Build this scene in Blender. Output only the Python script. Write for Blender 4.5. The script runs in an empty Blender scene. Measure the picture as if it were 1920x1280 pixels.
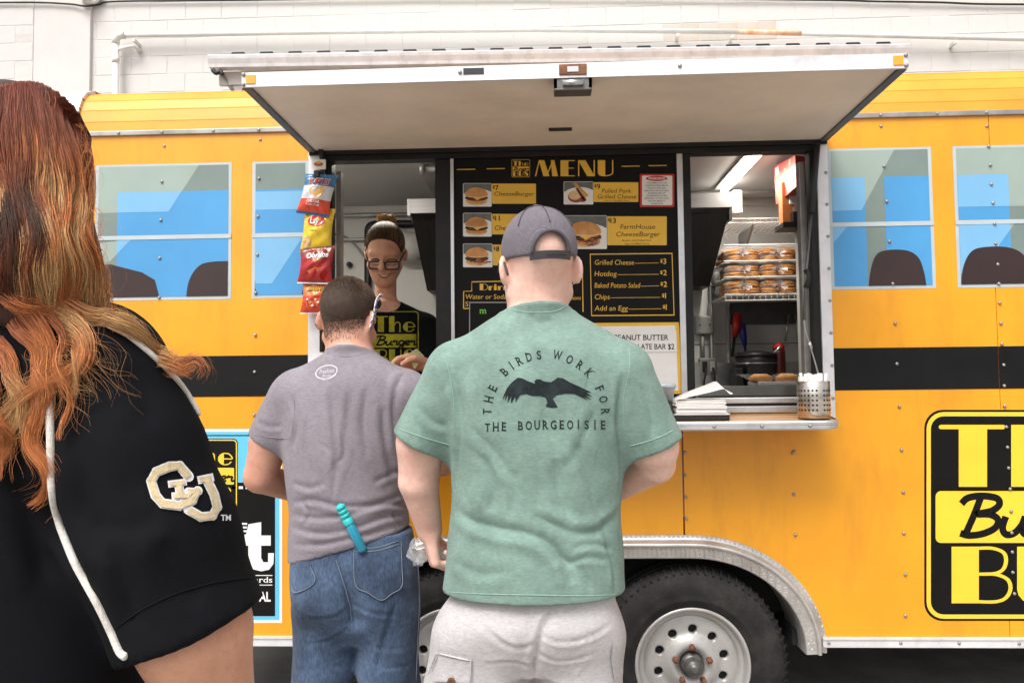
import bpy, bmesh, math, random
import numpy as np
from mathutils import Vector, Matrix, noise as mnoise
from mathutils.bvhtree import BVHTree
random.seed(7); rng = np.random.default_rng(7)
sc = bpy.context.scene
COL = sc.collection

# ------------------------------------------------------------------ camera, sky, sun, exposure
FPX, YAW, PITCH, ROLL = 1500.0, math.radians(2.3), math.radians(2.9), math.radians(0.62)
CAM = np.array([0.0, -2.96, 1.37])
_f = np.array([-math.sin(YAW)*math.cos(PITCH), math.cos(YAW)*math.cos(PITCH), math.sin(PITCH)])
_r0 = np.array([math.cos(YAW), math.sin(YAW), 0.0]); _u0 = np.cross(_r0, _f)
_R = _r0*math.cos(ROLL)-_u0*math.sin(ROLL); _U = _u0*math.cos(ROLL)+_r0*math.sin(ROLL)
cam_d = bpy.data.cameras.new('camera'); cam = bpy.data.objects.new('camera', cam_d); COL.objects.link(cam)
cam_d.sensor_width = 36; cam_d.sensor_fit = 'HORIZONTAL'; cam_d.lens = 36*FPX/1920
cam_d.clip_start = 0.05; cam_d.clip_end = 500
cam.matrix_world = Matrix(((_R[0], _U[0], -_f[0], CAM[0]), (_R[1], _U[1], -_f[1], CAM[1]), (_R[2], _U[2], -_f[2], CAM[2]), (0, 0, 0, 1)))
sc.camera = cam

SUN_EL, SUN_AZ = math.radians(56), math.radians(205)     # high, behind the camera and to the left
world = bpy.data.worlds.new('World'); sc.world = world; world.use_nodes = True
wn = world.node_tree; wn.nodes.clear()
sky = wn.nodes.new('ShaderNodeTexSky'); sky.sky_type = 'NISHITA'; sky.sun_disc = False
sky.sun_elevation = SUN_EL; sky.sun_rotation = SUN_AZ; sky.dust_density = 6; sky.air_density = 1.0; sky.ozone_density = 1.0
hs = wn.nodes.new('ShaderNodeHueSaturation'); hs.inputs['Saturation'].default_value = 0.22
bg = wn.nodes.new('ShaderNodeBackground'); bg.inputs['Strength'].default_value = 0.15
wo = wn.nodes.new('ShaderNodeOutputWorld')
wn.links.new(sky.outputs[0], hs.inputs['Color']); wn.links.new(hs.outputs[0], bg.inputs[0]); wn.links.new(bg.outputs[0], wo.inputs[0])
sl = bpy.data.lights.new('sun', 'SUN'); sl.energy = 1.5; sl.angle = math.radians(24); sl.color = (1.0, 0.95, 0.88)
so = bpy.data.objects.new('sun', sl); COL.objects.link(so)
_d = Vector((math.sin(SUN_AZ)*math.cos(SUN_EL), math.cos(SUN_AZ)*math.cos(SUN_EL), math.sin(SUN_EL)))
so.rotation_euler = _d.to_track_quat('Z', 'Y').to_euler(); so.location = (0, -6, 12)
sc.view_settings.view_transform = 'Standard'; sc.view_settings.look = 'None'
sc.view_settings.exposure = 0.55; sc.view_settings.gamma = 1.0; sc.view_settings.use_curve_mapping = False
sc.cycles.use_denoising = True; sc.cycles.max_bounces = 8; sc.cycles.diffuse_bounces = 5
sc.cycles.caustics_reflective = False; sc.cycles.caustics_refractive = False

def at(px, py, Y=0.0):
    """point of the plane y = Y that the photograph shows at this pixel (1920 x 1280)"""
    d = _f*FPX+_R*(px-960)-_U*(py-640)
    return CAM+d*((Y-CAM[1])/d[1])

# ------------------------------------------------------------------ materials
def srgb(r, g, b):
    c = [v/255 for v in (r, g, b)]
    return tuple(v/12.92 if v <= .04045 else ((v+.055)/1.055)**2.4 for v in c)
MATS = {}
def M(name, col=(.5, .5, .5), rough=.6, metal=0., var=.10, vs=6., bump=.0, bs=120., spec=.5, detail=5., stretch=None, dirt=None, sheen=0., sss=0., emit=None, trans=0., alpha=1., coat=0., attr=None, var2=None, bd=.004):
    """procedural principled material: colour with two scales of noise, optional dirt, fine relief"""
    if name in MATS: return MATS[name]
    m = bpy.data.materials.new(name); m.use_nodes = True; nt = m.node_tree; N = nt.nodes; L = nt.links
    b = N['Principled BSDF']
    tc = N.new('ShaderNodeTexCoord'); mp = N.new('ShaderNodeMapping'); L.new(tc.outputs['Object'], mp.inputs['Vector'])
    if stretch: mp.inputs['Scale'].default_value = stretch
    nz = N.new('ShaderNodeTexNoise'); nz.inputs['Scale'].default_value = vs; nz.inputs['Detail'].default_value = detail; nz.inputs['Roughness'].default_value = .62
    L.new(mp.outputs[0], nz.inputs['Vector'])
    rp = N.new('ShaderNodeValToRGB'); L.new(nz.outputs['Fac'], rp.inputs[0])
    lo = tuple(max(0, c*(1-var*1.6)) for c in col)+(1,); hi = tuple(min(1, c*(1+var)) for c in col)+(1,)
    if var2: lo = tuple(var2)+(1,)
    rp.color_ramp.elements[0].position = .3; rp.color_ramp.elements[1].position = .68
    rp.color_ramp.elements[0].color = lo; rp.color_ramp.elements[1].color = hi
    out = rp.outputs[0]
    if attr:
        a = N.new('ShaderNodeAttribute'); a.attribute_name = attr
        mx = N.new('ShaderNodeMix'); mx.data_type = 'RGBA'; mx.blend_type = 'MULTIPLY'; mx.inputs[0].default_value = 1.0
        rp.color_ramp.elements[0].color = (1-var*1.6,)*3+(1,); rp.color_ramp.elements[1].color = (1, 1, 1, 1)
        L.new(rp.outputs[0], mx.inputs[6]); L.new(a.outputs['Color'], mx.inputs[7]); out = mx.outputs[2]
    if dirt:   # (colour, scale, amount, stretch)
        n2 = N.new('ShaderNodeTexNoise'); n2.inputs['Scale'].default_value = dirt[1]; n2.inputs['Detail'].default_value = 8; n2.inputs['Roughness'].default_value = .7
        m2 = N.new('ShaderNodeMapping'); L.new(tc.outputs['Object'], m2.inputs['Vector']); m2.inputs['Scale'].default_value = dirt[3]
        L.new(m2.outputs[0], n2.inputs['Vector'])
        r2 = N.new('ShaderNodeMapRange'); r2.inputs[1].default_value = .5; r2.inputs[2].default_value = .8; r2.inputs[4].default_value = dirt[2]
        L.new(n2.outputs['Fac'], r2.inputs[0])
        mx = N.new('ShaderNodeMix'); mx.data_type = 'RGBA'; L.new(r2.outputs[0], mx.inputs[0]); L.new(out, mx.inputs[6]); mx.inputs[7].default_value = tuple(dirt[0])+(1,); out = mx.outputs[2]
    L.new(out, b.inputs['Base Color'])
    b.inputs['Roughness'].default_value = rough; b.inputs['Metallic'].default_value = metal
    b.inputs['Specular IOR Level'].default_value = spec
    mr = N.new('ShaderNodeMapRange'); mr.inputs[3].default_value = max(.03, rough-.08); mr.inputs[4].default_value = min(1, rough+.10)
    L.new(nz.outputs['Fac'], mr.inputs[0]); L.new(mr.outputs[0], b.inputs['Roughness'])
    if bump:
        n3 = N.new('ShaderNodeTexNoise'); n3.inputs['Scale'].default_value = bs; n3.inputs['Detail'].default_value = 3
        L.new(mp.outputs[0], n3.inputs['Vector'])
        bm = N.new('ShaderNodeBump'); bm.inputs['Strength'].default_value = bump; bm.inputs['Distance'].default_value = bd
        L.new(n3.outputs['Fac'], bm.inputs['Height']); L.new(bm.outputs[0], b.inputs['Normal'])
    if sheen: b.inputs['Sheen Weight'].default_value = sheen; b.inputs['Sheen Roughness'].default_value = .5
    if sss: b.inputs['Subsurface Weight'].default_value = sss; b.inputs['Subsurface Radius'].default_value = (.012, .005, .003); b.inputs['Subsurface Scale'].default_value = 1.0
    if emit: b.inputs['Emission Color'].default_value = tuple(emit[0])+(1,); b.inputs['Emission Strength'].default_value = emit[1]
    if trans: b.inputs['Transmission Weight'].default_value = trans
    if alpha < 1: b.inputs['Alpha'].default_value = alpha
    if coat: b.inputs['Coat Weight'].default_value = coat; b.inputs['Coat Roughness'].default_value = .12
    MATS[name] = m; return m

YEL = srgb(250, 166, 20)
M('paint_yellow', (.80, .335, .009), .34, 0, .07, 2.2, .22, 3.2, coat=.25, dirt=((.26, .11, .02), 2.6, .42, (2.2, 1, .5)), bd=.02)
M('paint_roof', (.74, .335, .028), .45, 0, .10, 3., dirt=((.42, .22, .08), 3., .45, (.6, 1, 2)))
M('vinyl_black', (.006, .006, .0065), .48, 0, .2, 8, .06, 14, bd=.008, spec=.2)
M('print_black', (.0055, .005, .005), .5, 0, .15, 9, spec=.16)
M('vinyl_yellow', (.83, .56, .035), .42, 0, .05, 4)
M('menu_yellow', (.80, .47, .045), .5, 0, .05, 6)
M('vinyl_grey', srgb(114, 130, 125), .42, 0, .06, 5)
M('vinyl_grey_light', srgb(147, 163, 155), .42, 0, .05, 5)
M('vinyl_blue', srgb(72, 146, 200), .40, 0, .06, 3)
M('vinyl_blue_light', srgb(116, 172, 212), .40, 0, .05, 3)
M('vinyl_brown', srgb(46, 28, 28), .42, 0, .1, 5)
M('vinyl_frame', srgb(176, 187, 192), .42, 0, .05, 8)
M('vinyl_white', (.78, .78, .78), .45, 0, .04, 6)
M('vinyl_cyan', srgb(95, 188, 226), .42, 0, .04, 6)
M('alu', (.62, .62, .63), .36, .85, .10, 12, .08, 60)
M('alu_white', (.72, .71, .73), .42, .25, .08, 9, .05, 40, dirt=((.25, .22, .2), 5, .5, (1.5, 1, 1)))
M('alu_dull', (.36, .34, .33), .5, .7, .15, 10, dirt=((.12, .09, .07), 6, .6, (1, 1, 1)))
M('alu_plate', (.60, .585, .57), .38, .75, .12, 9, .10, 30, dirt=((.28, .25, .22), 7, .5, (1, 1, 1)))
M('steel', (.55, .55, .55), .30, .95, .08, 10)
M('steel_dark', (.16, .155, .15), .42, .7, .15, 10)
M('galv', (.50, .51, .50), .45, .6, .12, 15)
M('rubber', (.020, .019, .019), .78, 0, .3, 12, .35, 90, dirt=((.055, .048, .042), 6, .6, (1, 1, 1)), spec=.3)
M('rim', (.47, .46, .45), .36, .35, .07, 8, dirt=((.25, .2, .16), 9, .4, (1, 1, 1)))
M('rust', (.22, .09, .045), .75, .2, .35, 30, .4, 120)
M('black_plastic', (.014, .014, .015), .45, 0, .15, 10)
M('black_trim', (.010, .0095, .0095), .45, .0, .25, 10, dirt=((.035, .03, .026), 9, .5, (1, 1, 1)), spec=.3)
M('grey_trim', (.10, .10, .105), .45, .3, .2, 10)
M('awning_skin', (.80, .71, .61), .55, 0, .07, 3.5, .05, 25, dirt=((.50, .41, .33), 2.6, .5, (1, 1.6, 1)))
M('wood_counter', (.50, .24, .07), .4, 0, .25, 5, .08, 40, stretch=(1, 12, 12), coat=.2)
M('wall_paint', (.61, .592, .572), .7, 0, .04, 1.7, .28, 26, dirt=((.52, .46, .40), .9, .35, (1, 1, 1)), bd=.006)
M('wall_paint_peach', (.55, .505, .455), .7, 0, .08, 1.7, .28, 26, dirt=((.62, .36, .18), 1.6, .5, (2.5, 1, .6)), bd=.006)
M('wall_paint_left', (.60, .575, .562), .7, 0, .05, 1.7, .28, 26, dirt=((.58, .50, .45), .9, .3, (1, 1, 1)), bd=.006)
M('wall_joint', (.60, .58, .56), .85, 0, .06, 6, .3, 40, dirt=((.30, .26, .22), 1.6, .5, (1, 1, 4)))
M('pipe_white', (.72, .70, .66), .45, 0, .06, 5, .1, 40)
M('pipe_rust', (.55, .22, .07), .7, 0, .5, 12, .2, 80, var2=(.75, .66, .55))
M('roof_sheet', (.70, .69, .66), .45, .2, .12, 4, dirt=((.3, .25, .2), 4, .6, (1, 1, 1)))
M('concrete', (.34, .32, .29), .9, 0, .18, 3., .5, 70, dirt=((.16, .15, .14), .8, .6, (1, 1, 1)))
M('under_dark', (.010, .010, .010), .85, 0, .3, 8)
M('int_white', (.66, .645, .62), .5, 0, .05, 2.5, dirt=((.42, .37, .31), 2, .35, (1, 1, 1)))
M('int_ceiling', (.60, .59, .57), .5, 0, .08, 1.6)
M('hood_steel', (.30, .29, .285), .5, .6, .1, 5, stretch=(1, 20, 20))
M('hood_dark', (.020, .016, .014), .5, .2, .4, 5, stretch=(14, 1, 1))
M('cond_grey', (.30, .30, .285), .5, .4, .1, 10)
M('paper', (.80, .78, .75), .8, 0, .04, 8, .05, 60)
M('red', (.52, .018, .012), .4, 0, .12, 6)
M('red_box', (.55, .035, .015), .45, 0, .12, 9)
M('orange_box', (.52, .16, .035), .6, 0, .15, 9)
M('blue_plastic', (.025, .035, .32), .4, 0, .1, 9)
M('sauce', (.085, .012, .008), .3, 0, .25, 12)
M('bun', (.62, .31, .10), .6, 0, .25, 14, .2, 30, var2=(.40, .155, .04))
M('bun_pale', (.72, .50, .26), .6, 0, .15, 14)
M('patty', (.075, .032, .018), .7, 0, .5, 40, .5, 90)
M('cheese', (.85, .45, .03), .4, 0, .08, 10)
M('lamp', (1, 1, 1), .5, 0, .0, 5, emit=((1, .96, .88), 7.0))
M('bark', (.1, .08, .06), .9)

# ------------------------------------------------------------------ object helpers
def link(name, me, mat=None, parent=None, smooth=False):
    o = bpy.data.objects.new(name, me); COL.objects.link(o)
    if mat is not None:
        for m in (mat if isinstance(mat, (list, tuple)) else [mat]):
            me.materials.append(MATS[m] if isinstance(m, str) else m)
    if parent is not None: adopt(o, parent)
    if smooth: me.polygons.foreach_set('use_smooth', [True]*len(me.polygons))
    return o
def adopt(o, parent):
    o.parent = parent
    loc = Vector((0, 0, 0)); q = parent
    while q is not None: loc += q.location; q = q.parent
    o.matrix_parent_inverse = Matrix.Translation(-loc) if parent.parent is None else Matrix.Translation(-wloc(parent))
def wloc(o):
    return o.location.copy() if o.parent is None else (o.matrix_parent_inverse @ o.location) + wloc(o.parent)
def tag(o, label, cat, group=None):
    o['label'] = label; o['category'] = cat
    if group: o['group'] = group
    return o
def thing(name, label, cat, loc=(0, 0, 0), group=None):
    o = bpy.data.objects.new(name, None); COL.objects.link(o); o.location = Vector([float(v) for v in loc]); o.empty_display_size = .1
    return tag(o, label, cat, group)
def stuff(o): o['kind'] = 'stuff'; return o

class MB:
    """collects shapes into one mesh"""
    def __init__(s): s.v = []; s.f = []; s.m = []; s.sm = []
    def add(s, vs, fs, mat=0, smooth=False):
        o = len(s.v); s.v.extend([tuple(float(c) for c in v) for v in vs])
        for f in fs: s.f.append(tuple(i+o for i in f)); s.m.append(mat); s.sm.append(smooth)
        return s
    def box(s, a, b, mat=0, bev=0.0):
        x0, y0, z0 = [min(p, q) for p, q in zip(a, b)]; x1, y1, z1 = [max(p, q) for p, q in zip(a, b)]
        if bev <= 0:
            s.add([(x0, y0, z0), (x1, y0, z0), (x1, y1, z0), (x0, y1, z0), (x0, y0, z1), (x1, y0, z1), (x1, y1, z1), (x0, y1, z1)],
                  [(0, 3, 2, 1), (4, 5, 6, 7), (0, 1, 5, 4), (1, 2, 6, 5), (2, 3, 7, 6), (3, 0, 4, 7)], mat)
        else:
            bm = bmesh.new(); bmesh.ops.create_cube(bm, size=1)
            for v in bm.verts: v.co = Vector(((x0+x1)/2+v.co.x*(x1-x0), (y0+y1)/2+v.co.y*(y1-y0), (z0+z1)/2+v.co.z*(z1-z0)))
            bev = min(bev, .49*min(x1-x0, y1-y0, z1-z0))
            bmesh.ops.bevel(bm, geom=bm.edges[:], offset=bev, segments=2, affect='EDGES', profile=.6)
            bm.verts.index_update(); s.add([v.co[:] for v in bm.verts], [[v.index for v in f.verts] for f in bm.faces], mat); bm.free()
        return s
    def prism(s, pts, y0, y1, mat=0):
        """outline (x, z) extruded from y0 to y1"""
        n = len(pts); vs = [(x, y0, z) for x, z in pts]+[(x, y1, z) for x, z in pts]
        ar = sum(pts[i][0]*pts[(i+1) % n][1]-pts[(i+1) % n][0]*pts[i][1] for i in range(n))
        fs = [tuple(range(n)), tuple(range(2*n-1, n-1, -1))]+[((i+1) % n, i, n+i, n+(i+1) % n) for i in range(n)]
        if ar < 0: fs = [f[::-1] for f in fs]
        return s.add(vs, fs, mat)
    def extrude(s, pts3, vec, mat=0):
        n = len(pts3); P = [Vector(p) for p in pts3]; v = Vector(vec)
        return s.add([p[:] for p in P]+[(p+v)[:] for p in P], [tuple(range(n)), tuple(range(2*n-1, n-1, -1))]+[((i+1) % n, i, n+i, n+(i+1) % n) for i in range(n)], mat)
    def tube(s, pts, r, seg=8, mat=0, cap=True, closed=False):
        P = [Vector([float(c) for c in p]) for p in pts]; n = len(P); rs = r if isinstance(r, (list, tuple, np.ndarray)) else [r]*n
        vs = []; up = None
        for i in range(n):
            t = (P[(i+1) % n]-P[i-1]) if closed else (P[min(i+1, n-1)]-P[max(i-1, 0)])
            t.normalize()
            if up is None: up = Vector((0, 0, 1)) if abs(t.z) < .9 else Vector((1, 0, 0))
            u = (up-t*up.dot(t)).normalized(); w = t.cross(u); up = u
            for k in range(seg):
                a = 2*math.pi*k/seg; vs.append((P[i]+(u*math.cos(a)+w*math.sin(a))*float(rs[i]))[:])
        fs = []
        for i in range(n if closed else n-1):
            j = (i+1) % n
            for k in range(seg): fs.append((i*seg+k, i*seg+(k+1) % seg, j*seg+(k+1) % seg, j*seg+k))
        s.add(vs, fs, mat, True)
        if cap and not closed:
            o = len(s.v)-len(vs)
            s.f += [tuple(o+k for k in range(seg-1, -1, -1)), tuple(o+(n-1)*seg+k for k in range(seg))]; s.m += [mat, mat]; s.sm += [False, False]
        return s
    def lathe(s, prof, center, axis='z', seg=32, mat=0, cap=True, smooth=True):
        """profile of (radius, height along axis)"""
        vs = []
        for r, h in prof:
            for k in range(seg):
                a = 2*math.pi*k/seg; c, d = r*math.cos(a), r*math.sin(a)
                vs.append({'z': (c, d, h), 'y': (c, h, -d), 'x': (h, c, d)}[axis])
        cx = Vector(center); vs = [(Vector(v)+cx)[:] for v in vs]; n = len(prof)
        fs = [(i*seg+k, i*seg+(k+1) % seg, (i+1)*seg+(k+1) % seg, (i+1)*seg+k) for i in range(n-1) for k in range(seg)]
        s.add(vs, fs, mat, smooth)
        if cap:
            o = len(s.v)-len(vs); s.f += [tuple(o+k for k in range(seg-1, -1, -1)), tuple(o+(n-1)*seg+k for k in range(seg))]; s.m += [mat, mat]; s.sm += [False, False]
        return s
    def mesh(s, name='m'):
        me = bpy.data.meshes.new(name); me.from_pydata(s.v, [], s.f)
        me.polygons.foreach_set('material_index', s.m); me.polygons.foreach_set('use_smooth', s.sm); me.update(); return me
    def build(s, name, mat, parent=None):
        return link(name, s.mesh(name), mat, parent)

def catmull(pts, n=6, closed=False):
    P = [np.array(p, float) for p in pts]; m = len(P); out = []
    for i in range(m if closed else m-1):
        p0 = P[(i-1) % m] if (closed or i > 0) else P[0]; p1 = P[i]; p2 = P[(i+1) % m]; p3 = P[(i+2) % m] if (closed or i+2 < m) else P[-1]
        for k in range(n):
            t = k/n; out.append(.5*((2*p1)+(-p0+p2)*t+(2*p0-5*p1+4*p2-p3)*t*t+(-p0+3*p1-3*p2+p3)*t**3))
    if not closed: out.append(P[-1])
    return out

# ------------------------------------------------------------------ flat print: polygons in 2-D, later laid on a plane or on cloth
def rrect(x0, y0, x1, y1, r=0, n=6):
    if r <= 0: return [(x0, y0), (x1, y0), (x1, y1), (x0, y1)]
    sx, sy = (1 if x1 > x0 else -1), (1 if y1 > y0 else -1); out = []
    for cx, cy, a0 in ((x1-sx*r, y0+sy*r, -90), (x1-sx*r, y1-sy*r, 0), (x0+sx*r, y1-sy*r, 90), (x0+sx*r, y0+sy*r, 180)):
        for k in range(n+1):
            a = math.radians(a0+90*k/n); out.append((cx+sx*r*math.cos(a), cy+sy*r*math.sin(a)))
    return out
def ell(cx, cy, a, b, n=24, a0=0, a1=360):
    return [(cx+a*math.cos(math.radians(a0+(a1-a0)*k/n)), cy+b*math.sin(math.radians(a0+(a1-a0)*k/n))) for k in range(n if a1-a0 == 360 else n+1)]
def stroke(pts, w, smooth=0, closed=False, w2=None):
    """polyline -> quads of width w"""
    P = catmull(pts, smooth, closed) if smooth else [np.array(p, float) for p in pts]
    n = len(P); L = []; R = []
    for i in range(n):
        t = (P[(i+1) % n]-P[i-1]) if closed else (P[min(i+1, n-1)]-P[max(i-1, 0)])
        l = np.hypot(*t) or 1; nx = np.array([-t[1], t[0]])/l
        ww = w if w2 is None else w+(w2-w)*i/(n-1)
        L.append(P[i]+nx*ww/2); R.append(P[i]-nx*ww/2)
    out = []
    for i in range(n if closed else n-1):
        j = (i+1) % n; out.append([tuple(L[i]), tuple(L[j]), tuple(R[j]), tuple(R[i])])
    return out
def outline(poly, w): return stroke(poly, w, 0, True)
_tc = {}
def text2(s, size=1.0, bold=0.0):
    """text in the built-in face as triangles; origin at left baseline, y up, cap height about 0.73*size"""
    key = (s, bold)
    if key not in _tc:
        cu = bpy.data.curves.new('t', 'FONT'); cu.body = s; cu.resolution_u = 3; cu.offset = bold
        ob = bpy.data.objects.new('t', cu); COL.objects.link(ob)
        me = bpy.data.meshes.new_from_object(ob.evaluated_get(bpy.context.evaluated_depsgraph_get()))
        v = np.array([p.co[:2] for p in me.vertices]).reshape(-1, 2); f = [tuple(p.vertices) for p in me.polygons]
        bpy.data.objects.remove(ob); bpy.data.curves.remove(cu); bpy.data.meshes.remove(me)
        _tc[key] = (v, f)
    v, f = _tc[key]
    return v*size, f
def textpolys(s, x0, y0, x1, cap, bold=0.0, slant=0.0, ydown=True):
    """text fitted between x0 and x1 with baseline y0 and cap height cap"""
    v, f = text2(s, 1.0, bold)
    if len(v) == 0: return []
    a, b = v[:, 0].min(), v[:, 0].max()
    if x1 is None: x1 = x0+(b-a)*cap/.73
    X = x0+(v[:, 0]-a)*(x1-x0)/(b-a)+slant*v[:, 1]*cap/.73; Yy = v[:, 1]*cap/.73
    Yy = y0-Yy if ydown else y0+Yy
    return [[(X[i], Yy[i]) for i in q] for q in f]
# art-deco capitals: thick stem, hairline rest; unit cap height, y up -> list of polygons and advance
def deco(ch):
    A = []
    h = .055
    if ch == 'T': A = [rrect(0, .93, .80, 1.0, .03, 3), [(.24, 0), (.58, 0), (.58, .94), (.24, .94)]]; w = .80
    elif ch == 'h': A = [[(0, 0), (.30, 0), (.30, 1), (0, 1)]]+stroke([(.29, .42), (.36, .56), (.47, .62), (.57, .57), (.61, .45), (.61, 0)], h*1.1, 5)+[[(.55, 0), (.68, 0), (.68, .03), (.55, .03)]]; w = .70
    elif ch == 'e':
        cx, cy, a, b = .34, .32, .33, .32
        L = ell(cx, cy, a, b, 16, 90, 270); A = [[*L, (cx-.06, cy-b*.9), (cx-.06, cy+b*.9)]]
        A += stroke([(cx-.05, cy+b-.03), (cx+.15, cy+b-.05), (cx+.30, cy+.12), (cx+.31, cy+.01), (cx-.06, cy+.01)], h, 4)+stroke([(cx-.05, cy-b+.03), (cx+.14, cy-b+.05), (cx+.29, cy-.14)], h, 4); w = .70
    elif ch == 'H': A = [[(0, 0), (.34, 0), (.34, 1), (0, 1)]]+stroke([(.34, .5), (.68, .5)], h)+stroke([(.70, 0), (.70, 1)], h); w = .74
    elif ch == 'B':
        A = [[(0, 0), (.37, 0), (.37, 1), (0, 1)]]
        A += stroke([(.36, .972), (.55, .972), (.70, .90), (.74, .76), (.70, .60), (.58, .525), (.36, .515)], h, 5)+stroke([(.40, .515), (.60, .51), (.76, .42), (.80, .26), (.74, .10), (.60, .028), (.36, .028)], h, 5); w = .82
    elif ch == 'U': A = [[(0, .24), (.02, .14), (.08, .05), (.2, 0), (.34, 0), (.34, 1), (0, 1)]]+stroke([(.32, .028), (.48, .05), (.64, .14), (.68, .30), (.68, 1)], h, 5); w = .74
    elif ch == 'S':
        A = [[(.04, .74), (.10, .90), (.25, .98), (.30, .80), (.52, .58), (.66, .40), (.66, .24), (.60, .10), (.44, .02), (.40, .18), (.24, .40), (.09, .56)]]
        A += stroke([(.24, .972), (.40, .97), (.54, .90), (.60, .76)], h, 4)+stroke([(.45, .03), (.26, .03), (.10, .12), (.03, .30)], h, 4); w = .70
    elif ch == 'M': A = stroke([(.02, 0), (.20, 1)], h)+[[(.17, 1), (.42, 1), (.66, 0), (.38, 0)]]+stroke([(.56, .12), (.82, 1)], h)+[[(.72, 1), (.88, 1), (1.05, 0), (.78, 0)]]; w = 1.06
    elif ch == 'E': A = [[(0, 0), (.36, 0), (.36, 1), (0, 1)], [(.36, .945), (.66, .945), (.66, 1), (.36, 1)], [(.36, .48), (.60, .48), (.60, .53), (.36, .53)], [(.36, 0), (.66, 0), (.66, .055), (.36, .055)]]; w = .70
    elif ch == 'N': A = stroke([(.03, 0), (.03, 1)], h)+[[(.0, 1), (.34, 1), (.76, 0), (.42, 0)]]+stroke([(.74, 0), (.74, 1)], h); w = .80
    elif ch == 'D': A = [[(0, 0), (.36, 0), (.36, 1), (0, 1)]]+stroke([(.35, .972), (.55, .96), (.74, .80), (.80, .5), (.74, .2), (.55, .04), (.35, .028)], h, 5); w = .84
    elif ch == 'r': A = [[(0, 0), (.28, 0), (.28, .64), (0, .64)]]+stroke([(.27, .42), (.36, .58), (.48, .60)], h*1.4, 4); w = .50
    elif ch == 'i': A = [[(0, 0), (.28, 0), (.28, .64), (0, .64)], ell(.14, .82, .13, .13, 12)]; w = .32
    elif ch == 'n': A = [[(0, 0), (.28, 0), (.28, .64), (0, .64)]]+stroke([(.27, .42), (.36, .58), (.47, .62), (.57, .55), (.60, .42), (.60, 0)], h*1.2, 5); w = .66
    elif ch == 'k': A = [[(0, 0), (.28, 0), (.28, 1), (0, 1)]]+stroke([(.28, .3), (.6, .64)], h)+stroke([(.38, .4), (.64, 0)], h*2); w = .66
    elif ch == 's': A = [[(x*.7, y*.64) for x, y in p] for p in deco('S')[0]]; w = .5
    else: w = .3
    return A, w
def decotext(s, x0, y0, x1, cap, gap=.07):
    """fit deco text in [x0, x1], baseline y0 (y down), cap height cap"""
    ws = [deco(c)[1] for c in s]; tot = sum(ws)+gap*(len(s)-1); k = (x1-x0)/tot; x = 0; out = []
    for c, w in zip(s, ws):
        out += [[(x0+(x+p[0])*k, y0-p[1]*cap) for p in poly] for poly in deco(c)[0]]; x += w+gap
    return out
# brush script, unit x-height 0.5, slanted
SCRIPT = {'B': ([[(.32, .98), (.22, .55), (.08, .03)], [(.02, .80), (.12, .95), (.34, 1.0), (.56, .94), (.60, .78), (.48, .62), (.26, .54), (.46, .53), (.58, .40), (.54, .20), (.36, .05), (.14, .0), (.0, .06)]], .62),
          'u': ([[(.08, .48), (.03, .20), (.08, .03), (.20, .05), (.32, .25), (.38, .48), (.33, .18), (.38, .03), (.48, .10)]], .44),
          'r': ([[(.02, .30), (.12, .50), (.14, .40), (.24, .44), (.32, .40), (.28, .20), (.30, .04), (.42, .10)]], .38),
          'g': ([[(.38, .42), (.24, .50), (.08, .38), (.06, .14), (.18, .04), (.32, .18), (.40, .48), (.32, -.10), (.18, -.34), (.04, -.30), (.10, -.14), (.30, .02), (.46, .12)]], .42),
          'e': ([[(.04, .20), (.22, .26), (.32, .40), (.22, .50), (.08, .38), (.05, .16), (.16, .03), (.34, .10)]], .34)}
def script(s, x0, y0, x1, cap, w):
    tot = sum(SCRIPT[c][1] for c in s); k = (x1-x0)/tot; x = 0; out = []
    for c in s:
        for st in SCRIPT[c][0]: out += stroke([(x0+(x+p[0]+.0*p[1])*k, y0-p[1]*cap) for p in st], w, 6)
        x += SCRIPT[c][1]
    return out
def burger_logo(x0, y0, x1, y1, border=True):
    """The / Burger / BUS: layers of (polygons, colour key, layer)"""
    w, h = x1-x0, y1-y0; out = []
    X = lambda u: x0+u*w
    Yv = lambda v: y0+v*h
    if border:
        out += [([rrect(x0, y0, x1, y1, .07*w)], 'k', 0), (outline(rrect(X(.02), Yv(.02), X(.98), Yv(.98), .06*w), .018*w), 'y', 1)]
    out += [(decotext('The', X(.07), Yv(.365), X(.92), h*.27), 'y', 1), ([rrect(X(.06), Yv(.40), X(.94), Yv(.63), .02*w)], 'y', 1),
            (script('Burger', X(.12), Yv(.59), X(.93), h*.155, .034*w), 'k', 2), (decotext('BUS', X(.07), Yv(.93), X(.92), h*.27), 'y', 1)]
    return out

def lay(name, layers, mats, parent, Y=0.0, step=.0006, to=None):
    """print layers [(polys, key, layer)] in pixels -> one flat mesh on the plane y = Y (towards the camera)"""
    keys = list(mats); mb = MB()
    for polys, key, ly in layers:
        for pi_, p in enumerate(polys):
            yy = Y-step*(ly+1)-2.2e-5*(pi_ % 14)
            pts = [(to(*q) if to else at(q[0], q[1], Y)) for q in p]
            xz = [(q[0], q[2]) for q in pts] if not to else [(q[0], q[1]) for q in pts]
            ar = sum(xz[i][0]*xz[(i+1) % len(xz)][1]-xz[(i+1) % len(xz)][0]*xz[i][1] for i in range(len(xz)))
            idx = list(range(len(xz)))
            if ar < 0: idx = idx[::-1]
            mb.add([(x, yy, z) for x, z in xz], [idx], keys.index(key))
    return mb.build(name, [mats[k] for k in keys], parent)
# ------------------------------------------------------------------ ground
mb = MB()
mb.add([(-60, -60, 0), (60, -60, 0), (60, 60, 0), (-60, 60, 0)], [(0, 1, 2, 3)])
g = mb.build('ground', 'concrete'); g['kind'] = 'structure'

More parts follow.
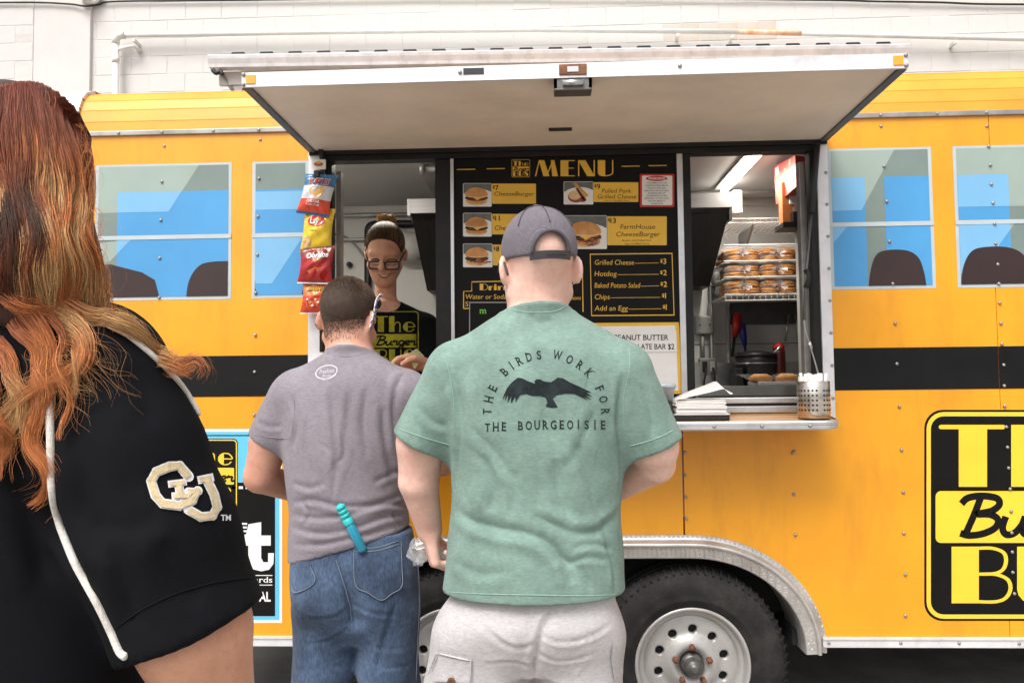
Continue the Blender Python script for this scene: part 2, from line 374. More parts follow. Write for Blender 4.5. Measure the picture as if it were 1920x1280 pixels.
# ------------------------------------------------------------------ white block building behind
WY = 5.6
bld = thing('block_building', 'white painted concrete block building wall behind the yellow trailer', 'building', (0, WY+.3, 0))
zt = at(300, 106, WY)[2]; ch = .2025
mb = MB(); mb.box((-5.13, WY-.0075, 0), (9, WY+.5, 6.2)); mb.build('wall', 'wall_joint', bld)
mb = MB(); xp0, xp1 = at(62, 80, WY-.06)[0], at(168, 80, WY-.06)[0]
mb.box((xp0, WY-.052, 0), (xp1, WY+.5, 6.2), bev=.006); mb.build('pilaster', 'wall_paint_left', bld)
mb = MB(); mb.box((-9, WY-.051, 0), (xp0-.004, WY+.5, 6.2)); mb.build('side_wall', 'wall_joint', bld)
def block_mesh(w, seed):
    m = MB(); m.box((0, -.012, 0), (w, .02, ch-.0055), bev=.006); me = m.mesh('brick'); return me
bmesh_full = [block_mesh(.3985, k) for k in range(2)]
for me, mm in zip(bmesh_full, ('wall_paint', 'wall_paint_peach')): me.materials.append(MATS[mm])
px0, px1 = at(1195, 90, WY)[0], at(1500, 90, WY)[0]
row0 = -6
for r in range(row0, row0+13):
    z = zt+r*ch
    x = -5.15+(.2025 if r % 2 else 0)
    if r % 2:
        o = link('brick', MB().box((0, -.012, 0), (.196, .02, ch-.007), bev=.004).mesh('brick'), 'wall_paint'); o.location = (-5.15+.002, WY+.002, z); adopt(o, bld)
    while x < 5.4:
        o = bpy.data.objects.new('brick', bmesh_full[1 if r == 0 and px0 < x < px1-.3 else 0]); COL.objects.link(o)
        o.location = (x+.002, WY+random.uniform(0, .004), z+random.uniform(-.001, .001)); adopt(o, bld); x += .405
lme = block_mesh(.3985, 3); lme.materials.append(MATS['wall_paint_left'])
for r in range(row0, row0+13):
    x = xp0-.008
    for k in range(2):
        o = bpy.data.objects.new('brick', lme); COL.objects.link(o); w = .4
        o.location = (x-.4-(.2 if r % 2 else 0), WY-.042, zt-.03+r*ch); adopt(o, bld); x -= .405
# rust-coloured blocks patch is left to the pipe; the pipe run itself
pipe = thing('conduit_pipe', 'white painted pipe run with elbow along the block wall, rust patch on it', 'pipe', at(220, 300, WY-.1))
A = lambda x, y, Y=WY-.11: at(x, y, Y)
mb = MB(); mb.tube([A(217, 420), A(217, 78)], .032, 12)
mb.build('riser', 'pipe_white', pipe)
mb = MB(); mb.tube([A(217, 82), A(218, 72), A(224, 67), A(234, 66.5)], .040, 12); mb.build('elbow', 'pipe_white', pipe)
run = [A(230, 66.5), A(640, 60), A(1000, 56), A(1385, 60)]
mb = MB(); mb.tube(run, .027, 12); mb.build('run', 'pipe_white', pipe)
mb = MB(); mb.tube([A(1384, 60), A(1502, 63)], .0275, 12); mb.build('rusty_section', 'pipe_rust', pipe)['label'] = 'rusty orange stretch of the white pipe'
mb = MB(); mb.tube([A(1500, 63), A(1960, 74), A(2200, 80)], .027, 12); mb.build('run', 'pipe_white', pipe)
mb = MB(); mb.tube([A(217, 106), A(217, 118)], .038, 12); mb.build('coupling', 'pipe_white', pipe)
mb = MB(); mb.tube([A(213, 100), A(213, 95), A(240, 88), A(252, 87), A(262, 98, WY-.02)], .02, 8); mb.build('bypass', 'pipe_white', pipe)
for px, py in ((253, 70), (1270, 60), (1372, 63), (1790, 73)):
    p = A(px, py); mb = MB(); mb.box((p[0]-.015, WY-.14, p[2]-.06), (p[0]+.015, WY-.0, p[2]-.03), bev=.003); mb.build('strap', 'pipe_white', pipe)
cab = catmull([at(-80, 6, WY-.08), at(60, 5, WY-.08), at(130, 8, WY-.08), at(160, 12, WY-.09), at(185, 9, WY-.04), at(220, 3, WY-.04), at(420, 1, WY-.04), at(900, -4, WY-.04), at(1500, 0, WY-.04), at(1640, 3, WY-.04), at(1760, 5, WY-.04), at(1840, 8, WY-.04), at(1990, 9, WY-.04)], 8)
mb = MB(); mb.tube(cab, .011, 6); tag(mb.build('power_cable', 'black_plastic'), 'black cable strung along the top of the white block wall', 'cable')
mb = MB(); p = at(158, 2, WY-.2); mb.lathe([(.11, 0), (.12, .03), (.10, .05), (.06, .055)], (p[0], WY-.09, p[2]+.14), 'y', 20); mb.box((p[0]-.12, WY-.2, p[2]+.07), (p[0]+.02, WY-.06, p[2]+.3), bev=.02)
tag(mb.build('flood_light', 'pipe_white'), 'white wall fixture at the top edge above the pilaster crack', 'fixture')

# ------------------------------------------------------------------ porch roof with gutter between wall and trailer
PY = 3.4
por = thing('porch_roof', 'low corrugated metal roof with white gutter seen over the raised hatch', 'roof', (0, PY+1, 0))
gl, gr = at(395, 120, PY), at(1700, 92, PY)
zg = gl[2]; prof = [(-.0, .055), (-.055, .055), (-.065, .045), (-.060, .02), (-.045, -.02), (-.04, -.045), (.03, -.05), (.03, .05), (0, .05)]
x0g, x1g = gl[0], gr[0]
mb = MB()
def gz(x): return zg-(x-x0g)*.012
n = len(prof)
vs = [(x0g, PY+a, gz(x0g)+b) for a, b in prof]+[(x1g, PY+a, gz(x1g)+b) for a, b in prof]
mb.add(vs, [tuple(range(n)), tuple(range(2*n-1, n-1, -1))]+[((i+1) % n, i, n+i, n+(i+1) % n) for i in range(n)])
mb.build('gutter', 'alu_white', por)
mb = MB(); xs = np.linspace(x0g+.12, x1g-.05, 220); v = []; 
for yy, dz in ((PY-.02, .065), (PY+2.1, .16)):
    for x in xs: v.append((x, yy, gz(x)+dz+.022*max(-.35, math.cos((x-x0g)/.118*math.pi))))
mb.add(v, [(i, i+1, 220+i+1, 220+i) for i in range(219)]); o = mb.build('roof_sheet', 'roof_sheet', por)
mb = MB()
for k in range(int((x1g-x0g)/.236)):
    x = x0g+.12+k*.236+.12; mb.prism([(x-.07, gz(x)+.05), (x+.07, gz(x)+.05), (x+.05, gz(x)+.083), (x-.05, gz(x)+.083)], PY-.03, PY-.015)
stuff(mb.build('closure_foam', 'black_plastic', por))
pp = at(425, 133, PY+.15)
mb = MB(); mb.box((x0g+.16, PY+.06, 0), (x0g+.24, PY+.14, gz(x0g)-.05)); mb.build('post', 'alu_dull', por)
mb = MB(); mb.tube([(x0g+.06, PY+.05, gz(x0g)-.05), (x0g+.19, PY+.08, gz(x0g)-.24)], .018, 6); mb.build('brace', 'alu_dull', por)
mb = MB(); mb.box((x0g+.05, PY+.05, gz(x0g)-.16), (x1g, PY+.09, gz(x0g)-.05)); mb.build('beam', 'wall_joint', por)
q = at(408, 140, PY); mb = MB(); mb.tube(catmull([(q[0]-.03, PY-.03, q[2]+.03), (q[0], PY-.03, q[2]), (q[0]+.03, PY-.02, q[2]+.02), (q[0]+.05, PY-.02, q[2]-.01)], 4), .018, 6); mb.build('gutter_end_clip', 'black_plastic', por)

# ------------------------------------------------------------------ the yellow trailer
TR = thing('food_trailer', 'yellow school bus style food trailer with raised serving hatch and painted windows', 'food trailer', (0, 1.1, 0))
X0, X1 = -1.825, 3.6; OX0, OX1 = -.822, 1.0; FX0, FX1 = -.882, 1.052
ZS, ZB, ZT = .447, .412, 2.335; OZ0, OZ1 = 1.262, 2.215; DEP = 1.78
ax = (-.346, .519); AZ = .345
def panel(name, pts, mat='paint_yellow', t=.02, y=0.0):
    mb = MB(); mb.prism(pts, y, y+t); return mb.build(name, mat, TR)
def arch(x, zc, a, b, a0, a1, n=20): return [(x+a*math.cos(math.radians(a0+(a1-a0)*k/n)), zc+b*math.sin(math.radians(a0+(a1-a0)*k/n))) for k in range(n+1)]
def rect(x0, x1, z0, z1): return [(x0, z0), (x1, z0), (x1, z1), (x0, z1)]
G = .0012
arL = ax[0]-.44
# side skin sheets
panel('side_sheet', rect(1.64+G, 2.86, ZS, ZT)); panel('side_sheet', rect(2.862, X1, ZS, ZT))
panel('side_sheet', [(X0, ZS), *arch(ax[0], .42, .44, .385, 176, 90), (ax[0]+.02, .805), (.497, .805), (.497, OZ0), (FX0, OZ0), (FX0, ZT), (X0, ZT)])
panel('side_sheet', [(.503, .805), *arch(ax[1], .42, .44, .385, 90, 4), (1.64-G, ZS), (1.64-G, ZT), (FX1, ZT), (FX1, OZ0), (.503, OZ0)])
panel('side_sheet', rect(FX0+G, FX1-G, OZ1+.012, ZT))
# black stripe, laid over the sheets
for a, b in ((X0, FX0-.002), (FX1+.002, 1.64-G), (1.64+G, 2.86), (2.862, X1)):
    mb = MB(); mb.box((a, -.0015, 1.327), (b, .001, 1.48)); mb.build('stripe', 'vinyl_black', TR)
# roof cove, facets
cov = [(0, ZT+.008), (.004, ZT+.050), (.014, ZT+.098), (.034, ZT+.142), (.068, ZT+.178), (.12, ZT+.202), (.30, ZT+.225), (DEP/2, ZT+.24)]
mb = MB()
for k in range(len(cov)-1):
    (y0, z0), (y1, z1) = cov[k], cov[k+1]
    mb.add([(X0+.01, y0, z0), (X1, y0, z0), (X1, y1, z1), (X0+.01, y1, z1)], [(0, 1, 2, 3)])
    if 0 < k < 5: mb.box((X0+.012, y0-.0008, z0-.0015), (X1, y0+.002, z0+.0015))
for (y0, z0), (y1, z1) in zip(cov[:-1], cov[1:]):
    mb.add([(X0+.01, DEP-y0, z0), (X1, DEP-y0, z0), (X1, DEP-y1, z1), (X0+.01, DEP-y1, z1)], [(3, 2, 1, 0)])
mb.build('roof', 'paint_roof', TR)
mb = MB()
cc = [(-.012, ZT-.02), (-.012, ZT+.01)]+[(y-.010, z+.010) for y, z in cov[1:]]
cc2 = [(y, DEP-y if False else z) for y, z in cc]
for (y0, z0), (y1, z1) in zip(cc[:-1], cc[1:]):
    mb.add([(X0-.035, y0, z0), (X0+.045, y0, z0), (X0+.045, y1, z1), (X0-.035, y1, z1)], [(0, 1, 2, 3)])
    mb.add([(X0+.045, y0, z0), (X0+.045, y1, z1), (X0+.045, y1+.02, z1-.02), (X0+.045, y0+.02, z0-.0)], [(0, 1, 2, 3)])
mb.build('end_trim', 'alu_white', TR)
mb = MB(); mb.box((X0+.046, -.010, ZT-.009), (X1, .006, ZT+.010), bev=.003); mb.build('drip_rail', 'alu_dull', TR)
for _x in (X0, X1-.02):
    mb = MB(); mb.box((_x, 0.0215, .40), (_x+.02, DEP-.021, ZT)); mb.build('end_wall', 'paint_yellow', TR)
mb = MB(); mb.box((X0-.03, -.006, ZB), (X0+.03, .01, ZT-.03), bev=.004); mb.build('corner_trim', 'alu_white', TR)
mb = MB(); mb.box((X0, DEP-.02, .40), (X1, DEP, ZT)); mb.build('back_wall', 'paint_yellow', TR)
# skirts
for a, b in ((X0+.03, arL-.02), (ax[1]+.462, X1)):
    mb = MB(); mb.box((a, -.012, ZB), (b, .012, ZS), bev=.003); mb.box((a, -.016, ZS-.006), (b, -.011, ZS)); mb.build('skirt_rail', 'alu_white', TR)
# screws
smesh = MB(); smesh.lathe([(.0062, 0), (.0062, -.0012), (.0045, -.0040), (.002, -.0048)], (0, 0, 0), 'y', 10); smesh = smesh.mesh('screw'); smesh.materials.append(MATS['alu_dull'])
def screw(x, z, y=0.0):
    o = bpy.data.objects.new('screw', smesh); COL.objects.link(o); o.location = (x, y, z); adopt(o, TR)
for px, py in ((308, 274), (488, 262), (1652, 237), (1850, 237)): p = at(px, py); screw(p[0], p[2])
for px in (225, 306, 402, 487, 1650, 1756, 1848): p = at(px, 240); screw(p[0], ZT, -.010)
for px, py in ((304, 341), (302, 413), (300, 484), (299, 558), (486, 335), (484, 406), (483, 478), (480, 549), (479, 628), (478, 697), (477, 778)): p = at(px, py); screw(p[0], p[2], -.003)
for px, py in ((1657, 312), (1662, 378), (1667, 453), (1673, 532), (1678, 606), (1681, 682), (1686, 762), (1690, 843), (1693, 922), (1694, 999), (1697, 1076), (1697, 1153),
               (1853, 275), (1856, 310), (1858, 346), (1861, 381), (1864, 420), (1866, 457), (1870, 496), (1872, 532), (1874, 568), (1876, 606), (1878, 645), (1881, 684), (1882, 723), (1883, 761),
               (1886, 800), (1888, 838), (1890, 877), (1893, 916), (1895, 958), (1896, 998), (1897, 1034), (1898, 1072), (1901, 1112),
               (1284, 848), (1284, 890), (1286, 931), (1287, 971), (1486, 849), (1488, 926), (1491, 1002), (1489, 846), (1110, 900)):
    p = at(px, py); screw(p[0], p[2], -.003)
for px in (1552, 1686, 1795, 1907): p = at(px, 1203); screw(p[0], (ZS+ZB)/2, -.012)
# painted-on windows (flat vinyl)
WM = {'f': 'vinyl_frame', 'g': 'vinyl_grey', 'l': 'vinyl_grey_light', 'b': 'vinyl_blue', 'c': 'vinyl_blue_light', 'n': 'vinyl_brown', 'w': 'vinyl_white'}
xz = lambda x, z: (x, z)
def clip(poly, x0, x1, z0, z1):
    for ax_, lim, sg in ((0, x0, 1), (0, x1, -1), (1, z0, 1), (1, z1, -1)):
        out = []
        for i in range(len(poly)):
            a, b = poly[i-1], poly[i]; da, db = sg*(a[ax_]-lim), sg*(b[ax_]-lim)
            if da*db < 0: t = da/(da-db); out.append((a[0]+(b[0]-a[0])*t, a[1]+(b[1]-a[1])*t))
            if db >= 0: out.append(b)
        poly = out
        if not poly: return []
    return poly
def vinyl_window(x0, x1, seats, pillars, glare):
    z0, z1, zm = 1.694, 2.215, 1.933; f = .012
    L = [([rect(x0, x1, z0, z1)], 'f', 0), ([rect(x0+f, x1-f, z0+f, z1-.008)], 'g', 1)]
    def add(poly, k, ly):
        p = clip(poly, x0+f, x1-f, z0+f, z1-.008)
        if len(p) > 2: L.append(([p], k, ly))
    prev = x0+f
    for a, b in pillars+[(x1-f, x1)]:
        add(rect(prev, a, z0+f, 2.108), 'b', 2); prev = b
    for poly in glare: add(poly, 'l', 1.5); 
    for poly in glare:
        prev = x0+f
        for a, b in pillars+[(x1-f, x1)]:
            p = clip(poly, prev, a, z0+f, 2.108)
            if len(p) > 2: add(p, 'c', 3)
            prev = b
    for poly in seats: add(poly, 'n', 4)
    L.append(([rect(x0, x1, zm-.008, zm+.008)], 'f', 5))
    return lay('window_decal', L, WM, TR, -.0005, .0005, to=xz)
def seat(cx, w, h, skew=0): return [tuple(p) for p in catmull([(cx-w/2, 1.69), (cx-w/2+.01, 1.70+h*.45), (cx-w*.36, 1.70+h*.85), (cx-w*.2+skew, 1.70+h), (cx+w*.15, 1.70+h*1.0), (cx+w*.36, 1.70+h*.82), (cx+w/2-.01, 1.70+h*.45), (cx+w/2, 1.69)], 5)]
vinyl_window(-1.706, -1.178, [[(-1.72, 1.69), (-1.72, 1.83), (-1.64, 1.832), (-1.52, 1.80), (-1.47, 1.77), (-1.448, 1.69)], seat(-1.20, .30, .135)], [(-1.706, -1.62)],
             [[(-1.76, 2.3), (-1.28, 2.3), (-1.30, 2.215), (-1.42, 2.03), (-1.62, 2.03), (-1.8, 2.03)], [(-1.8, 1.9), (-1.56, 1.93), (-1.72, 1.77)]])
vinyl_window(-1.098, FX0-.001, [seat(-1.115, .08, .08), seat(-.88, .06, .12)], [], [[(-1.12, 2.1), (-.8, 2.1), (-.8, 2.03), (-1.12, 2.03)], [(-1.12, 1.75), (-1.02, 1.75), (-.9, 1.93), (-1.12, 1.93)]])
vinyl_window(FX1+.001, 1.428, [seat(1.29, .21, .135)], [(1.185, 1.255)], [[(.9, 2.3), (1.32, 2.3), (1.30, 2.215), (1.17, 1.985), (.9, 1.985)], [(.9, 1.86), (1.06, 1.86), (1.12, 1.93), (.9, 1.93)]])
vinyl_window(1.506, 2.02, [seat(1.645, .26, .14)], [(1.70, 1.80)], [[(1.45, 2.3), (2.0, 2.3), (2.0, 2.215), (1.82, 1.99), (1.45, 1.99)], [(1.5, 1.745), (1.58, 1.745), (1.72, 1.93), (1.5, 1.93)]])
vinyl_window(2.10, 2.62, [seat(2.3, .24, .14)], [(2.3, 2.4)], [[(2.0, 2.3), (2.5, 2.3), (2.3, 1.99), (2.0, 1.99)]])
# logo vinyl on the right, in pixels
BM = {'k': 'print_black', 'y': 'vinyl_yellow'}
def big_logo(L):
    x0, y0, x1, y1 = 1733, 768, 2150, 1163
    P = [([rrect(x0, y0, x1, y1, 34)], 'k', 0), (outline(rrect(x0+8, y0+8, x1-8, y1-8, 28), 8), 'y', 1)]
    P += [([rrect(1754, 920, 2128, 1017, 10)], 'y', 1)]
    P += [(decotext('The', 1760, 912, 2125, 116), 'y', 1), (decotext('BUS', 1784, 1130, 2115, 106), 'y', 1)]
    P += [(script('Burger', 1800, 1003, 2115, 74, 13), 'k', 2)]
    return P
lay('logo_decal', big_logo(0), BM, TR, -.0005, .0005)['label'] = 'large black and yellow lettered logo on the trailer side'
# award poster on the left
PMt = {'w': 'vinyl_white', 'c': 'vinyl_cyan', 'k': 'print_black', 'y': 'vinyl_yellow'}
P = [([rrect(150, 804, 529, 1167)], 'w', 0), ([rrect(150, 809, 524, 1161)], 'c', 1), ([rrect(150, 815, 524, 817)], 'k', 2), ([rrect(150, 904, 516, 1154)], 'k', 2), ([rrect(150, 904, 430, 906)], 'c', 3)]
for k in range(14): P.append(([rrect(508-k*13, 911, 500-k*13, 916)], 'w', 3))
P += [(q, k, ly+3) for q, k, ly in burger_logo(335, 822, 446, 958)]
P += [(textpolys('E', 449, 996, 464, 17, .03), 'w', 3), ([[(466, 982), (490, 978), (490, 1003), (508, 1003), (508, 1022), (490, 1022), (490, 1045), (494, 1053), (503, 1053), (503, 1036), (514, 1036), (513, 1056), (505, 1067), (490, 1070), (474, 1066), (466, 1052), (466, 1022), (452, 1022), (452, 1006), (462, 1000)]], 'w', 3), ([rrect(300, 1077, 511, 1078.5)], 'w', 3), ([rrect(300, 1095, 511, 1096.5)], 'w', 3),
      (textpolys('ards', 477, 1091, 511, 11, .01), 'w', 3), (textpolys('AL', 486, 1126, 508, 18, .03), 'w', 3)]
lay('award_decal', P, PMt, TR, -.0005, .0005)['label'] = 'black and light blue award poster with white lettering'

# fender over the tandem wheels
def fpath(a, b, n=22): return [(x, z) for x, z in arch(ax[0], .405, a, b, 182, 90, n)]+[(ax[0]+(ax[1]-ax[0])*t, .405+b) for t in (.33, .66)]+[(x, z) for x, z in arch(ax[1], .405, a, b, 90, -2, n)]
secs = [(.478, .405, -.003), (.462, .389, -.004), (.458, .385, -.012), (.452, .379, -.030), (.444, .371, -.034), (.438, .365, -.026), (.434, .361, -.022), (.402, .330, -.030), (.396, .325, -.026), (.396, .325, .20)]
mb = MB(); v = []; m = None
for a, b, y in secs:
    p = fpath(a, b); m = len(p); v += [(x, y, z) for x, z in p]
mb.add(v, [(i*m+k, i*m+k+1, (i+1)*m+k+1, (i+1)*m+k) for i in range(len(secs)-1) for k in range(m-1)], 0, True)
fend = mb.build('fender', 'alu_plate', TR)
mb = MB(); pa = fpath(1, 1)
for row, (a, b, y) in enumerate(((.472, .399, -.0045), (.428, .355, -.0245), (.416, .343, -.0275), (.406, .334, -.030))):
    P2 = np.array(fpath(a, b, 60)); seg = np.hypot(*np.diff(P2, axis=0).T); s = np.r_[0, np.cumsum(seg)]; d = .012+(.006 if row % 2 else 0); q = 0
    for sv in np.arange(.01, s[-1]-.01, .017):
        x, z = np.interp(sv, s, P2[:, 0]), np.interp(sv, s, P2[:, 1]); x2, z2 = np.interp(sv+.004, s, P2[:, 0]), np.interp(sv+.004, s, P2[:, 1])
        t = np.array([x2-x, z2-z]); t /= np.hypot(*t)+1e-9; nn = np.array([-t[1], t[0]]); q += 1
        dirv = (t+nn)/1.414 if (q+row) % 2 else (t-nn)/1.414; pr = np.array([-dirv[1], dirv[0]])
        c = np.array([x, z]); e = [c+dirv*.0075, c+pr*.0018, c-dirv*.0075, c-pr*.0018]
        mb.add([(p[0], y, p[1]) for p in e]+[(c[0], y-.0022, c[1])], [(0, 1, 4), (1, 2, 4), (2, 3, 4), (3, 0, 4)])
o = mb.build('tread_plate', 'alu_plate', fend); stuff(o)
# wheels
def wheel(x, y=.0):
    w = bpy.data.objects.new('wheel', None); COL.objects.link(w); w.location = (x, y+.11, AZ); adopt(w, TR)
    c = (x, y, AZ); R = .345; mb = MB()
    pr = [(.200, .012), (.206, -.002), (.215, -.010), (.232, -.014), (.236, -.0165), (.241, -.014), (.262, -.018), (.285, -.016), (.305, -.010), (.318, .000), (.322, .002), (.328, .006), (.334, .014), (.338, .020), (.345, .035), (.345, .060), (.338, .062), (.338, .068), (.345, .070), (.345, .11), (.338, .112), (.338, .118), (.345, .12), (.345, .16), (.33, .185), (.30, .20), (.2, .19)]
    mb.lathe(pr, c, 'y', 72, cap=False)
    for k in range(72):   # shoulder lugs
        a = 2*math.pi*k/72; ca, sa = math.cos(a), math.sin(a); da = .022
        q = [(r*math.cos(a+d), yy, r*math.sin(a+d)) for r, yy, d in ((.326, .000, 0), (.326, .000, da), (.346, .034, da), (.346, .034, 0))]
        q2 = [((r+.004)*math.cos(a+d), yy-.003, (r+.004)*math.sin(a+d)) for r, yy, d in ((.326, .000, 0), (.326, .000, da), (.346, .034, da), (.346, .034, 0))]
        mb.add([(c[0]+p[0], c[1]+p[1], c[2]+p[2]) for p in q+q2], [(4, 5, 6, 7), (0, 1, 5, 4), (1, 2, 6, 5), (2, 3, 7, 6), (3, 0, 4, 7)])
    t = mb.build('tyre', 'rubber', w)
    mb = MB(); mb.lathe([(.206, .012), (.2085, -.001), (.206, -.008), (.200, -.009), (.194, -.004), (.191, .006), (.189, .020), (.184, .024), (.178, .022), (.172, .028), (.168, .034)], c, 'y', 64, cap=False)
    # disc with ten hand holes
    def dep(r): return np.interp(r, [.05, .062, .066, .085, .11, .15, .168], [.030, .018, .008, .014, .030, .028, .034])
    nh = 10; rh = .122; hr = .0165
    for k in range(nh):
        a = 2*math.pi*k/nh+.25; inn = []; out = []
        hc = np.array([rh*math.cos(a), rh*math.sin(a)])
        for j in range(24):
            th = 2*math.pi*j/24; d = np.array([math.cos(th+a), math.sin(th+a)]); lo, hi = 0, .2
            for _ in range(30):
                mid = (lo+hi)/2; p = hc+d*mid; r = np.hypot(*p); an = (math.atan2(p[1], p[0])-a+math.pi) % (2*math.pi)-math.pi
                if r < .09 or r > .168 or abs(an) > math.pi/nh: hi = mid
                else: lo = mid
            inn.append(hc+d*hr); out.append(hc+d*hi)
        rings = [[i_ for i_ in inn], [i_+(o_-i_)*.18 for i_, o_ in zip(inn, out)], [i_+(o_-i_)*.6 for i_, o_ in zip(inn, out)], out]
        v = [(c[0]+p[0], c[1]+dep(np.hypot(*p))+(.016 if q == -1 else 0), c[2]+p[1]) for q, rg in enumerate(rings) for p in rg]+[(c[0]+p[0], c[1]+dep(rh)+.02, c[2]+p[1]) for p in inn]
        mb.add(v, [(q*24+j, q*24+(j+1) % 24, (q+1)*24+(j+1) % 24, (q+1)*24+j) for q in range(3) for j in range(24)]+[(4*24+j, 4*24+(j+1) % 24, (j+1) % 24, j) for j in range(24)], 0, True)
    mb.lathe([(.091, dep(.091)), (.085, dep(.085)), (.075, .010), (.066, dep(.066)), (.058, .012), (.046, .020), (.042, .03)], c, 'y', 48, cap=False)
    mb.lathe([(.171, dep(.168)+.0015), (.160, dep(.160)+.0015), (.1395, dep(.1395)+.0015)], c, 'y', 48, cap=False); mb.lathe([(.1045, dep(.1045)+.0015), (.095, dep(.095)+.0015), (.085, dep(.085)+.0015)], c, 'y', 48, cap=False)
    mb.build('rim', 'rim', w)
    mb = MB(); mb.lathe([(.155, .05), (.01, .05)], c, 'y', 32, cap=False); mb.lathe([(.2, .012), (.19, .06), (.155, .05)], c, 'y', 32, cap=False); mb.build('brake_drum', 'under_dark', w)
    mb = MB(); mb.lathe([(.042, .03), (.041, .005), (.034, .0), (.030, -.004), (.030, -.028), (.026, -.036), (.019, -.040), (.017, -.048), (.008, -.050)], c, 'y', 28); mb.build('hub_cap', 'steel_dark', w)
    for k in range(5):
        a = 2*math.pi*k/5+.31; mb = MB(); mb.lathe([(.0115, .012), (.0115, -.008), (.008, -.014), (.004, -.016)], (c[0]+.064*math.cos(a), c[1], c[2]+.064*math.sin(a)), 'y', 6, smooth=False); mb.build('lug_nut', 'rust', w)
for x in ax: wheel(x, -.004)
for x in ax: wheel(x, DEP-.22)
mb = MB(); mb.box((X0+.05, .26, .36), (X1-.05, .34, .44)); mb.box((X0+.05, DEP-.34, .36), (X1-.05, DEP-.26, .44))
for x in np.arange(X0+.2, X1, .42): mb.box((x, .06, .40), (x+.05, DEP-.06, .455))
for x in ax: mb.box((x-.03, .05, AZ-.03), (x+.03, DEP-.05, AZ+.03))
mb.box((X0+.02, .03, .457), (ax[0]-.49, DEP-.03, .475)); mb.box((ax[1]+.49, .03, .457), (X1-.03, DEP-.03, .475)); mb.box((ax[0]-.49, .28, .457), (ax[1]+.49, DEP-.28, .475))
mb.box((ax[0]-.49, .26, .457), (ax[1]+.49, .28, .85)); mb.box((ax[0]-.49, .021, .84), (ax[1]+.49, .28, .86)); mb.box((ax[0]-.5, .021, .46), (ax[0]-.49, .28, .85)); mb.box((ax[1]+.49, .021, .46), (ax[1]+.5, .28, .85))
mb.box((X0+.05, DEP-.06, .06), (X1-.05, DEP-.04, .46))  # unseen far-side skirt, added to stop light leaking in under the trailer
mb.build('chassis_and_light_skirt', 'under_dark', TR)

# serving opening frame
for nm, a, b in (('left', FX0, OX0), ('right', OX1+.012, FX1)):
    mb = MB(); mb.box((a, -.008, OZ0-.05), (b, .03, OZ1+.03), bev=.003); mb.build('opening_frame', 'alu_white', TR)
for zz in np.arange(1.30, 2.2, .118): screw((OX1+.012+FX1)/2+.012, zz, -.008)
for zz in (1.36, 1.66, 2.19): screw(FX0+.02, zz, -.008)
mb = MB(); mb.box((OX0-.0, -.004, OZ1-.004), (OX1+.012, .05, OZ1+.03)); mb.box((OX0, .0, OZ0), (OX0+.028, .05, OZ1-.004)); mb.box((OX1-.012, .002, OZ0), (OX1+.012, .05, OZ1-.004)); mb.build('opening_seal', 'black_trim', TR)
mb = MB(); mb.box((OX0+.032, .05, OZ0), (OX0+.05, .09, OZ1-.03)); mb.build('inner_jamb', 'alu_dull', TR)
mb = MB(); mb.box((OX1-.035, .05, OZ0), (OX1-.014, .09, OZ1-.03), bev=.003); mb.build('inner_jamb', 'alu_dull', TR)
pl, pr_ = -.402, -.345
mb = MB(); mb.box((pl, .004, OZ0), (pr_, .05, OZ1-.005)); mb.build('upright', 'black_trim', TR)
mb = MB(); mb.box((pr_+.001, -.006, OZ0), (-.331, .05, OZ1-.005), bev=.002); mb.build('upright', 'alu', TR)
mb = MB(); mb.box((.5, -.006, OZ0), (.522, .05, OZ1-.005), bev=.002); mb.build('upright', 'alu', TR)
mb = MB(); mb.box((.523, .006, OZ0), (.552, .05, OZ1-.005)); mb.build('upright', 'black_trim', TR)
# sill and counter
mb = MB(); mb.box((OX0, -.03, OZ0+.022), (OX1+.01, .05, OZ0+.042), bev=.003); mb.box((OX0, -.034, OZ0-.012), (OX1+.01, .05, OZ0+.012), bev=.003); mb.build('sill', 'alu', TR)
mb = MB(); mb.box((OX0, -.028, OZ0+.010), (OX1+.01, .048, OZ0+.024)); mb.build('sill_groove', 'black_trim', TR)
CT = 1.250; CY = -.235; tilt = .10
def ctz(y): return CT+(y+.0)*tilt
EX = at(1568, 785, CY+.04)[0]
cp = [(OX0-.02, -.02), (EX-.0, -.02), (EX, CY+.05)]+[(EX-.05+.050*math.cos(a), CY+.05-.05*math.sin(a)) for a in np.linspace(.1, math.pi/2, 8)]+[(OX0-.06, CY), (OX0-.06, -.02)]
mb = MB(); n = len(cp); v = [(x, y, ctz(y)) for x, y in cp]+[(x, y, ctz(y)-.012) for x, y in cp]
mb.add(v, [tuple(range(n-1, -1, -1)), tuple(range(n, 2*n))]+[(i, (i+1) % n, n+(i+1) % n, n+i) for i in range(n)])
cnt = mb.build('counter', 'wood_counter', TR)
mb = MB(); ed = [np.array(p) for p in cp[1:-1]]
sec2 = [(0, .004), (.004, .004), (.008, -.002), (.008, -.010), (.006, -.012), (.008, -.014), (.008, -.022), (.003, -.027), (0, -.027)]
v = []
for i, p in enumerate(ed):
    t = ed[min(i+1, len(ed)-1)]-ed[max(i-1, 0)]; t /= np.hypot(*t); nn = np.array([-t[1], t[0]]); nn = -nn if i < 0 else nn
    cen = np.array([.1, -.1]); nn = nn if np.dot(nn, p-cen) > 0 else -nn
    for a, b in sec2: v.append((p[0]+nn[0]*a, p[1]+nn[1]*a, ctz(p[1])+b))
k = len(sec2); mb.add(v, [(i*k+j, i*k+j+1, (i+1)*k+j+1, (i+1)*k+j) for i in range(len(ed)-1) for j in range(k-1)])
eo = mb.build('edge_trim', 'alu', cnt)
for px in (1338, 1427, 1517): p = at(px, 787, CY); screw(p[0], ctz(CY)-.013, CY-.009)
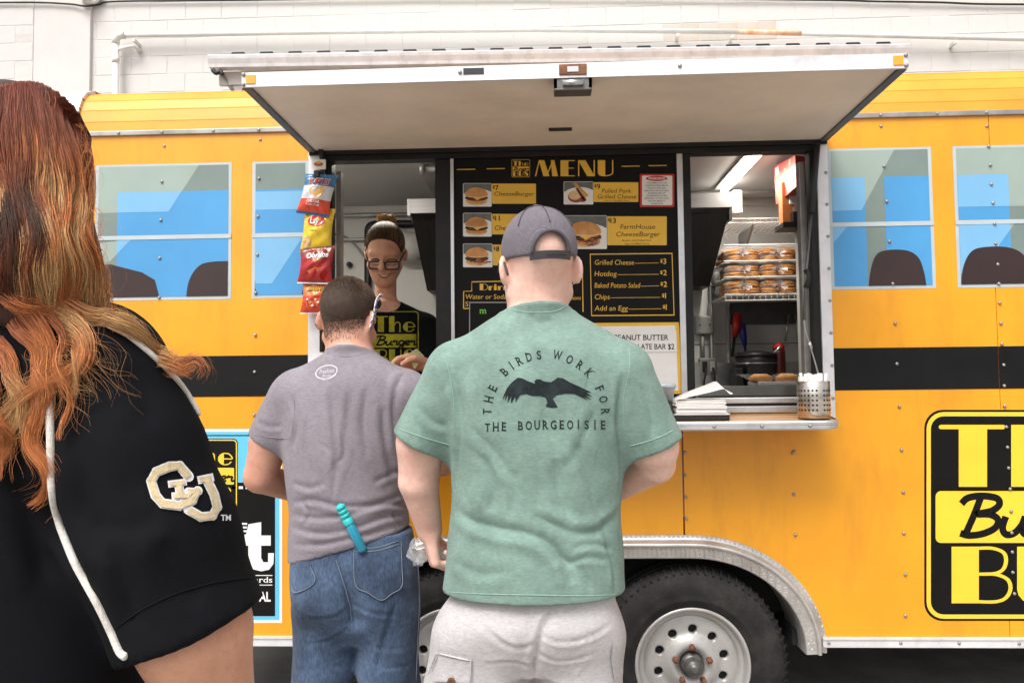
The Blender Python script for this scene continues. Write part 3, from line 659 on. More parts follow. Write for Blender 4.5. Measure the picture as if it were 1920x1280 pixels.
for px in (1290, 1500): p = at(px, 800); mb = MB(); mb.add([(p[0]-.01, -.002, 1.06), (p[0]+.01, -.002, 1.06), (p[0]+.01, -.002, ctz(0)-.015), (p[0]-.01, -.002, ctz(0)-.015), (p[0]-.01, CY+.05, ctz(CY)-.02), (p[0]+.01, CY+.05, ctz(CY)-.02)], [(0, 1, 2, 3), (3, 2, 5, 4), (0, 3, 4), (1, 5, 2), (0, 4, 5, 1)]); 
# raised hatch
hzz = OZ1+.028
aL, aR = at(452, 165, -.66), at(1703, 127, -.66)
HY = -.68
c00 = np.array([FX0+.006, -.012, hzz]); c10 = np.array([FX1-.004, -.012, hzz])
oL, oR = at(453, 163, HY), at(1703, 127, HY)
zo = (oL[2]+oR[2])/2
o00 = np.array([oL[0], HY, oL[2]]); o10 = np.array([oR[0], HY, oR[2]])
upn = np.array([0, .06, .055])
aw = bpy.data.objects.new('hatch', None); COL.objects.link(aw); aw.location = (0, -.012, hzz); adopt(aw, TR); aw['label'] = 'raised serving hatch propped open above the window'
th = .048
def slab(name, A, B, C, D, t0, t1, mat):
    mb = MB(); z = np.array([0, 0, 1.]); v = [p+z*t0 for p in (A, B, C, D)]+[p+z*t1 for p in (A, B, C, D)]
    mb.add(v, [(0, 3, 2, 1), (4, 5, 6, 7), (0, 1, 5, 4), (1, 2, 6, 5), (2, 3, 7, 6), (3, 0, 4, 7)]); return mb.build(name, mat, aw)
def lerp(a, b, t): return a+(b-a)*t
def hp(u, w): return lerp(lerp(c00, c10, u), lerp(o00, o10, u), w)
slab('underside', hp(.012, .0), hp(.988, 0), hp(.988, .985), hp(.012, .985), .004, .012, 'awning_skin')
slab('top_skin', hp(.004, .0), hp(.996, 0), hp(.996, .99), hp(.004, .99), .026, .037, 'paint_yellow')
slab('front_edge', hp(.0, .985), hp(1, .985), hp(1, 1.0), hp(0, 1.0), -.001, .042, 'alu_white')
for a, b in ((0, .0125), (.9875, 1)): slab('side_edge', hp(a, 0), hp(b, 0), hp(b, .984), hp(a, .984), -.003, .039, 'grey_trim')
slab('hinge', hp(.0, -.018), hp(1, -.018), hp(1, .01), hp(0, .01), -.012, .06, 'black_trim')
fe = lambda u, dz: hp(u, 1.0)+np.array([0, 0, dz])
for u in (.008, .992):
    p = fe(u, .021); q = 1 if u < .5 else -1
    mb = MB(); mb.box((p[0]-.002*q, HY-.003, p[2]-.013), (p[0]+.026*q, HY+.001, p[2]+.013)); mb.build('reflector', M('amber', (.85, .34, .02), .25, 0, .05, 8, coat=.5), aw)
for u in (.003, .335, .665, .997):
    for dz in ((.036, .006) if u in (.003, .997) else (.024,)):
        o = bpy.data.objects.new('screw', smesh); COL.objects.link(o); p = fe(u, dz); o.location = (p[0], HY-.0015, p[2]); adopt(o, aw)
p = at(888, 134, HY); mb = MB(); mb.box((p[0]-.030, HY-.0025, p[2]-.009), (p[0]+.030, HY+.001, p[2]+.009)); mb.build('maker_plate', 'black_plastic', aw)
p = at(1074, 131, HY); mb = MB(); mb.box((p[0]-.040, HY-.004, p[2]-.016), (p[0]+.040, HY+.001, p[2]+.016), bev=.002); mb.build('latch_plate', 'rust', aw)
mb = MB(); mb.box((p[0]-.016, HY-.006, p[2]-.008), (p[0]+.016, HY, p[2]+.008)); mb.build('latch_bolt', 'steel', aw)
q = hp(.5, .965); lx = p[0]; lz = q[2]
mb = MB(); mb.box((lx-.055, HY+.004, lz-.030), (lx+.055, HY+.012, lz+.004)); mb.box((lx-.055, HY+.004, lz-.030), (lx-.046, HY+.06, lz+.004)); mb.box((lx+.046, HY+.004, lz-.030), (lx+.055, HY+.06, lz+.004)); mb.box((lx-.055, HY+.05, lz-.034), (lx+.055, HY+.06, lz+.004), bev=.003); mb.box((lx-.055, HY+.004, lz-.036), (lx+.055, HY+.06, lz-.028), bev=.003)
mb.build('latch_housing', 'steel_dark', aw)
mb = MB(); mb.tube([(lx-.03, HY-.002, lz-.016), (lx+.03, HY-.002, lz-.016)], .009, 10); mb.build('latch_handle', 'steel', aw)
q = hp(.49, .30); mb = MB(); mb.box((q[0]-.04, q[1]-.006, q[2]-.004), (q[0]+.04, q[1]+.006, q[2]+.006)); mb.build('slot', 'black_plastic', aw)
# prop strut and cable on the right
mb = MB(); S = lambda x, y, Y=-.03: at(x, y, Y); mb.tube([S(1532, 272), S(1521, 400)], .0125, 10); mb.build('gas_strut', 'black_plastic', TR)
mb = MB(); mb.tube([S(1521, 398), S(1511, 520), S(1508, 600)], .0055, 8); mb.build('strut_rod', 'steel_dark', TR)
mb = MB(); mb.tube([S(1511, 505), S(1516, 520), S(1511, 540)], .010, 8); mb.build('strut_end', 'black_plastic', TR)
mb = MB(); mb.tube(catmull([S(1507, 596), S(1509, 615), S(1515, 636), S(1524, 665), S(1534, 700)], 4), .003, 6); mb.build('prop_cable', 'steel', TR)
mb = MB(); mb.tube([S(1517, 640), S(1521, 655)], .007, 8); mb.build('cable_clamp', 'steel', TR)
mb = MB(); mb.tube([S(599, 262), S(604, 300), S(604, 660)], .010, 8); mb.build('gas_strut', 'black_plastic', TR)
# ------------------------------------------------------------------ inside of the trailer
IY = 1.70; CZ = 2.42; FZ = .50
mb = MB(); mb.box((X0+.03, IY, FZ), (X1-.03, DEP-.025, CZ)); iw = mb.build('inner_wall', 'int_white', TR)
mb = MB(); mb.box((X0+.03, .022, CZ), (X1-.03, IY, CZ+.012)); mb.build('ceiling', 'int_ceiling', TR)
mb = MB(); mb.box((X0+.03, .03, FZ-.015), (ax[0]-.5, IY, FZ)); mb.box((ax[1]+.5, .03, FZ-.015), (X1-.03, IY, FZ)); mb.box((ax[0]-.499, .30, FZ-.015), (ax[1]+.499, IY, FZ)); mb.build('floor', 'steel_dark', TR)
mb = MB(); mb.box((X0+.025, .03, FZ), (X0+.04, IY, CZ)); mb.build('inner_end_wall', 'int_white', TR)
mb = MB(); mb.box((X1-.04, .03, FZ), (X1-.025, IY, CZ)); mb.build('inner_end_wall', 'int_white', TR)
for a, b, c, d in ((X0+.03, FX0, FZ, CZ), (FX1+.005, X1-.03, FZ, CZ), (FX0+.004, FX1+.003, .87, OZ0-.03), (FX0+.004, FX1+.003, OZ1+.04, CZ)):
    mb = MB(); mb.box((a, .0225, c), (b, .034, d)); mb.build('inner_lining', 'int_white', TR)
I = lambda x, y, Y=IY-.03: at(x, y, Y)
# seams and rails on the back wall
for py, r in ((404, .012), (449, .010)):
    mb = MB(); mb.tube([I(560, py+2), I(775, py-2)], r, 8); mb.build('wall_conduit', 'galv', TR)
z = I(700, 382)[2]; mb = MB(); mb.box((X0+.05, IY-.012, z-.05), (X1-.05, IY-.0, z-.02)); mb.build('wall_cove', 'int_white', TR)
mb = MB(); mb.box((X0+.05, IY-.004, I(1320, 645)[2]-.0015), (X1-.05, IY+.001, I(1320, 645)[2]+.0015)); mb.build('wall_seam', 'black_trim', TR)
mb = MB(); mb.tube(catmull([I(600, 438), I(640, 441), I(665, 458), I(690, 490)], 6), .006, 6); mb.build('wall_wire', 'cond_grey', TR)
p = I(655, 496); mb = MB(); mb.lathe([(.016, .03), (.016, -.012), (.008, -.03)], (p[0], IY-.03, p[2]), 'y', 12); mb.build('wall_knob', 'black_plastic', TR)
# black vent duct loop and pale duct behind the server
mb = MB(); mb.tube(catmull([I(690, 545), I(690, 450), I(691, 428), I(700, 421), I(720, 420), I(790, 419)], 4), .022, 8); mb.build('vent_hose', 'black_plastic', TR)
mb = MB(); a, b = I(745, 460, IY-.1), I(800, 462, IY-.1); mb.tube([I(720, 448, IY-.12), I(762, 462, IY-.12), b], [.085, .085, .085], 16); mb.build('exhaust_duct', 'int_white', TR)
# ceiling rail
q0, q1 = at(735, 309, .62), at(790, 372, 1.36); dd = (q1[0]-q0[0])
mb = MB(); mb.box((-.60, .5, CZ-.03), (-.52, IY, CZ-.001), bev=.004); rail = mb.build('ceiling_rail', 'int_white', TR)
mb = MB(); mb.tube([(-.56, .72, CZ-.05), (.3, .72, CZ-.05)], .014, 8); mb.tube([(-.57, .72, CZ-.05), (-.55, .72, CZ-.05)], .024, 8); mb.build('ceiling_bar', 'galv', TR)
# extraction hood
HF = .95
h0, h1 = at(768, 371, HF), at(1372, 361, HF); hb = at(1372, 388, HF)
x0, x1 = h0[0], h1[0]; zt_, zb_ = CZ-.03 if False else h1[2], hb[2]
zl = at(1340, 540, 1.6)[2]
mb = MB(); mb.box((x0, HF, zb_), (x1, HF+.02, zt_)); mb.build('hood_band', 'hood_steel', TR)
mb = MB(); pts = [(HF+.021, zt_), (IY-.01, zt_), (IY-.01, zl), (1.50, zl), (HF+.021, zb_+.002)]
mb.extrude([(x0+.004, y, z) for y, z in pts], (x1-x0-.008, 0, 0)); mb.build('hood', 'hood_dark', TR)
mb = MB(); mb.box((x0-.012, HF-.002, zb_-.012), (x0+.003, 1.5, zt_)); mb.build('hood_side', 'hood_steel', TR)
mb = MB(); mb.box((x1-.003, HF+.05, zb_-.05), (x1+.012, 1.5, zt_)); mb.build('hood_side', 'hood_dark', TR)
for k in range(9):
    xx = x0+.05+k*(x1-x0-.08)/9; mb = MB(); t = .004
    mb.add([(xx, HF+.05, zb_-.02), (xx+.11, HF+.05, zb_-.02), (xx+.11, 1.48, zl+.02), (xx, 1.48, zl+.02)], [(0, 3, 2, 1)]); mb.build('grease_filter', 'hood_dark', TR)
p = at(1376, 384, 1.3); mb = MB(); mb.box((p[0]-.02, 1.22, p[2]-.06), (p[0]+.025, 1.30, p[2]+.06), bev=.004); mb.build('hood_switch_box', 'int_white', TR)
# lamp
lt = thing('tube_light', 'lit fluorescent tube on the trailer ceiling above the bread rack', 'light', (.985, 1.0, CZ))
mb = MB(); mb.box((.94, .62, CZ-.012), (1.03, 1.42, CZ-.001)); mb.build('housing', 'int_white', lt)
mb = MB(); mb.tube([(.985, .66, CZ-.028), (.985, 1.39, CZ-.028)], .016, 10); mb.build('tube', 'lamp', lt)
al = bpy.data.lights.new('tube_glow', 'AREA'); al.shape = 'RECTANGLE'; al.size = .06; al.size_y = .72; al.energy = 6; al.color = (1, .95, .86)
ao = bpy.data.objects.new('tube_glow', al); COL.objects.link(ao); ao.location = (.985, 1.02, CZ-.05); adopt(ao, lt)
l2 = thing('tube_light', 'ceiling light above the server, hidden behind the hatch header', 'light', (-1.05, .5, CZ))
mb = MB(); mb.box((-1.5, .45, CZ-.012), (-.6, .55, CZ-.001)); mb.build('housing', 'int_white', l2)
mb = MB(); mb.tube([(-1.45, .5, CZ-.028), (-.65, .5, CZ-.028)], .016, 10); mb.build('tube', 'lamp', l2)
al = bpy.data.lights.new('tube_glow', 'AREA'); al.shape = 'RECTANGLE'; al.size = .8; al.size_y = .06; al.energy = 8; al.color = (1, .95, .86)
ao = bpy.data.objects.new('tube_glow', al); COL.objects.link(ao); ao.location = (-1.05, .5, CZ-.05); adopt(ao, l2)
mb = MB(); mb.tube([(.7, 1.45, CZ-.02), (1.6, 1.45, CZ-.02)], .010, 8); mb.build('ceiling_conduit', 'galv', TR)
# bread rack
rk = thing('bread_rack', 'white wire shelving inside the window holding bagged buns', 'shelf', I(1430, 560))
RY0, RY1 = 1.30, 1.66
levels = [459, 489, 519, 552]
rx0, rx1 = at(1358, 520, RY0)[0], at(1358, 520, RY0)[0]+.72
zs = [at(1430, py, RY0)[2] for py in levels]
for i, zc in enumerate(zs):
    mb = MB(); mb.tube([(rx0, RY0, zc), (rx1, RY0, zc)], .0055, 6); mb.tube([(rx0, RY1, zc), (rx1, RY1, zc)], .004, 6)
    for yy in np.linspace(RY0+.03, RY1, 8): mb.tube([(rx0, yy, zc-.004), (rx1, yy, zc-.004)], .0025, 4)
    if i == 3:
        mb.tube([(rx0, RY0, zc-.03), (rx1, RY0, zc-.03)], .0045, 6)
        for xx in np.arange(rx0+.005, rx1, .030): mb.tube([(xx, RY0, zc), (xx, RY0, zc-.03)], .0025, 4)
    for xx in np.arange(rx0+.01, rx1, .10): mb.tube([(xx, RY0, zc), (xx, RY1, zc)], .0022, 4)
    mb.build('wire_shelf', 'pipe_white', rk)
for xx in (rx0+.004, rx1-.004):
    mb = MB(); mb.tube([(xx, RY1+.012, FZ), (xx, RY1+.012, zs[0]+.3)], .010, 8); mb.build('post', 'galv', rk)
# upper wire shelf with bracket
us = thing('wall_shelf', 'wire wall shelf with triangular bracket above the bread rack', 'shelf', I(1420, 440))
zu = at(1420, 414, 1.34)[2]; mb = MB()
for xx in np.arange(rx0-.02, rx1, .022): mb.tube([(xx, 1.34, zu-.004), (xx, IY-.01, zu-.004)], .0026, 4)
stuff(mb.build('wires', 'pipe_white', us))
mb = MB(); mb.tube([(rx0-.02, 1.34, zu+.012), (rx1, 1.34, zu+.012)], .004, 6); mb.tube([(rx0-.02, 1.34, zu-.010), (rx1, 1.34, zu-.010)], .004, 6)
for xx in np.arange(rx0, rx1, .03): mb.tube([(xx, 1.34, zu-.010), (xx, 1.34, zu+.012)], .0022, 4)
mb.build('front_rail', 'pipe_white', us)
mb = MB(); bx = at(1400, 440, 1.5)[0]; mb.extrude([(bx, IY-.01, zu-.012), (bx, 1.38, zu-.012), (bx, IY-.01, zu-.20)], (.012, 0, 0)); mb.build('bracket', 'cond_grey', us)
# bagged buns
M('bag_film', (.85, .85, .88), .12, 0, .02, 30, .8, 60, alpha=.20, spec=.9, bd=.006)
cols = [(1357, 1420), (1423, 1488), (1489, 1552)]
rows_n = ['top', 'middle', 'bottom']; cols_n = ['left', 'middle', 'right']
def bun_mesh(w, d, h):
    mb = MB(); n = 18; prof = [(.0, 0), (.42, 0), (.49, .12), (.5, .30), (.47, .40), (.475, .44), (.5, .56), (.48, .74), (.40, .90), (.25, .98), (.0, 1.0)]
    v = []
    for r, z_ in prof:
        for k in range(n):
            a = 2*math.pi*k/n; ca, sa = math.cos(a), math.sin(a); e = .75
            v.append((w*r*abs(ca)**e*(1 if ca > 0 else -1), d*r*abs(sa)**e*(1 if sa > 0 else -1), h*z_))
    mb.add(v, [(i*n+k, i*n+(k+1) % n, (i+1)*n+(k+1) % n, (i+1)*n+k) for i in range(len(prof)-1) for k in range(n)], 0, True)
    return mb.mesh('bun')
bunm = bun_mesh(1, 1, 1); bunm.materials.append(MATS['bun'])
for r in range(3):
    for c in range(3):
        a, b = cols[c]; pl_, pr2 = at(a, 500, RY0+.06), at(b, 500, RY0+.06); w = pr2[0]-pl_[0]; zz = zs[r+1]+.005; hh = zs[r]-zs[r+1]-.018
        cx = (pl_[0]+pr2[0])/2+random.uniform(-.005, .005)
        pk = thing('bun_pack', f'clear bag of golden burger buns, {cols_n[c]} pack on the {rows_n[r]} row of the rack', 'buns', (cx, RY0+.1, zz), 'bagged burger buns on the rack')
        for lay_ in range(2):
            for k in range(2):
                for dp in range(2):
                    o = bpy.data.objects.new('bun', bunm); COL.objects.link(o)
                    o.scale = (w*random.uniform(.46, .53), .13, hh*random.uniform(.48, .55)); o.location = (cx+(k-.5)*w*.47+random.uniform(-.004, .004), RY0+.07+dp*.12, zz+lay_*hh*.46); o.rotation_euler = (random.uniform(-.06, .06), random.uniform(-.12, .12)+(k-.5)*.10, random.uniform(0, .5)); adopt(o, pk)
        mb = MB(); n = 24; v = []
        for i in range(9):
            t = i/8; yy = RY0-.002+t*.28; s = 1.0 if .1 < t < .9 else .8
            if i == 0: s = .22
            if i == 8: s = .5
            for k in range(n):
                an = 2*math.pi*k/n; ca, sa = math.cos(an), math.sin(an)
                v.append((cx+w*.52*s*abs(ca)**.6*(1 if ca > 0 else -1)*(1+.04*random.uniform(-1, 1)), yy, zz+hh*.5+hh*.52*s*abs(sa)**.6*(1 if sa > 0 else -1)*(1+.05*random.uniform(-1, 1))))
        mb.add(v, [(i*n+k, (i+1)*n+k, (i+1)*n+(k+1) % n, i*n+(k+1) % n) for i in range(8) for k in range(n)], 0, True)
        mb.build('bag', 'bag_film', pk)
        mb = MB()
        for k in range(7):
            an = 2*math.pi*k/7+random.random(); L = w*random.uniform(.10, .22); tip = (cx+L*math.cos(an), RY0-.016, zz+hh*.5+L*.6*math.sin(an)); pv = (-math.sin(an)*.008, 0, math.cos(an)*.008)
            mb.add([(cx, RY0-.004, zz+hh*.48), (tip[0]+pv[0], tip[1], tip[2]+pv[2]), (tip[0]-pv[0], tip[1]-.006, tip[2]-pv[2])], [(0, 1, 2)])
        mb.build('twisted_end', M('bag_twist', (.75, .74, .76), .25, 0, .1, 30, alpha=.6), pk)
# electrical boxes
def ebox(px, py, w, h, nm, lb, outlet=False):
    p = I(px, py, IY-.04); t = thing(nm, lb, 'electrical box', (p[0], IY, p[2]-h/2))
    mb = MB(); mb.box((p[0]-w/2, IY-.05, p[2]-h/2), (p[0]+w/2, IY-.001, p[2]+h/2), bev=.008); mb.build('box', 'cond_grey', t)
    if outlet:
        for k in (-1, 1):
            mb = MB(); mb.box((p[0]+k*.022-.014, IY-.056, p[2]-.03), (p[0]+k*.022+.014, IY-.049, p[2]+.03), bev=.003); mb.build('socket', 'black_plastic' if k < 0 else 'int_white', t)
            mb = MB(); mb.tube(catmull([(p[0]+k*.022, IY-.06, p[2]-.01), (p[0]+k*.022, IY-.09, p[2]-.03), (p[0]+k*.03, IY-.08, p[2]-.12), (p[0]+.06, IY-.06, p[2]-.25)], 5), .006, 6); mb.build('plug_cord', 'black_plastic', t)
    else:
        for k in (-1, 1):
            for j in (-1, 0, 1): mb = MB(); mb.lathe([(.005, 0), (.004, -.003)], (p[0]+k*.028, IY-.05, p[2]+j*.035), 'y', 8); mb.build('screw_hole', 'black_plastic' if (k+j) % 2 else 'galv', t)
    return p
e1 = ebox(1321, 609, .105, .105, 'junction_box', 'grey metal junction box with screws on the inside wall')
e2 = ebox(1328, 687, .10, .10, 'outlet_box', 'grey double outlet box with black cords plugged in', True)
mb = MB(); mb.tube([(e1[0]-.01, IY-.025, e1[2]-.05), (e1[0]-.01, IY-.025, e2[2]+.05)], .011, 8); mb.build('wall_conduit', 'cond_grey', TR)
mb = MB(); mb.tube(catmull([(e1[0]+.03, IY-.025, e1[2]+.05), (e1[0]+.035, IY-.025, e1[2]+.12), (e1[0]+.06, IY-.025, e1[2]+.2), (e1[0]+.06, IY-.02, e1[2]+.3)], 4), .010, 8); mb.build('wall_conduit', 'cond_grey', TR)
mb = MB(); c = I(1366, 640); mb.tube([(c[0], IY-.03, FZ), (c[0], IY-.03, I(1366, 556)[2])], .013, 8); mb.build('wall_conduit', 'galv', TR)
# dark splash strip on the wall with hooks
a, b = I(1370, 556), I(1530, 606); mb = MB(); mb.box((a[0], IY-.015, b[2]), (b[0]+.3, IY-.001, a[2])); mb.build('hook_board', 'grey_trim', TR)
# hanging utensils
def utensil(nm, lb, pts, rr, matn, pts2, r2, m2='black_plastic'):
    t = thing(nm, lb, 'utensil', I(*pts[-1], IY-.06)); mb = MB(); mb.tube([I(x, y, IY-.06) for x, y in pts], rr, 8); mb.build('handle', matn, t)
    mb = MB(); mb.tube([I(x, y, IY-.06) for x, y in pts2], r2, 6); mb.build('blade', m2, t)
utensil('spatula', 'red handled tool hanging on the inside wall beside the blue one', [(1383, 587), (1381, 615), (1377, 632)], [.024, .026, .012], 'red', [(1377, 632), (1373, 668)], .008)
utensil('gas_lighter', 'blue handled lighter hanging beside the red tool', [(1391, 606), (1394, 630), (1397, 650)], [.018, .020, .010], 'blue_plastic', [(1397, 650), (1398, 670)], .007)
tg = thing('tongs', 'thin steel tongs hanging on the wall above the red-capped bottle', 'utensil', I(1490, 640, IY-.04)); 
for a, b in (((1479, 590), (1473, 640)), ((1490, 590), (1501, 640))):
    mb = MB(); mb.tube([I(*a, IY-.04), I(*b, IY-.04)], .006, 6); mb.build('arm', 'steel', tg)
# steel worktop, cooker, bottle, bun tray
wt = thing('worktop', 'stainless steel worktop inside the right side of the serving window', 'counter', (1.2, 1.3, FZ))
ztop = at(1418, 722, 1.45)[2]-.0
mb = MB(); mb.box((.60, 1.0, ztop-.05), (2.2, 1.66, ztop), bev=.004); mb.build('top', 'steel', wt)
mb = MB(); mb.box((.62, 1.06, FZ), (2.18, 1.64, ztop-.051)); mb.build('cabinet', 'hood_steel', wt)
mb = MB(); mb.box((.60, 1.655, ztop), (2.2, 1.672, ztop+.13)); mb.build('backsplash', 'steel', wt)
p = at(1418, 700, 1.42); sc_ = thing('slow_cooker', 'black slow cooker pot with lid and metal rim on the worktop', 'cooker', (p[0], 1.42, ztop))
hh = at(1418, 668, 1.42)[2]-ztop
mb = MB(); mb.lathe([(.085, 0), (.098, .02), (.104, hh*.7), (.106, hh*.75), (.108, hh)], (p[0], 1.42, ztop), 'z', 28); mb.build('pot', 'black_plastic', sc_)
mb = MB(); mb.lathe([(.1085, hh*.74), (.1095, hh*.76), (.1085, hh*.78)], (p[0], 1.42, ztop), 'z', 28, cap=False); mb.build('rim_band', 'steel', sc_)
mb = MB(); mb.lathe([(.112, hh), (.112, hh+.012), (.09, hh+.022), (.03, hh+.030)], (p[0], 1.42, ztop), 'z', 28); mb.build('lid', 'black_plastic', sc_)
mb = MB(); mb.tube([(p[0]+.06, 1.36, ztop+hh), (p[0]+.11, 1.33, ztop+hh+.05)], .007, 6); mb.build('spoon_handle', 'steel', sc_)
mb = MB(); mb.box((p[0]-.13, 1.33, ztop), (p[0]-.09, 1.48, ztop+hh*.6), bev=.006); mb.build('heater_base', 'black_plastic', sc_)
p = at(1461, 690, 1.40); bt = thing('sauce_bottle', 'dark red squeeze bottle with bright red cap on the worktop', 'bottle', (p[0], 1.40, ztop))
bh = at(1461, 657, 1.40)[2]-ztop; mb = MB(); mb.lathe([(.030, 0), (.033, .01), (.033, bh*.95), (.030, bh)], (p[0], 1.40, ztop), 'z', 20); mb.build('bottle', 'sauce', bt)
mb = MB(); mb.lathe([(.031, bh+.001), (.031, bh+.025), (.026, bh+.034), (.012, bh+.036), (.006, bh+.045)], (p[0], 1.40, ztop), 'z', 20); mb.build('cap', 'red', bt)
a, b = at(1408, 712, 1.05), at(1512, 712, 1.05); tr = thing('bun_tray', 'steel tray of long buns under clear film near the sill', 'tray', (b[0], 1.05, ztop))
ty = ztop+.001
mb = MB(); mb.box((a[0]-.03+.06, 1.02, ty), (b[0]+.1, 1.24, ty+.02), bev=.004); mb.build('tray', 'alu_white', tr)
for k in range(3):
    xx = a[0]+.05+k*.13; mb = MB(); mb.tube([(xx-.055, 1.06, ty+.030), (xx-.03, 1.06, ty+.036), (xx+.03, 1.06, ty+.036), (xx+.055, 1.06, ty+.030)], [.012, .022, .022, .012], 12); mb.build('long_bun', 'bun', tr)
mb = MB(); n = 16; v = [(a[0]-.02+i*(b[0]-a[0]+.1)/(n-1), 1.03+j*.18, ty+.056+random.uniform(-.008, .008)-(.03 if j == 0 else 0)) for j in range(4) for i in range(n)]
mb.add(v, [(j*n+i, j*n+i+1, (j+1)*n+i+1, (j+1)*n+i) for j in range(3) for i in range(n-1)]); mb.build('film', 'bag_film', tr)
# carton and brown paper holder, upper right
p = at(1470, 340, .75); cbx = thing('red_carton', 'tilted red carton with yellow oval hung in the upper right of the opening', 'carton', at(1475, 385, .75))
c0, c1, c2, c3 = (at(1451, 313, .95), at(1491, 291, .62), at(1493, 350, .62), at(1455, 384, .95))
nrm = np.array([.55, .30, 0])*.3
mb = MB(); mb.add([c0, c1, c2, c3, c0+nrm, c1+nrm, c2+nrm, c3+nrm], [(0, 3, 2, 1), (4, 5, 6, 7), (0, 1, 5, 4), (1, 2, 6, 5), (2, 3, 7, 6), (3, 0, 4, 7)]); mb.build('box', 'red_box', cbx)
def cq(u, v_, off): 
    q = lerp(lerp(c0, c1, u), lerp(c3, c2, u), v_); nn = np.cross(c1-c0, c3-c0); nn /= np.linalg.norm(nn); nn = -nn if np.dot(nn, CAM-q) < 0 else nn
    return q+nn*off
mb = MB(); e = ell(.24, .62, .15, .27, 20); mb.add([cq(u, v_, .001) for u, v_ in e], [tuple(range(20))]); mb.build('oval_mark', 'menu_yellow', cbx)
mb = MB()
for poly in textpolys('50', .14, .70, .34, .20, .03): mb.add([cq(u, v_, .002) for u, v_ in poly], [tuple(range(len(poly)))])
mb.build('lettering', 'red', cbx)
mb = MB(); mb.add([cq(u, v_, .001) for u, v_ in ((.06, .07), (.24, .04), (.24, .26), (.06, .30))], [(0, 1, 2, 3)]); mb.build('white_label', 'paper', cbx)
mb = MB(); 
for k in range(9): u, v_ = random.uniform(.5, .9), random.uniform(.08, .6); mb.add([cq(u+.05*math.cos(t), v_+.05*math.sin(t), .001) for t in np.linspace(0, 5.4, 7)], [tuple(range(7))])
stuff(mb.build('print_marks', 'bun_pale', cbx))
a = at(1482, 420, .8); ph = thing('paper_holder', 'orange cardboard holder with white paper below the red carton', 'holder', at(1485, 445, .8))
mb = MB(); mb.box((a[0]-.035, .80, at(0, 452, .8)[2]), (a[0]+.012, .86, at(0, 372, .8)[2]), bev=.003); mb.build('holder', 'orange_box', ph)
mb = MB(); mb.box((a[0]-.005, .785, at(0, 412, .8)[2]), (a[0]+.035, .795, at(0, 366, .8)[2])); mb.build('sheet', 'paper', ph)
mb = MB(); mb.box((a[0]-.045, .76, at(0, 456, .8)[2]), (a[0]+.06, .9, at(0, 446, .8)[2]), bev=.003); mb.box((a[0], .76, at(0, 450, .8)[2]), (a[0]+.04, .80, at(0, 428, .8)[2]), bev=.003); mb.build('clip', 'black_plastic', ph)
mb = MB(); mb.box((a[0]+.045, .80, FZ), (a[0]+.085, .88, CZ)); mb.build('inner_post', 'int_white', TR)

# ------------------------------------------------------------------ menu board
MY = .004
menu = thing('menu_board', 'black menu board with yellow price labels between the two window openings', 'menu board', (.085, MY, OZ0))
mb = MB(); mb.box((-.3305, MY, OZ0), (.4995, MY+.02, OZ1-.005)); mb.build('board', 'print_black', menu)
zp = lambda x, y: (840+x/3.657, 270+y/3.657)
ZP = lambda poly: [zp(*q) for q in poly]
MM = {'k': 'print_black', 'y': 'menu_yellow', 'w': 'paper', 'r': 'red', 'g': 'cond_grey', 'b': 'bun', 'p': 'patty', 'c': 'cheese', 'l': 'bun_pale', 'n': M('lime', (.12, .50, .05), .5), 'd': M('photo_grey', (.13, .13, .12), .5, 0, .2, 20), 's': M('sauce_print', (.19, .05, .025), .5, 0, .5, 60, var2=(.42, .20, .09)), 't': M('toast_red', (.30, .05, .02), .5, 0, .4, 30)}
H = []
for x0_, x1_, y_ in ((60, 187, 176), (265, 390, 171), (1190, 1315, 154), (1375, 1500, 150)): H.append((stroke([(x0_, y_), (x1_, y_-2)], 6), 'y', 0))
H += [([q for q in decotext('MENU', 597, 222, 1138, 110, .10)], 'y', 0)]
H += burger_logo(435, 106, 563, 230)
lay('heading', [([ZP(p) for p in q], k, l) for q, k, l in H[4:5]], MM, menu, MY)
for hh_ in H[:4]: lay('dash', [([ZP(p) for p in hh_[0]], 'y', 0)], MM, menu, MY)
lay('logo_print', [([ZP(p) for p in q], k, l) for q, k, l in H[5:]], MM, menu, MY)
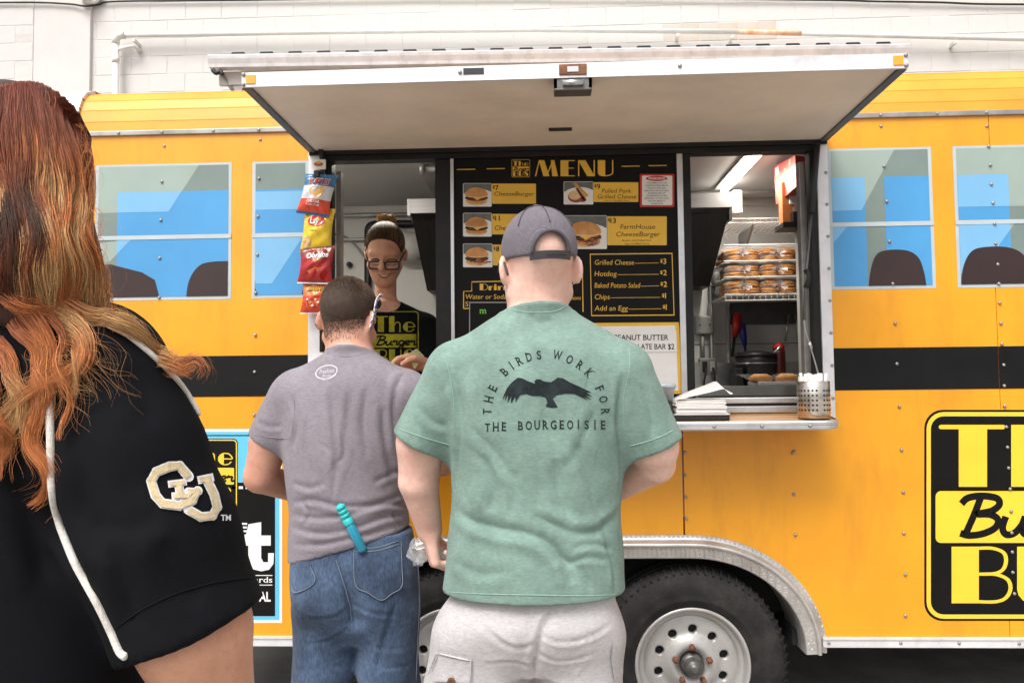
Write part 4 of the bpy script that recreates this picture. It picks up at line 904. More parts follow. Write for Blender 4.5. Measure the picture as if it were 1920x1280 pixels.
def burger_photo(x0, y0, x1, y1, kind):
    w, h = x1-x0, y1-y0; U = lambda u, v_: (x0+u*w, y0+v_*h); E = lambda cx, cy, a, b, *r: [U(cx+a*math.cos(t), cy+b*math.sin(t)) for t in np.linspace(*(r or (0, 2*math.pi)), 26)]
    L = [([rrect(x0, y0, x1, y1, 8)], 'w', 0), ([rrect(x0+3, y0+3, x1-3, y0+h*.45, 6)], 'd', 1), ([clip2(E(.55, .72, .62, .48), x0+3, x1-3, y0+3, y1-3)], 'w', 2)]
    if kind == 'pork':
        L += [([E(.42, .66, .28, .26)], 't', 3), ([E(.38, .60, .22, .20)], 'l', 4), ([[U(.30, .08), U(.40, .04), U(.84, .62), U(.70, .72)]], 'b', 5), ([[U(.40, .30), U(.46, .28), U(.74, .76), U(.64, .82)]], 'p', 6), ([E(.62, .80, .14, .10)], 't', 6)]
        return L
    by = .40 if kind != 'sand' else .38
    L += [([E(.47, .80, .37, .15)], 'l', 3), ([E(.47, .76, .37, .13)], 'b', 4), ([E(.47, .63, .40, .13)], 'p', 5)]
    if kind in ('farm', 'sand'):
        for k in range(26):
            a = random.uniform(0, 6.28); r = random.random(); cx, cy = .60+.30*r*math.cos(a), .76+.14*r*math.sin(a); L.append((stroke([U(cx-.06, cy-random.uniform(-.05, .05)), U(cx, cy), U(cx+.06, cy+random.uniform(-.05, .05))], w*.028, 3), random.choice('sstp'), 6+k % 3))
    if kind != 'sand': L.append(([[U(.22, .52), U(.78, .50), U(.84, .58), U(.60, .66), U(.50, .74), U(.36, .62)]], 'c', 7 if kind != 'farm' else 9))
    L += [([E(.47, by+.12, .39, .10, 0, math.pi)+E(.47, by+.12, .39, .02, math.pi, 2*math.pi)], 'l', 10), ([E(.47, by+.12, .39, .34, math.pi, 2*math.pi)+E(.47, by+.12, .39, .06, 0, math.pi)], 'b', 11)]
    return L
def clip2(p, x0, x1, y0, y1): return clip(p, x0, x1, y0, y1)
def menu_item(ph, lb, price, lines, kind, sub=()):
    L = burger_photo(*ph, kind)
    o = lay('food_photo', [([ZP(p) for p in q if len(p) > 2], k, l) for q, k, l in L], MM, menu, MY, .0003)
    x0, y0, x1, y1 = lb; cap = 30
    T = [([rrect(x0, y0, x1, y1, 6)], 'y', 0)]
    n = len(price); T += [(textpolys('$', x0+5, y0+34, x0+19, 22, .02), 'k', 1), (textpolys(price, x0+22, y0+46, None, 36, .014), 'k', 1)]
    for s, a, b, yb, cp_ in lines: T.append((textpolys(s, a, yb, b, cp_, -.005, .12), 'k', 1))
    for s, a, b, yb, cp_ in sub: T.append((textpolys(s, a, yb, b, cp_), 'k', 1))
    lay('price_label', [([ZP(p) for p in q], k, l) for q, k, l in T], MM, menu, MY)
menu_item((103, 270, 300, 430), (302, 272, 603, 410), '7', [('CheeseBurger', 316, 590, 356, 30)], 'plain')
menu_item((793, 258, 997, 415), (999, 263, 1305, 398), '9', [('Pulled Pork', 1055, 1255, 336, 30), ('Grilled Cheese', 1025, 1290, 375, 30)], 'pork', [('Fried on Mild BBQ Sauce', 1070, 1245, 393, 9)])
menu_item((103, 473, 300, 635), (302, 480, 603, 620), '11', [('CheeseBurger', 318, 590, 590, 32)], 'double')
menu_item((800, 490, 1090, 720), (1092, 496, 1500, 694), '13', [('FarmHouse', 1182, 1420, 583, 34), ('CheeseBurger', 1152, 1452, 634, 34)], 'farm', [('Burger with Pulled Pork', 1195, 1395, 666, 11), ('Egg and BBQ Sauce', 1212, 1380, 688, 11)])
menu_item((103, 683, 305, 845), (307, 690, 603, 832), '8', [], 'sand')
W = [([rrect(1315, 206, 1552, 433, 8)], 'r', 0), ([rrect(1330, 218, 1538, 420, 10)], 'w', 1), ([ell(1430, 238, 74, 18)], 'r', 2), (textpolys('WARNING', 1372, 246, 1488, 17, .02), 'w', 3)]
for s, a, b, k in (('CONSUMING RAW OR', 1362, 1500, 0), ('UNDERCOOKED MEATS,', 1352, 1510, 1), ('POULTRY, SEAFOOD,', 1366, 1494, 2), ('SHELLFISH, OR EGGS MAY', 1346, 1516, 3), ('INCREASE RISK OF', 1372, 1490, 4), ('FOODBORNE ILLNESS,', 1360, 1506, 5), ('ESPECIALLY IF YOU HAVE', 1348, 1514, 6), ('CERTAIN MEDICAL', 1370, 1492, 7), ('CONDITIONS', 1390, 1474, 8)):
    W.append((textpolys(s, a, 273+k*17.6, b, 10, .004), 'k', 2))
lay('warning_sign', [([ZP(p) for p in q], k, l) for q, k, l in W], MM, menu, MY)
S_ = [(outline([(975, 756), (1536, 750), (1550, 1172), (985, 1176)], 9), 'y', 0)]
for s, pr, yb, x1_, xp in (('Grilled Cheese', '3', 828, 1275, 1455), ('Hotdog', '2', 906, 1155, 1455), ('Baked Potato Salad', '2', 985, 1315, 1457), ('Chips', '1', 1064, 1108, 1467), ('Add an Egg', '1', 1142, 1232, 1472)):
    S_ += [(textpolys(s, 1005, yb, x1_, 36, .0, .1), 'y', 0), (stroke([(x1_+6, yb-10), (xp-10, yb-13)], 3), 'y', 0), (textpolys('$', xp, yb-16, xp+17, 24, .02), 'y', 0), (textpolys(pr, xp+21, yb-6, None, 38, .014), 'y', 0)]
lay('sides_list', [([ZP(p) for p in q], k, l) for q, k, l in S_], MM, menu, MY)
D_ = [(stroke([(107, 1128), (107, 1010), (163, 1008), (163, 945), (420, 940)], 7), 'y', 0), (decotext('Drinks', 218, 1002, 470, 44), 'y', 0), (textpolys('Water or Soda', 118, 1062, 400, 34, .0, .1), 'y', 0), (textpolys('S', 118, 1112, 138, 34, .0, .1), 'y', 0),
      (stroke([(640, 866), (922, 862), (926, 1150)], 7), 'y', 0), (textpolys('st', 868, 920, 902, 34, .0, .1), 'y', 0), (textpolys('s', 818, 992, 834, 26, .0, .1), 'y', 0), (textpolys('d Onions', 790, 1068, 910, 30, .0, .1), 'y', 0), (stroke([(107, 1128), (145, 1126)], 7), 'y', 0)]
lay('drinks_list', [([ZP(p) for p in q], k, l) for q, k, l in D_], MM, menu, MY)
N_ = [([rrect(145, 1082, 640, 1700)], 'g', 1), ([rrect(152, 1090, 632, 1700)], 'k', 2), (textpolys('m', 218, 1162, 262, 44, .03), 'n', 3)]
lay('drink_sign', [([clip(ZP(p), 0, 2000, 0, 742) if len(p) == 4 else ZP(p) for p in q], k, l) for q, k, l in N_], MM, menu, MY)
Y_ = [([[(1020, 606), (1273, 604), (1280, 738), (1020, 740)]], 'y', 0), ([[(1100, 612), (1266, 610), (1272, 732), (1100, 734)]], 'w', 1), ([[(1130, 622), (1268, 620), (1269, 660), (1130, 662)]], 'w', 2),
      (textpolys('PEANUT BUTTER', 1152, 637.5, 1253, 10.5, .008), 'k', 3), (textpolys('CHOCOLATE BAR $2', 1150, 654.5, 1264, 10.5, .008), 'k', 3), (stroke([(1130, 661.5), (1268, 660)], .8), 'g', 3)]
lay('notice_panel', Y_, MM, menu, MY)

# ------------------------------------------------------------------ things on the counter
def onc(px, py, Y): p = at(px, py, Y); return np.array([p[0], Y, ctz(Y)])
b0 = onc(1526, 772, -.16)
cup = thing('straw_cup', 'perforated steel cup full of white wrapped straws at the counter end', 'cup', b0)
R_ = .054; ht = .128; mb = MB(); mb.lathe([(R_-.003, 0.001), (R_, .004), (R_, ht-.002), (R_-.0015, ht), (R_-.003, ht-.002), (R_-.003, .004)], b0, 'z', 40); mb.build('cup', M('brushed', (.62, .57, .52), .28, .95, .08, 8, stretch=(1, 1, 30)), cup)
for zz in np.arange(.030, ht-.018, .0165):
    mb = MB()
    for k in range(26):
        if k % 7 == 6: continue
        a = 2*math.pi*k/26; c = np.array([math.cos(a), math.sin(a), 0]); t = np.array([-math.sin(a), math.cos(a), 0]); pc = b0+c*(R_+.0006)+np.array([0, 0, zz])
        mb.add([pc+(t*math.cos(q)+np.array([0, 0, 1])*math.sin(q))*.0038 for q in np.linspace(0, 2*math.pi, 8, endpoint=False)], [tuple(range(8))])
    stuff(mb.build('holes', 'under_dark', cup))
for k in range(26):
    a = random.uniform(0, 6.28); r = R_*.82*math.sqrt(random.random()); lean = random.uniform(.0, .14)
    p0 = b0+np.array([r*.7*math.cos(a), r*.7*math.sin(a), .01]); p1 = b0+np.array([r*math.cos(a)*1.1, r*math.sin(a)*1.1, ht+random.uniform(.012, .030)])
    mb = MB(); mb.tube([p0, p1], .0058, 6); mb.build('straw', 'paper', cup)
n0 = onc(1312, 772, -.15)
nt = thing('napkin_tray', 'black tray holding a stack of white napkins with the top one folded up', 'napkins', n0)
w0, w1 = at(1263, 770, -.17)[0], at(1362, 770, -.17)[0]
zb = ctz(-.13)+.004
mb = MB(); mb.box((w0-.012, -.205, ctz(-.2)+.001), (w1+.004, -.05, ctz(-.2)+.022), bev=.005); mb.build('tray', 'black_plastic', nt)
mb = MB(); mb.box((w0-.005, -.209, ctz(-.2)+.020), (w1+.004, -.05, ctz(-.2)+.026), bev=.002); mb.build('rim', 'alu', nt)
z0_ = ctz(-.2)+.027
for k in range(9):
    mb = MB(); dx, dy = random.uniform(-.003, .003), random.uniform(-.003, .003); mb.box((w0+.004+dx, -.200+dy, z0_+k*.005), (w1-.006+dx, -.06+dy, z0_+k*.005+.0042), bev=.0015); mb.build('napkin', 'paper', nt)
zt2 = z0_+.046
fl = catmull([(w0+.005, zt2), (w0+.06, zt2+.022), (w0+.12, zt2+.042), (w0+.16, zt2+.055), (w0+.172, zt2+.050), (w0+.185, zt2+.030), (w0+.197, zt2+.022)], 5)
mb = MB(); n = len(fl); v = [(p[0], yy, p[1]-(.020*math.sin(math.pi*min(1, i/n)) if yy < -.1 else -.012*i/n)) for yy in (-.205, -.08) for i, p in enumerate(fl)]; mb.add(v, [(i, i+1, n+i+1, n+i) for i in range(n-1)], 0, True); mb.build('folded_napkin', 'paper', nt)
mb = MB(); mb.tube(catmull([(w0-.005, -.19, z0_), (w0-.016, -.19, z0_+.02), (w0-.012, -.17, z0_+.035), (w0-.02, -.14, z0_+.01)], 4), .008, 8); mb.build('clip', 'black_plastic', nt)
g0 = onc(1240, 770, -.11); gc = thing('grey_container', 'grey plastic container with clear lid beside the napkin tray', 'container', g0)
mb = MB(); mb.lathe([(.036, .001), (.047, .10), (.050, .102), (.050, .106)], g0, 'z', 24); mb.build('tub', M('grey_tub', (.30, .31, .32), .4, 0, .05, 6), gc)
mb = MB(); mb.lathe([(.053, .107), (.053, .116), (.045, .121), (.01, .121)], g0, 'z', 24); mb.build('lid', M('lid_clear', (.55, .60, .66), .2, 0, .05, 6, alpha=.8), gc)
q = at(1296, 712, .03); mb = MB(); mb.tube([(q[0]+.02*math.cos(a), .03, 1.305+.05*math.sin(a)) for a in np.linspace(0, math.pi, 12)], .004, 6); tag(mb.build('wire_loop', 'steel'), 'bent steel wire loop standing on the sill behind the napkins', 'wire')

# ------------------------------------------------------------------ hanging strip of chip bags
cs = thing('clip_strip', 'black hanging clip strip with a small white tag left of the serving window', 'clip strip', at(598, 580, -.03))
mb = MB(); mb.box((at(599, 0, -.02)[0]-.011, -.024, at(0, 586, -.02)[2]), (at(599, 0, -.02)[0]+.011, -.019, at(599, 326, -.02)[2])); mb.build('strip', 'black_plastic', cs)
lay('tag', [([rrect(584, 299, 611, 318, 2)], 'w', 0), ([ell(597, 308, 9, 4.5, 16)], 'b', 1), ([ell(598, 305, 4, 3, 12)], 'y', 2), (textpolys('FritoLay', 590, 310, 604, 4, .01, .2), 'r', 3)], {'w': 'paper', 'b': 'bun', 'y': 'menu_yellow', 'r': 'red'}, cs, -.040)
mb = MB(); mb.box((at(590, 325, -.03)[0], -.032, at(590, 325, -.03)[2]), (at(604, 320, -.03)[0], -.028, at(604, 318, -.03)[2])); mb.build('price_tab', 'paper', cs)
mb = MB(); pk = at(598, 328, -.05); mb.box((pk[0]-.010, -.086, pk[2]-.018), (pk[0]+.010, -.026, pk[2]+.008), bev=.003); mb.build('clip', 'black_plastic', cs)
for nm_, c in (('foil_blue', (.035, .16, .32)), ('foil_white', (.62, .64, .66)), ('foil_red', (.62, .055, .02)), ('foil_yellow', (.80, .55, .03)), ('foil_dred', (.36, .012, .014)), ('foil_orange', (.75, .20, .06)), ('foil_navy', (.03, .08, .2)), ('foil_brown', (.22, .03, .02)), ('chip', (.72, .40, .10))):
    M(nm_, c, .26, .12, .05, 12, .5, 26, coat=.3, bd=.006)
def chip_bag(nm, lb, TL, TR_, BRc, BL, Yc, bands, decals, seed):
    r = random.Random(seed); t = thing(nm, lb, 'chip bag', at((BL[0]+BRc[0])/2, BL[1], Yc), 'chip bags hanging on the strip')
    C = [np.array(at(*p, Yc)) for p in (TL, TR_, BRc, BL)]
    ph = [r.uniform(0, 6) for _ in range(6)]
    def pt(u, v_, side=-1, off=0.0):
        uu = min(max(u, 0), 1); vv = min(max(v_, 0), 1)
        pinch = 1-.10*math.sin(math.pi*vv)
        q = lerp(lerp(C[0], C[1], .5+(uu-.5)*pinch), lerp(C[3], C[2], .5+(uu-.5)*pinch), vv)
        e = (math.sin(math.pi*uu)**.55)*(max(0, math.sin(math.pi*min(1, max(0, (vv-.06)/.88))))**.6)
        wr = .0028*math.sin(uu*23+ph[0]+4*math.sin(vv*5+ph[1]))*min(1, 4*abs(vv-.5)**1.2+.25)+.002*math.sin(vv*17+ph[2]+uu*9)
        crimp = .0012*math.sin(uu*90) if vv < .06 or vv > .94 else 0
        return q+np.array([0, side*(.026*e+wr*(e+.15)+crimp+off+.0015), 0])
    nu, nv = 22, 30; names = []; mb = MB(); vs = []
    for sgn in (-1, 1):
        for j in range(nv+1):
            for i in range(nu+1): vs.append(pt(i/nu, j/nv, sgn))
    fs = []; ms = []
    for s_ in (0, 1):
        o_ = s_*(nu+1)*(nv+1)
        for j in range(nv):
            bi = 0
            for k, (vend, mt) in enumerate(bands):
                if (j+.5)/nv <= vend: bi = k; break
            for i in range(nu):
                f = (o_+j*(nu+1)+i, o_+(j+1)*(nu+1)+i, o_+(j+1)*(nu+1)+i+1, o_+j*(nu+1)+i+1); fs.append(f if s_ == 0 else f[::-1]); ms.append(bi)
    for f, m_ in zip(fs, ms): mb.add([], [], 0)
    mb.v = [tuple(map(float, q)) for q in vs]; mb.f = fs; mb.m = ms; mb.sm = [True]*len(fs)
    mb.build('bag', [m_ for _, m_ in bands], t)
    for dn, polys, mt, ly in decals:
        mb = MB()
        for poly in polys:
            if dn == 'print': poly = subdiv_poly(poly)
            mb.add([pt(u, v_, -1, .0012+.0006*ly) for u, v_ in poly], [tuple(range(len(poly)))])
        mb.build(dn, mt, t)
    return t
def subdiv_poly(p): 
    out = []
    for i in range(len(p)):
        a, b = np.array(p[i]), np.array(p[(i+1) % len(p)]); out += [tuple(a), tuple((a+b)/2)]
    return out
chip_bag('chip_bag', 'top chip bag on the strip, blue white and orange-red with ridged chips', (573, 326), (635, 329), (616, 408), (555, 399), -.075,
         [(.30, 'foil_blue'), (.62, 'foil_white'), (.93, 'foil_red'), (1, 'foil_navy')],
         [('lettering', textpolys('RUFFLES', .20, .27, .84, .16, .05, -.05), 'vinyl_white', 1), ('lettering', textpolys('RUFFLES', .21, .268, .83, .15, .02, -.05), 'red', 3),
          ('chip_print', [ell(.42, .42, .14, .10), ell(.58, .50, .15, .09), ell(.66, .40, .10, .08)], 'chip', 1), ('lettering', textpolys('CHEDDAR', .27, .72, .70, .065, .03), 'vinyl_white', 2), ('lettering', textpolys('& SOUR CREAM', .27, .785, .68, .04, .01), 'vinyl_white', 2)], 1)
chip_bag('chip_bag', 'bright yellow chip bag with a red lettered badge, second on the strip', (571, 388), (629, 392), (622, 474), (562, 473), -.056, [(.93, 'foil_yellow'), (1, 'menu_yellow')],
         [('badge', [ell(.48, .32, .30, .12, 24)], 'red', 1), ('lettering', textpolys("Lay's", .27, .38, .70, .15, .02, .1), 'vinyl_white', 3), ('chip_print', [ell(.2, .78, .15, .12), ell(.16, .84, .1, .08)], 'bun_pale', 1), ('lettering', textpolys('Classic', .26, .55, .55, .04, .01), 'foil_brown', 1)], 2)
chip_bag('chip_bag', 'deep red tortilla chip bag with white lettering, third on the strip', (563, 468), (629, 460), (623, 533), (557, 531), -.066, [(.22, 'foil_brown'), (.95, 'foil_dred'), (1, 'vinyl_white')],
         [('lettering', textpolys('Doritos', .24, .30, .88, .15, .04), 'vinyl_white', 2), ('check_mark', stroke([(.45, .34), (.52, .42), (.68, .31)], .03), 'chip', 2), ('chip_print', [[(.28, .66), (.58, .56), (.50, .90)], [(.56, .60), (.76, .56), (.66, .88)]], 'foil_orange', 1)], 3)
chip_bag('chip_bag', 'orange and red puffed snack bag, lowest on the strip above the cropped head', (568, 531), (624, 529), (618, 588), (562, 588), -.05, [(.42, 'foil_orange'), (.95, 'foil_red'), (1, 'vinyl_white')],
         [('lettering', textpolys('Cheetos', .16, .27, .80, .17, .06, .15), 'print_black', 1), ('lettering', textpolys('Cheetos', .18, .265, .78, .15, .0, .15), 'vinyl_yellow', 3), ('puff_print', [q for k in range(9) for q in stroke([(.2+.06*k, .60+.05*math.sin(k*2)), (.26+.06*k, .72+.07*math.cos(k*3))], .045)], 'foil_orange', 1), ('puff_print', [ell(.25+.1*k, .55+.1*(k % 3), .05, .03, 8) for k in range(5)], 'paper', 2)], 4)
# ------------------------------------------------------------------ implicit bodies: smooth unions meshed by surface nets
def smin(a, b, k):
    if k <= 0: return np.minimum(a, b)
    h = np.clip(.5+.5*(b-a)/k, 0, 1); return b+(a-b)*h-k*h*(1-h)
def smax(a, b, k): return -smin(-a, -b, k)
def cone(a, b, ra, rb):
    a = np.asarray(a, float); b = np.asarray(b, float); ba = b-a; L = max(1e-9, ba@ba)
    def f(P):
        pa = P-a; t = np.clip(pa@ba/L, 0, 1); return np.sqrt(((pa-t[:, None]*ba)**2).sum(1))-(ra+(rb-ra)*t)
    return f
def chain(pts, rs, k=.01):
    fs = [cone(pts[i], pts[i+1], rs[i], rs[i+1]) for i in range(len(pts)-1)]
    def f(P):
        d = fs[0](P)
        for g_ in fs[1:]: d = smin(d, g_(P), k)
        return d
    return f
def ellip(c, r, R=None):
    c = np.asarray(c, float); r = np.asarray(r, float)
    def f(P):
        q = P-c
        if R is not None: q = q@R
        q = q/r; k0 = np.sqrt((q**2).sum(1)); k1 = np.sqrt(((q/r)**2).sum(1))+1e-9; return k0*(k0-1)/k1
    return f
def rings(rs, n=2.3):
    """rows (z, cx, cy, half width, half depth), top to bottom"""
    D = np.array(catmull(rs, 6)); D = D[np.argsort(D[:, 0])]
    def f(P):
        z = P[:, 2]; cx, cy, a, b = (np.interp(z, D[:, 0], D[:, i]) for i in (1, 2, 3, 4))
        x = np.abs(P[:, 0]-cx)/a; y = np.abs(P[:, 1]-cy)/b
        d = ((x**n+y**n)**(1/n)-1)*np.minimum(a, b)
        return np.maximum(d, np.maximum(z-D[-1, 0], D[0, 0]-z))
    return f
def cut(f, p, nrm, k=.004):
    p = np.asarray(p, float); nrm = np.asarray(nrm, float); nrm = nrm/np.linalg.norm(nrm)
    return lambda P: smax(f(P), (P-p)@nrm, k)
def union(parts):
    """[(f, k), ...]"""
    def g_(P):
        d = parts[0][0](P)
        for f, k in parts[1:]: d = smin(d, f(P), k)
        return d
    return g_
def minus(f, g_, k=.004): return lambda P: smax(f(P), -g_(P), k)
def nets(f, lo, hi, h):
    lo = np.array(lo, float); hi = np.array(hi, float); B = 10
    nb = np.ceil((hi-lo)/(h*B)).astype(int); n = nb*B+1
    V = np.ones(n, np.float32)
    bc = np.stack(np.meshgrid(*[lo[i]+(np.arange(nb[i])+.5)*B*h for i in range(3)], indexing='ij'), -1).reshape(-1, 3)
    d = f(bc); R = B*h*.87*1.6
    ix = np.stack(np.meshgrid(*[np.arange(k) for k in nb], indexing='ij'), -1).reshape(-1, 3)
    for b in ix[d < -R]: V[b[0]*B:b[0]*B+B+1, b[1]*B:b[1]*B+B+1, b[2]*B:b[2]*B+B+1] = -1
    near = ix[np.abs(d) <= R]; o = np.stack(np.meshgrid(*[np.arange(B+1)]*3, indexing='ij'), -1).reshape(-1, 3)
    for i in range(0, len(near), 160):
        nn_ = near[i:i+160]; idx = (nn_[:, None, :]*B+o[None]).reshape(-1, 3); V[idx[:, 0], idx[:, 1], idx[:, 2]] = f(lo+idx*h)
    S = V < 0
    C = np.zeros(n-1, np.int8)
    for dx in (0, 1):
        for dy in (0, 1):
            for dz in (0, 1): C += S[dx:n[0]-1+dx, dy:n[1]-1+dy, dz:n[2]-1+dz]
    act = np.argwhere((C > 0) & (C < 8)); ID = -np.ones(n-1, np.int64); ID[act[:, 0], act[:, 1], act[:, 2]] = np.arange(len(act))
    acc = np.zeros((len(act), 3)); cnt = np.zeros(len(act))
    cor = [(0, 0, 0), (1, 0, 0), (0, 1, 0), (1, 1, 0), (0, 0, 1), (1, 0, 1), (0, 1, 1), (1, 1, 1)]
    cv = [V[act[:, 0]+c[0], act[:, 1]+c[1], act[:, 2]+c[2]] for c in cor]
    for i in range(8):
        for j in range(i+1, 8):
            if sum(abs(p-q) for p, q in zip(cor[i], cor[j])) != 1: continue
            m_ = (cv[i] < 0) != (cv[j] < 0); t = cv[i][m_]/(cv[i][m_]-cv[j][m_])
            acc[m_] += np.array(cor[i])+t[:, None]*(np.array(cor[j])-np.array(cor[i])); cnt[m_] += 1
    vs = lo+h*(act+acc/cnt[:, None]); quads = []
    for a in range(3):
        b, c = (a+1) % 3, (a+2) % 3
        s0 = [slice(None)]*3; s1 = [slice(None)]*3; s0[a] = slice(0, -1); s1[a] = slice(1, None)
        ch_ = np.argwhere(S[tuple(s0)] != S[tuple(s1)]); ch_ = ch_[(ch_[:, b] > 0) & (ch_[:, c] > 0) & (ch_[:, b] < n[b]-1) & (ch_[:, c] < n[c]-1)]
        if not len(ch_): continue
        eb = np.eye(3, dtype=int)[b]; ec = np.eye(3, dtype=int)[c]; g4 = []
        for db, dc in ((1, 1), (0, 1), (0, 0), (1, 0)): q = ch_-db*eb-dc*ec; g4.append(ID[q[:, 0], q[:, 1], q[:, 2]])
        Q = np.stack(g4, 1); fl = ~S[ch_[:, 0], ch_[:, 1], ch_[:, 2]]; Q[fl] = Q[fl][:, ::-1]; quads.append(Q)
    return vs, np.concatenate(quads)
def npmesh(name, v, q, smooth=True):
    me = bpy.data.meshes.new(name); k = q.shape[1]
    me.vertices.add(len(v)); me.vertices.foreach_set('co', np.asarray(v, np.float32).ravel())
    me.loops.add(q.size); me.loops.foreach_set('vertex_index', q.astype(np.int32).ravel())
    me.polygons.add(len(q)); me.polygons.foreach_set('loop_start', np.arange(0, q.size, k, dtype=np.int32)); 
    me.polygons.foreach_set('use_smooth', np.full(len(q), smooth)); me.update(calc_edges=True); me.validate(); return me
def vnormals(v, q):
    n_ = np.cross(v[q[:, 2]]-v[q[:, 0]], v[q[:, 3]]-v[q[:, 1]]); N = np.zeros_like(v)
    for k in range(4): np.add.at(N, q[:, k], n_)
    return N/(np.linalg.norm(N, axis=1)[:, None]+1e-12)
def bvh_of(v, q): return BVHTree.FromPolygons([tuple(p) for p in v], [tuple(p) for p in q.tolist()])
def pray(px, py): d = _f*FPX+_R*(px-960)-_U*(py-640); return Vector(d/np.linalg.norm(d))
def hit(bvh, px, py):
    p, n_, i, d = bvh.ray_cast(Vector(CAM), pray(px, py)); return (None, None) if p is None else (np.array(p), np.array(n_))
FA = .80
def folds(v, q, bvh, fl, drape=0.0, dk=60., seed=0):
    """creases (pixel polyline, width, depth): groove with a ridge beside it"""
    N = vnormals(v, q); D = np.zeros(len(v))
    for pts, w, amp in fl:
        w = w*.78
        P3 = [hit(bvh, *p)[0] for p in catmull(pts, 4)]; P3 = np.array([p for p in P3 if p is not None])
        if len(P3) < 2: continue
        best = np.full(len(v), 1e9); sgn = np.zeros(len(v)); tt = np.zeros(len(v)); side = np.array(_U)
        m_ = ((v > P3.min(0)-4*w) & (v < P3.max(0)+4*w)).all(1); vi = v[m_]; bb = np.full(len(vi), 1e9); sg = np.zeros(len(vi)); tp = np.zeros(len(vi))
        for i in range(len(P3)-1):
            a, ba = P3[i], P3[i+1]-P3[i]; t = np.clip((vi-a)@ba/(ba@ba+1e-12), 0, 1); df = vi-(a+t[:, None]*ba); d = np.linalg.norm(df, axis=1)
            nn_ = np.cross(ba, -_f); u = d < bb; bb[u] = d[u]; sg[u] = np.sign(df[u]@nn_); tp[u] = (i+t[u])/(len(P3)-1)
        fade = np.clip(np.minimum(tp, 1-tp)*5, 0.0, 1)**.7; pr = -np.exp(-(bb/w)**1.25)+.60*np.exp(-((bb*sg-1.6*w)/(1.1*w))**2)+.15*np.exp(-((bb*sg+2*w)/(1.4*w))**2)
        D[m_] += FA*amp*pr*fade
    if drape:
        r = np.random.default_rng(seed); s = np.zeros(len(v))
        for k in range(7):
            kv = r.normal(size=3)*np.array([1, .6, .45]); kv /= np.linalg.norm(kv); fr = dk*(.5+r.random()); s += np.sin(v@kv*fr+r.uniform(0, 6)+1.6*np.sin(v@r.normal(size=3)*14+r.uniform(0, 6)))/7
        D += drape*s*2
    return v+N*D[:, None]
def decal(name, layers, mats, bvh, parent, off=.0016, step=.0009, maxe=7.0):
    """print laid on cloth: polygons in pixels, projected onto the garment"""
    keys = list(mats); mb = MB()
    for polys, key, ly in layers:
        bm = bmesh.new()
        for p in polys:
            if len(p) < 3: continue
            vs_ = [bm.verts.new((x, y, 0)) for x, y in p]
            try: bm.faces.new(vs_)
            except ValueError: pass
        bmesh.ops.triangulate(bm, faces=bm.faces[:])
        for _ in range(4):
            es = [e for e in bm.edges if e.calc_length() > maxe]
            if not es: break
            bmesh.ops.subdivide_edges(bm, edges=es, cuts=1); bmesh.ops.triangulate(bm, faces=bm.faces[:])
        pos = {}
        for v_ in bm.verts:
            p, n_ = hit(bvh, v_.co.x, v_.co.y); pos[v_] = None if p is None else p-np.array(pray(v_.co.x, v_.co.y))*(off+step*ly)
        bm.verts.index_update()
        o = len(mb.v); mp = {}
        for v_ in bm.verts:
            if pos[v_] is not None: mp[v_] = len(mb.v); mb.v.append(tuple(map(float, pos[v_])))
        for f in bm.faces:
            if all(v_ in mp for v_ in f.verts):
                q = [mp[v_] for v_ in f.verts]; P3 = [np.array(mb.v[i]) for i in q]; nn_ = np.cross(P3[1]-P3[0], P3[2]-P3[0])
                mb.f.append(tuple(q if nn_@(CAM-P3[0]) > 0 else q[::-1])); mb.m.append(keys.index(key)); mb.sm.append(True)
        bm.free()
    return mb.build(name, [mats[k] for k in keys], parent)
def rope(name, px, bvh, r, mat, parent, off=0.0, n=6, seg=6, flat=None):
    """piping or seam: tube along a pixel polyline laid on the garment"""
    P3 = []
    for p in catmull(px, n):
        h_, nn_ = hit(bvh, *p)
        if h_ is not None: P3.append(h_+nn_*off)
    if len(P3) < 2: return None
    P3 = np.array(P3)
    for _ in range(5 if r > .003 else 1): P3[1:-1] = (P3[:-2]+2*P3[1:-1]+P3[2:])/4
    rr_ = [r*min(1, .35+.4*i, .35+.4*(len(P3)-1-i)) for i in range(len(P3))]
    mb = MB(); mb.tube(P3, rr_, seg); return mb.build(name, mat, parent)
def rotm(yaw, pitch, roll=0):
    return np.array(Matrix.Rotation(math.radians(yaw), 3, 'Z') @ Matrix.Rotation(math.radians(-pitch), 3, 'X') @ Matrix.Rotation(math.radians(roll), 3, 'Y'))
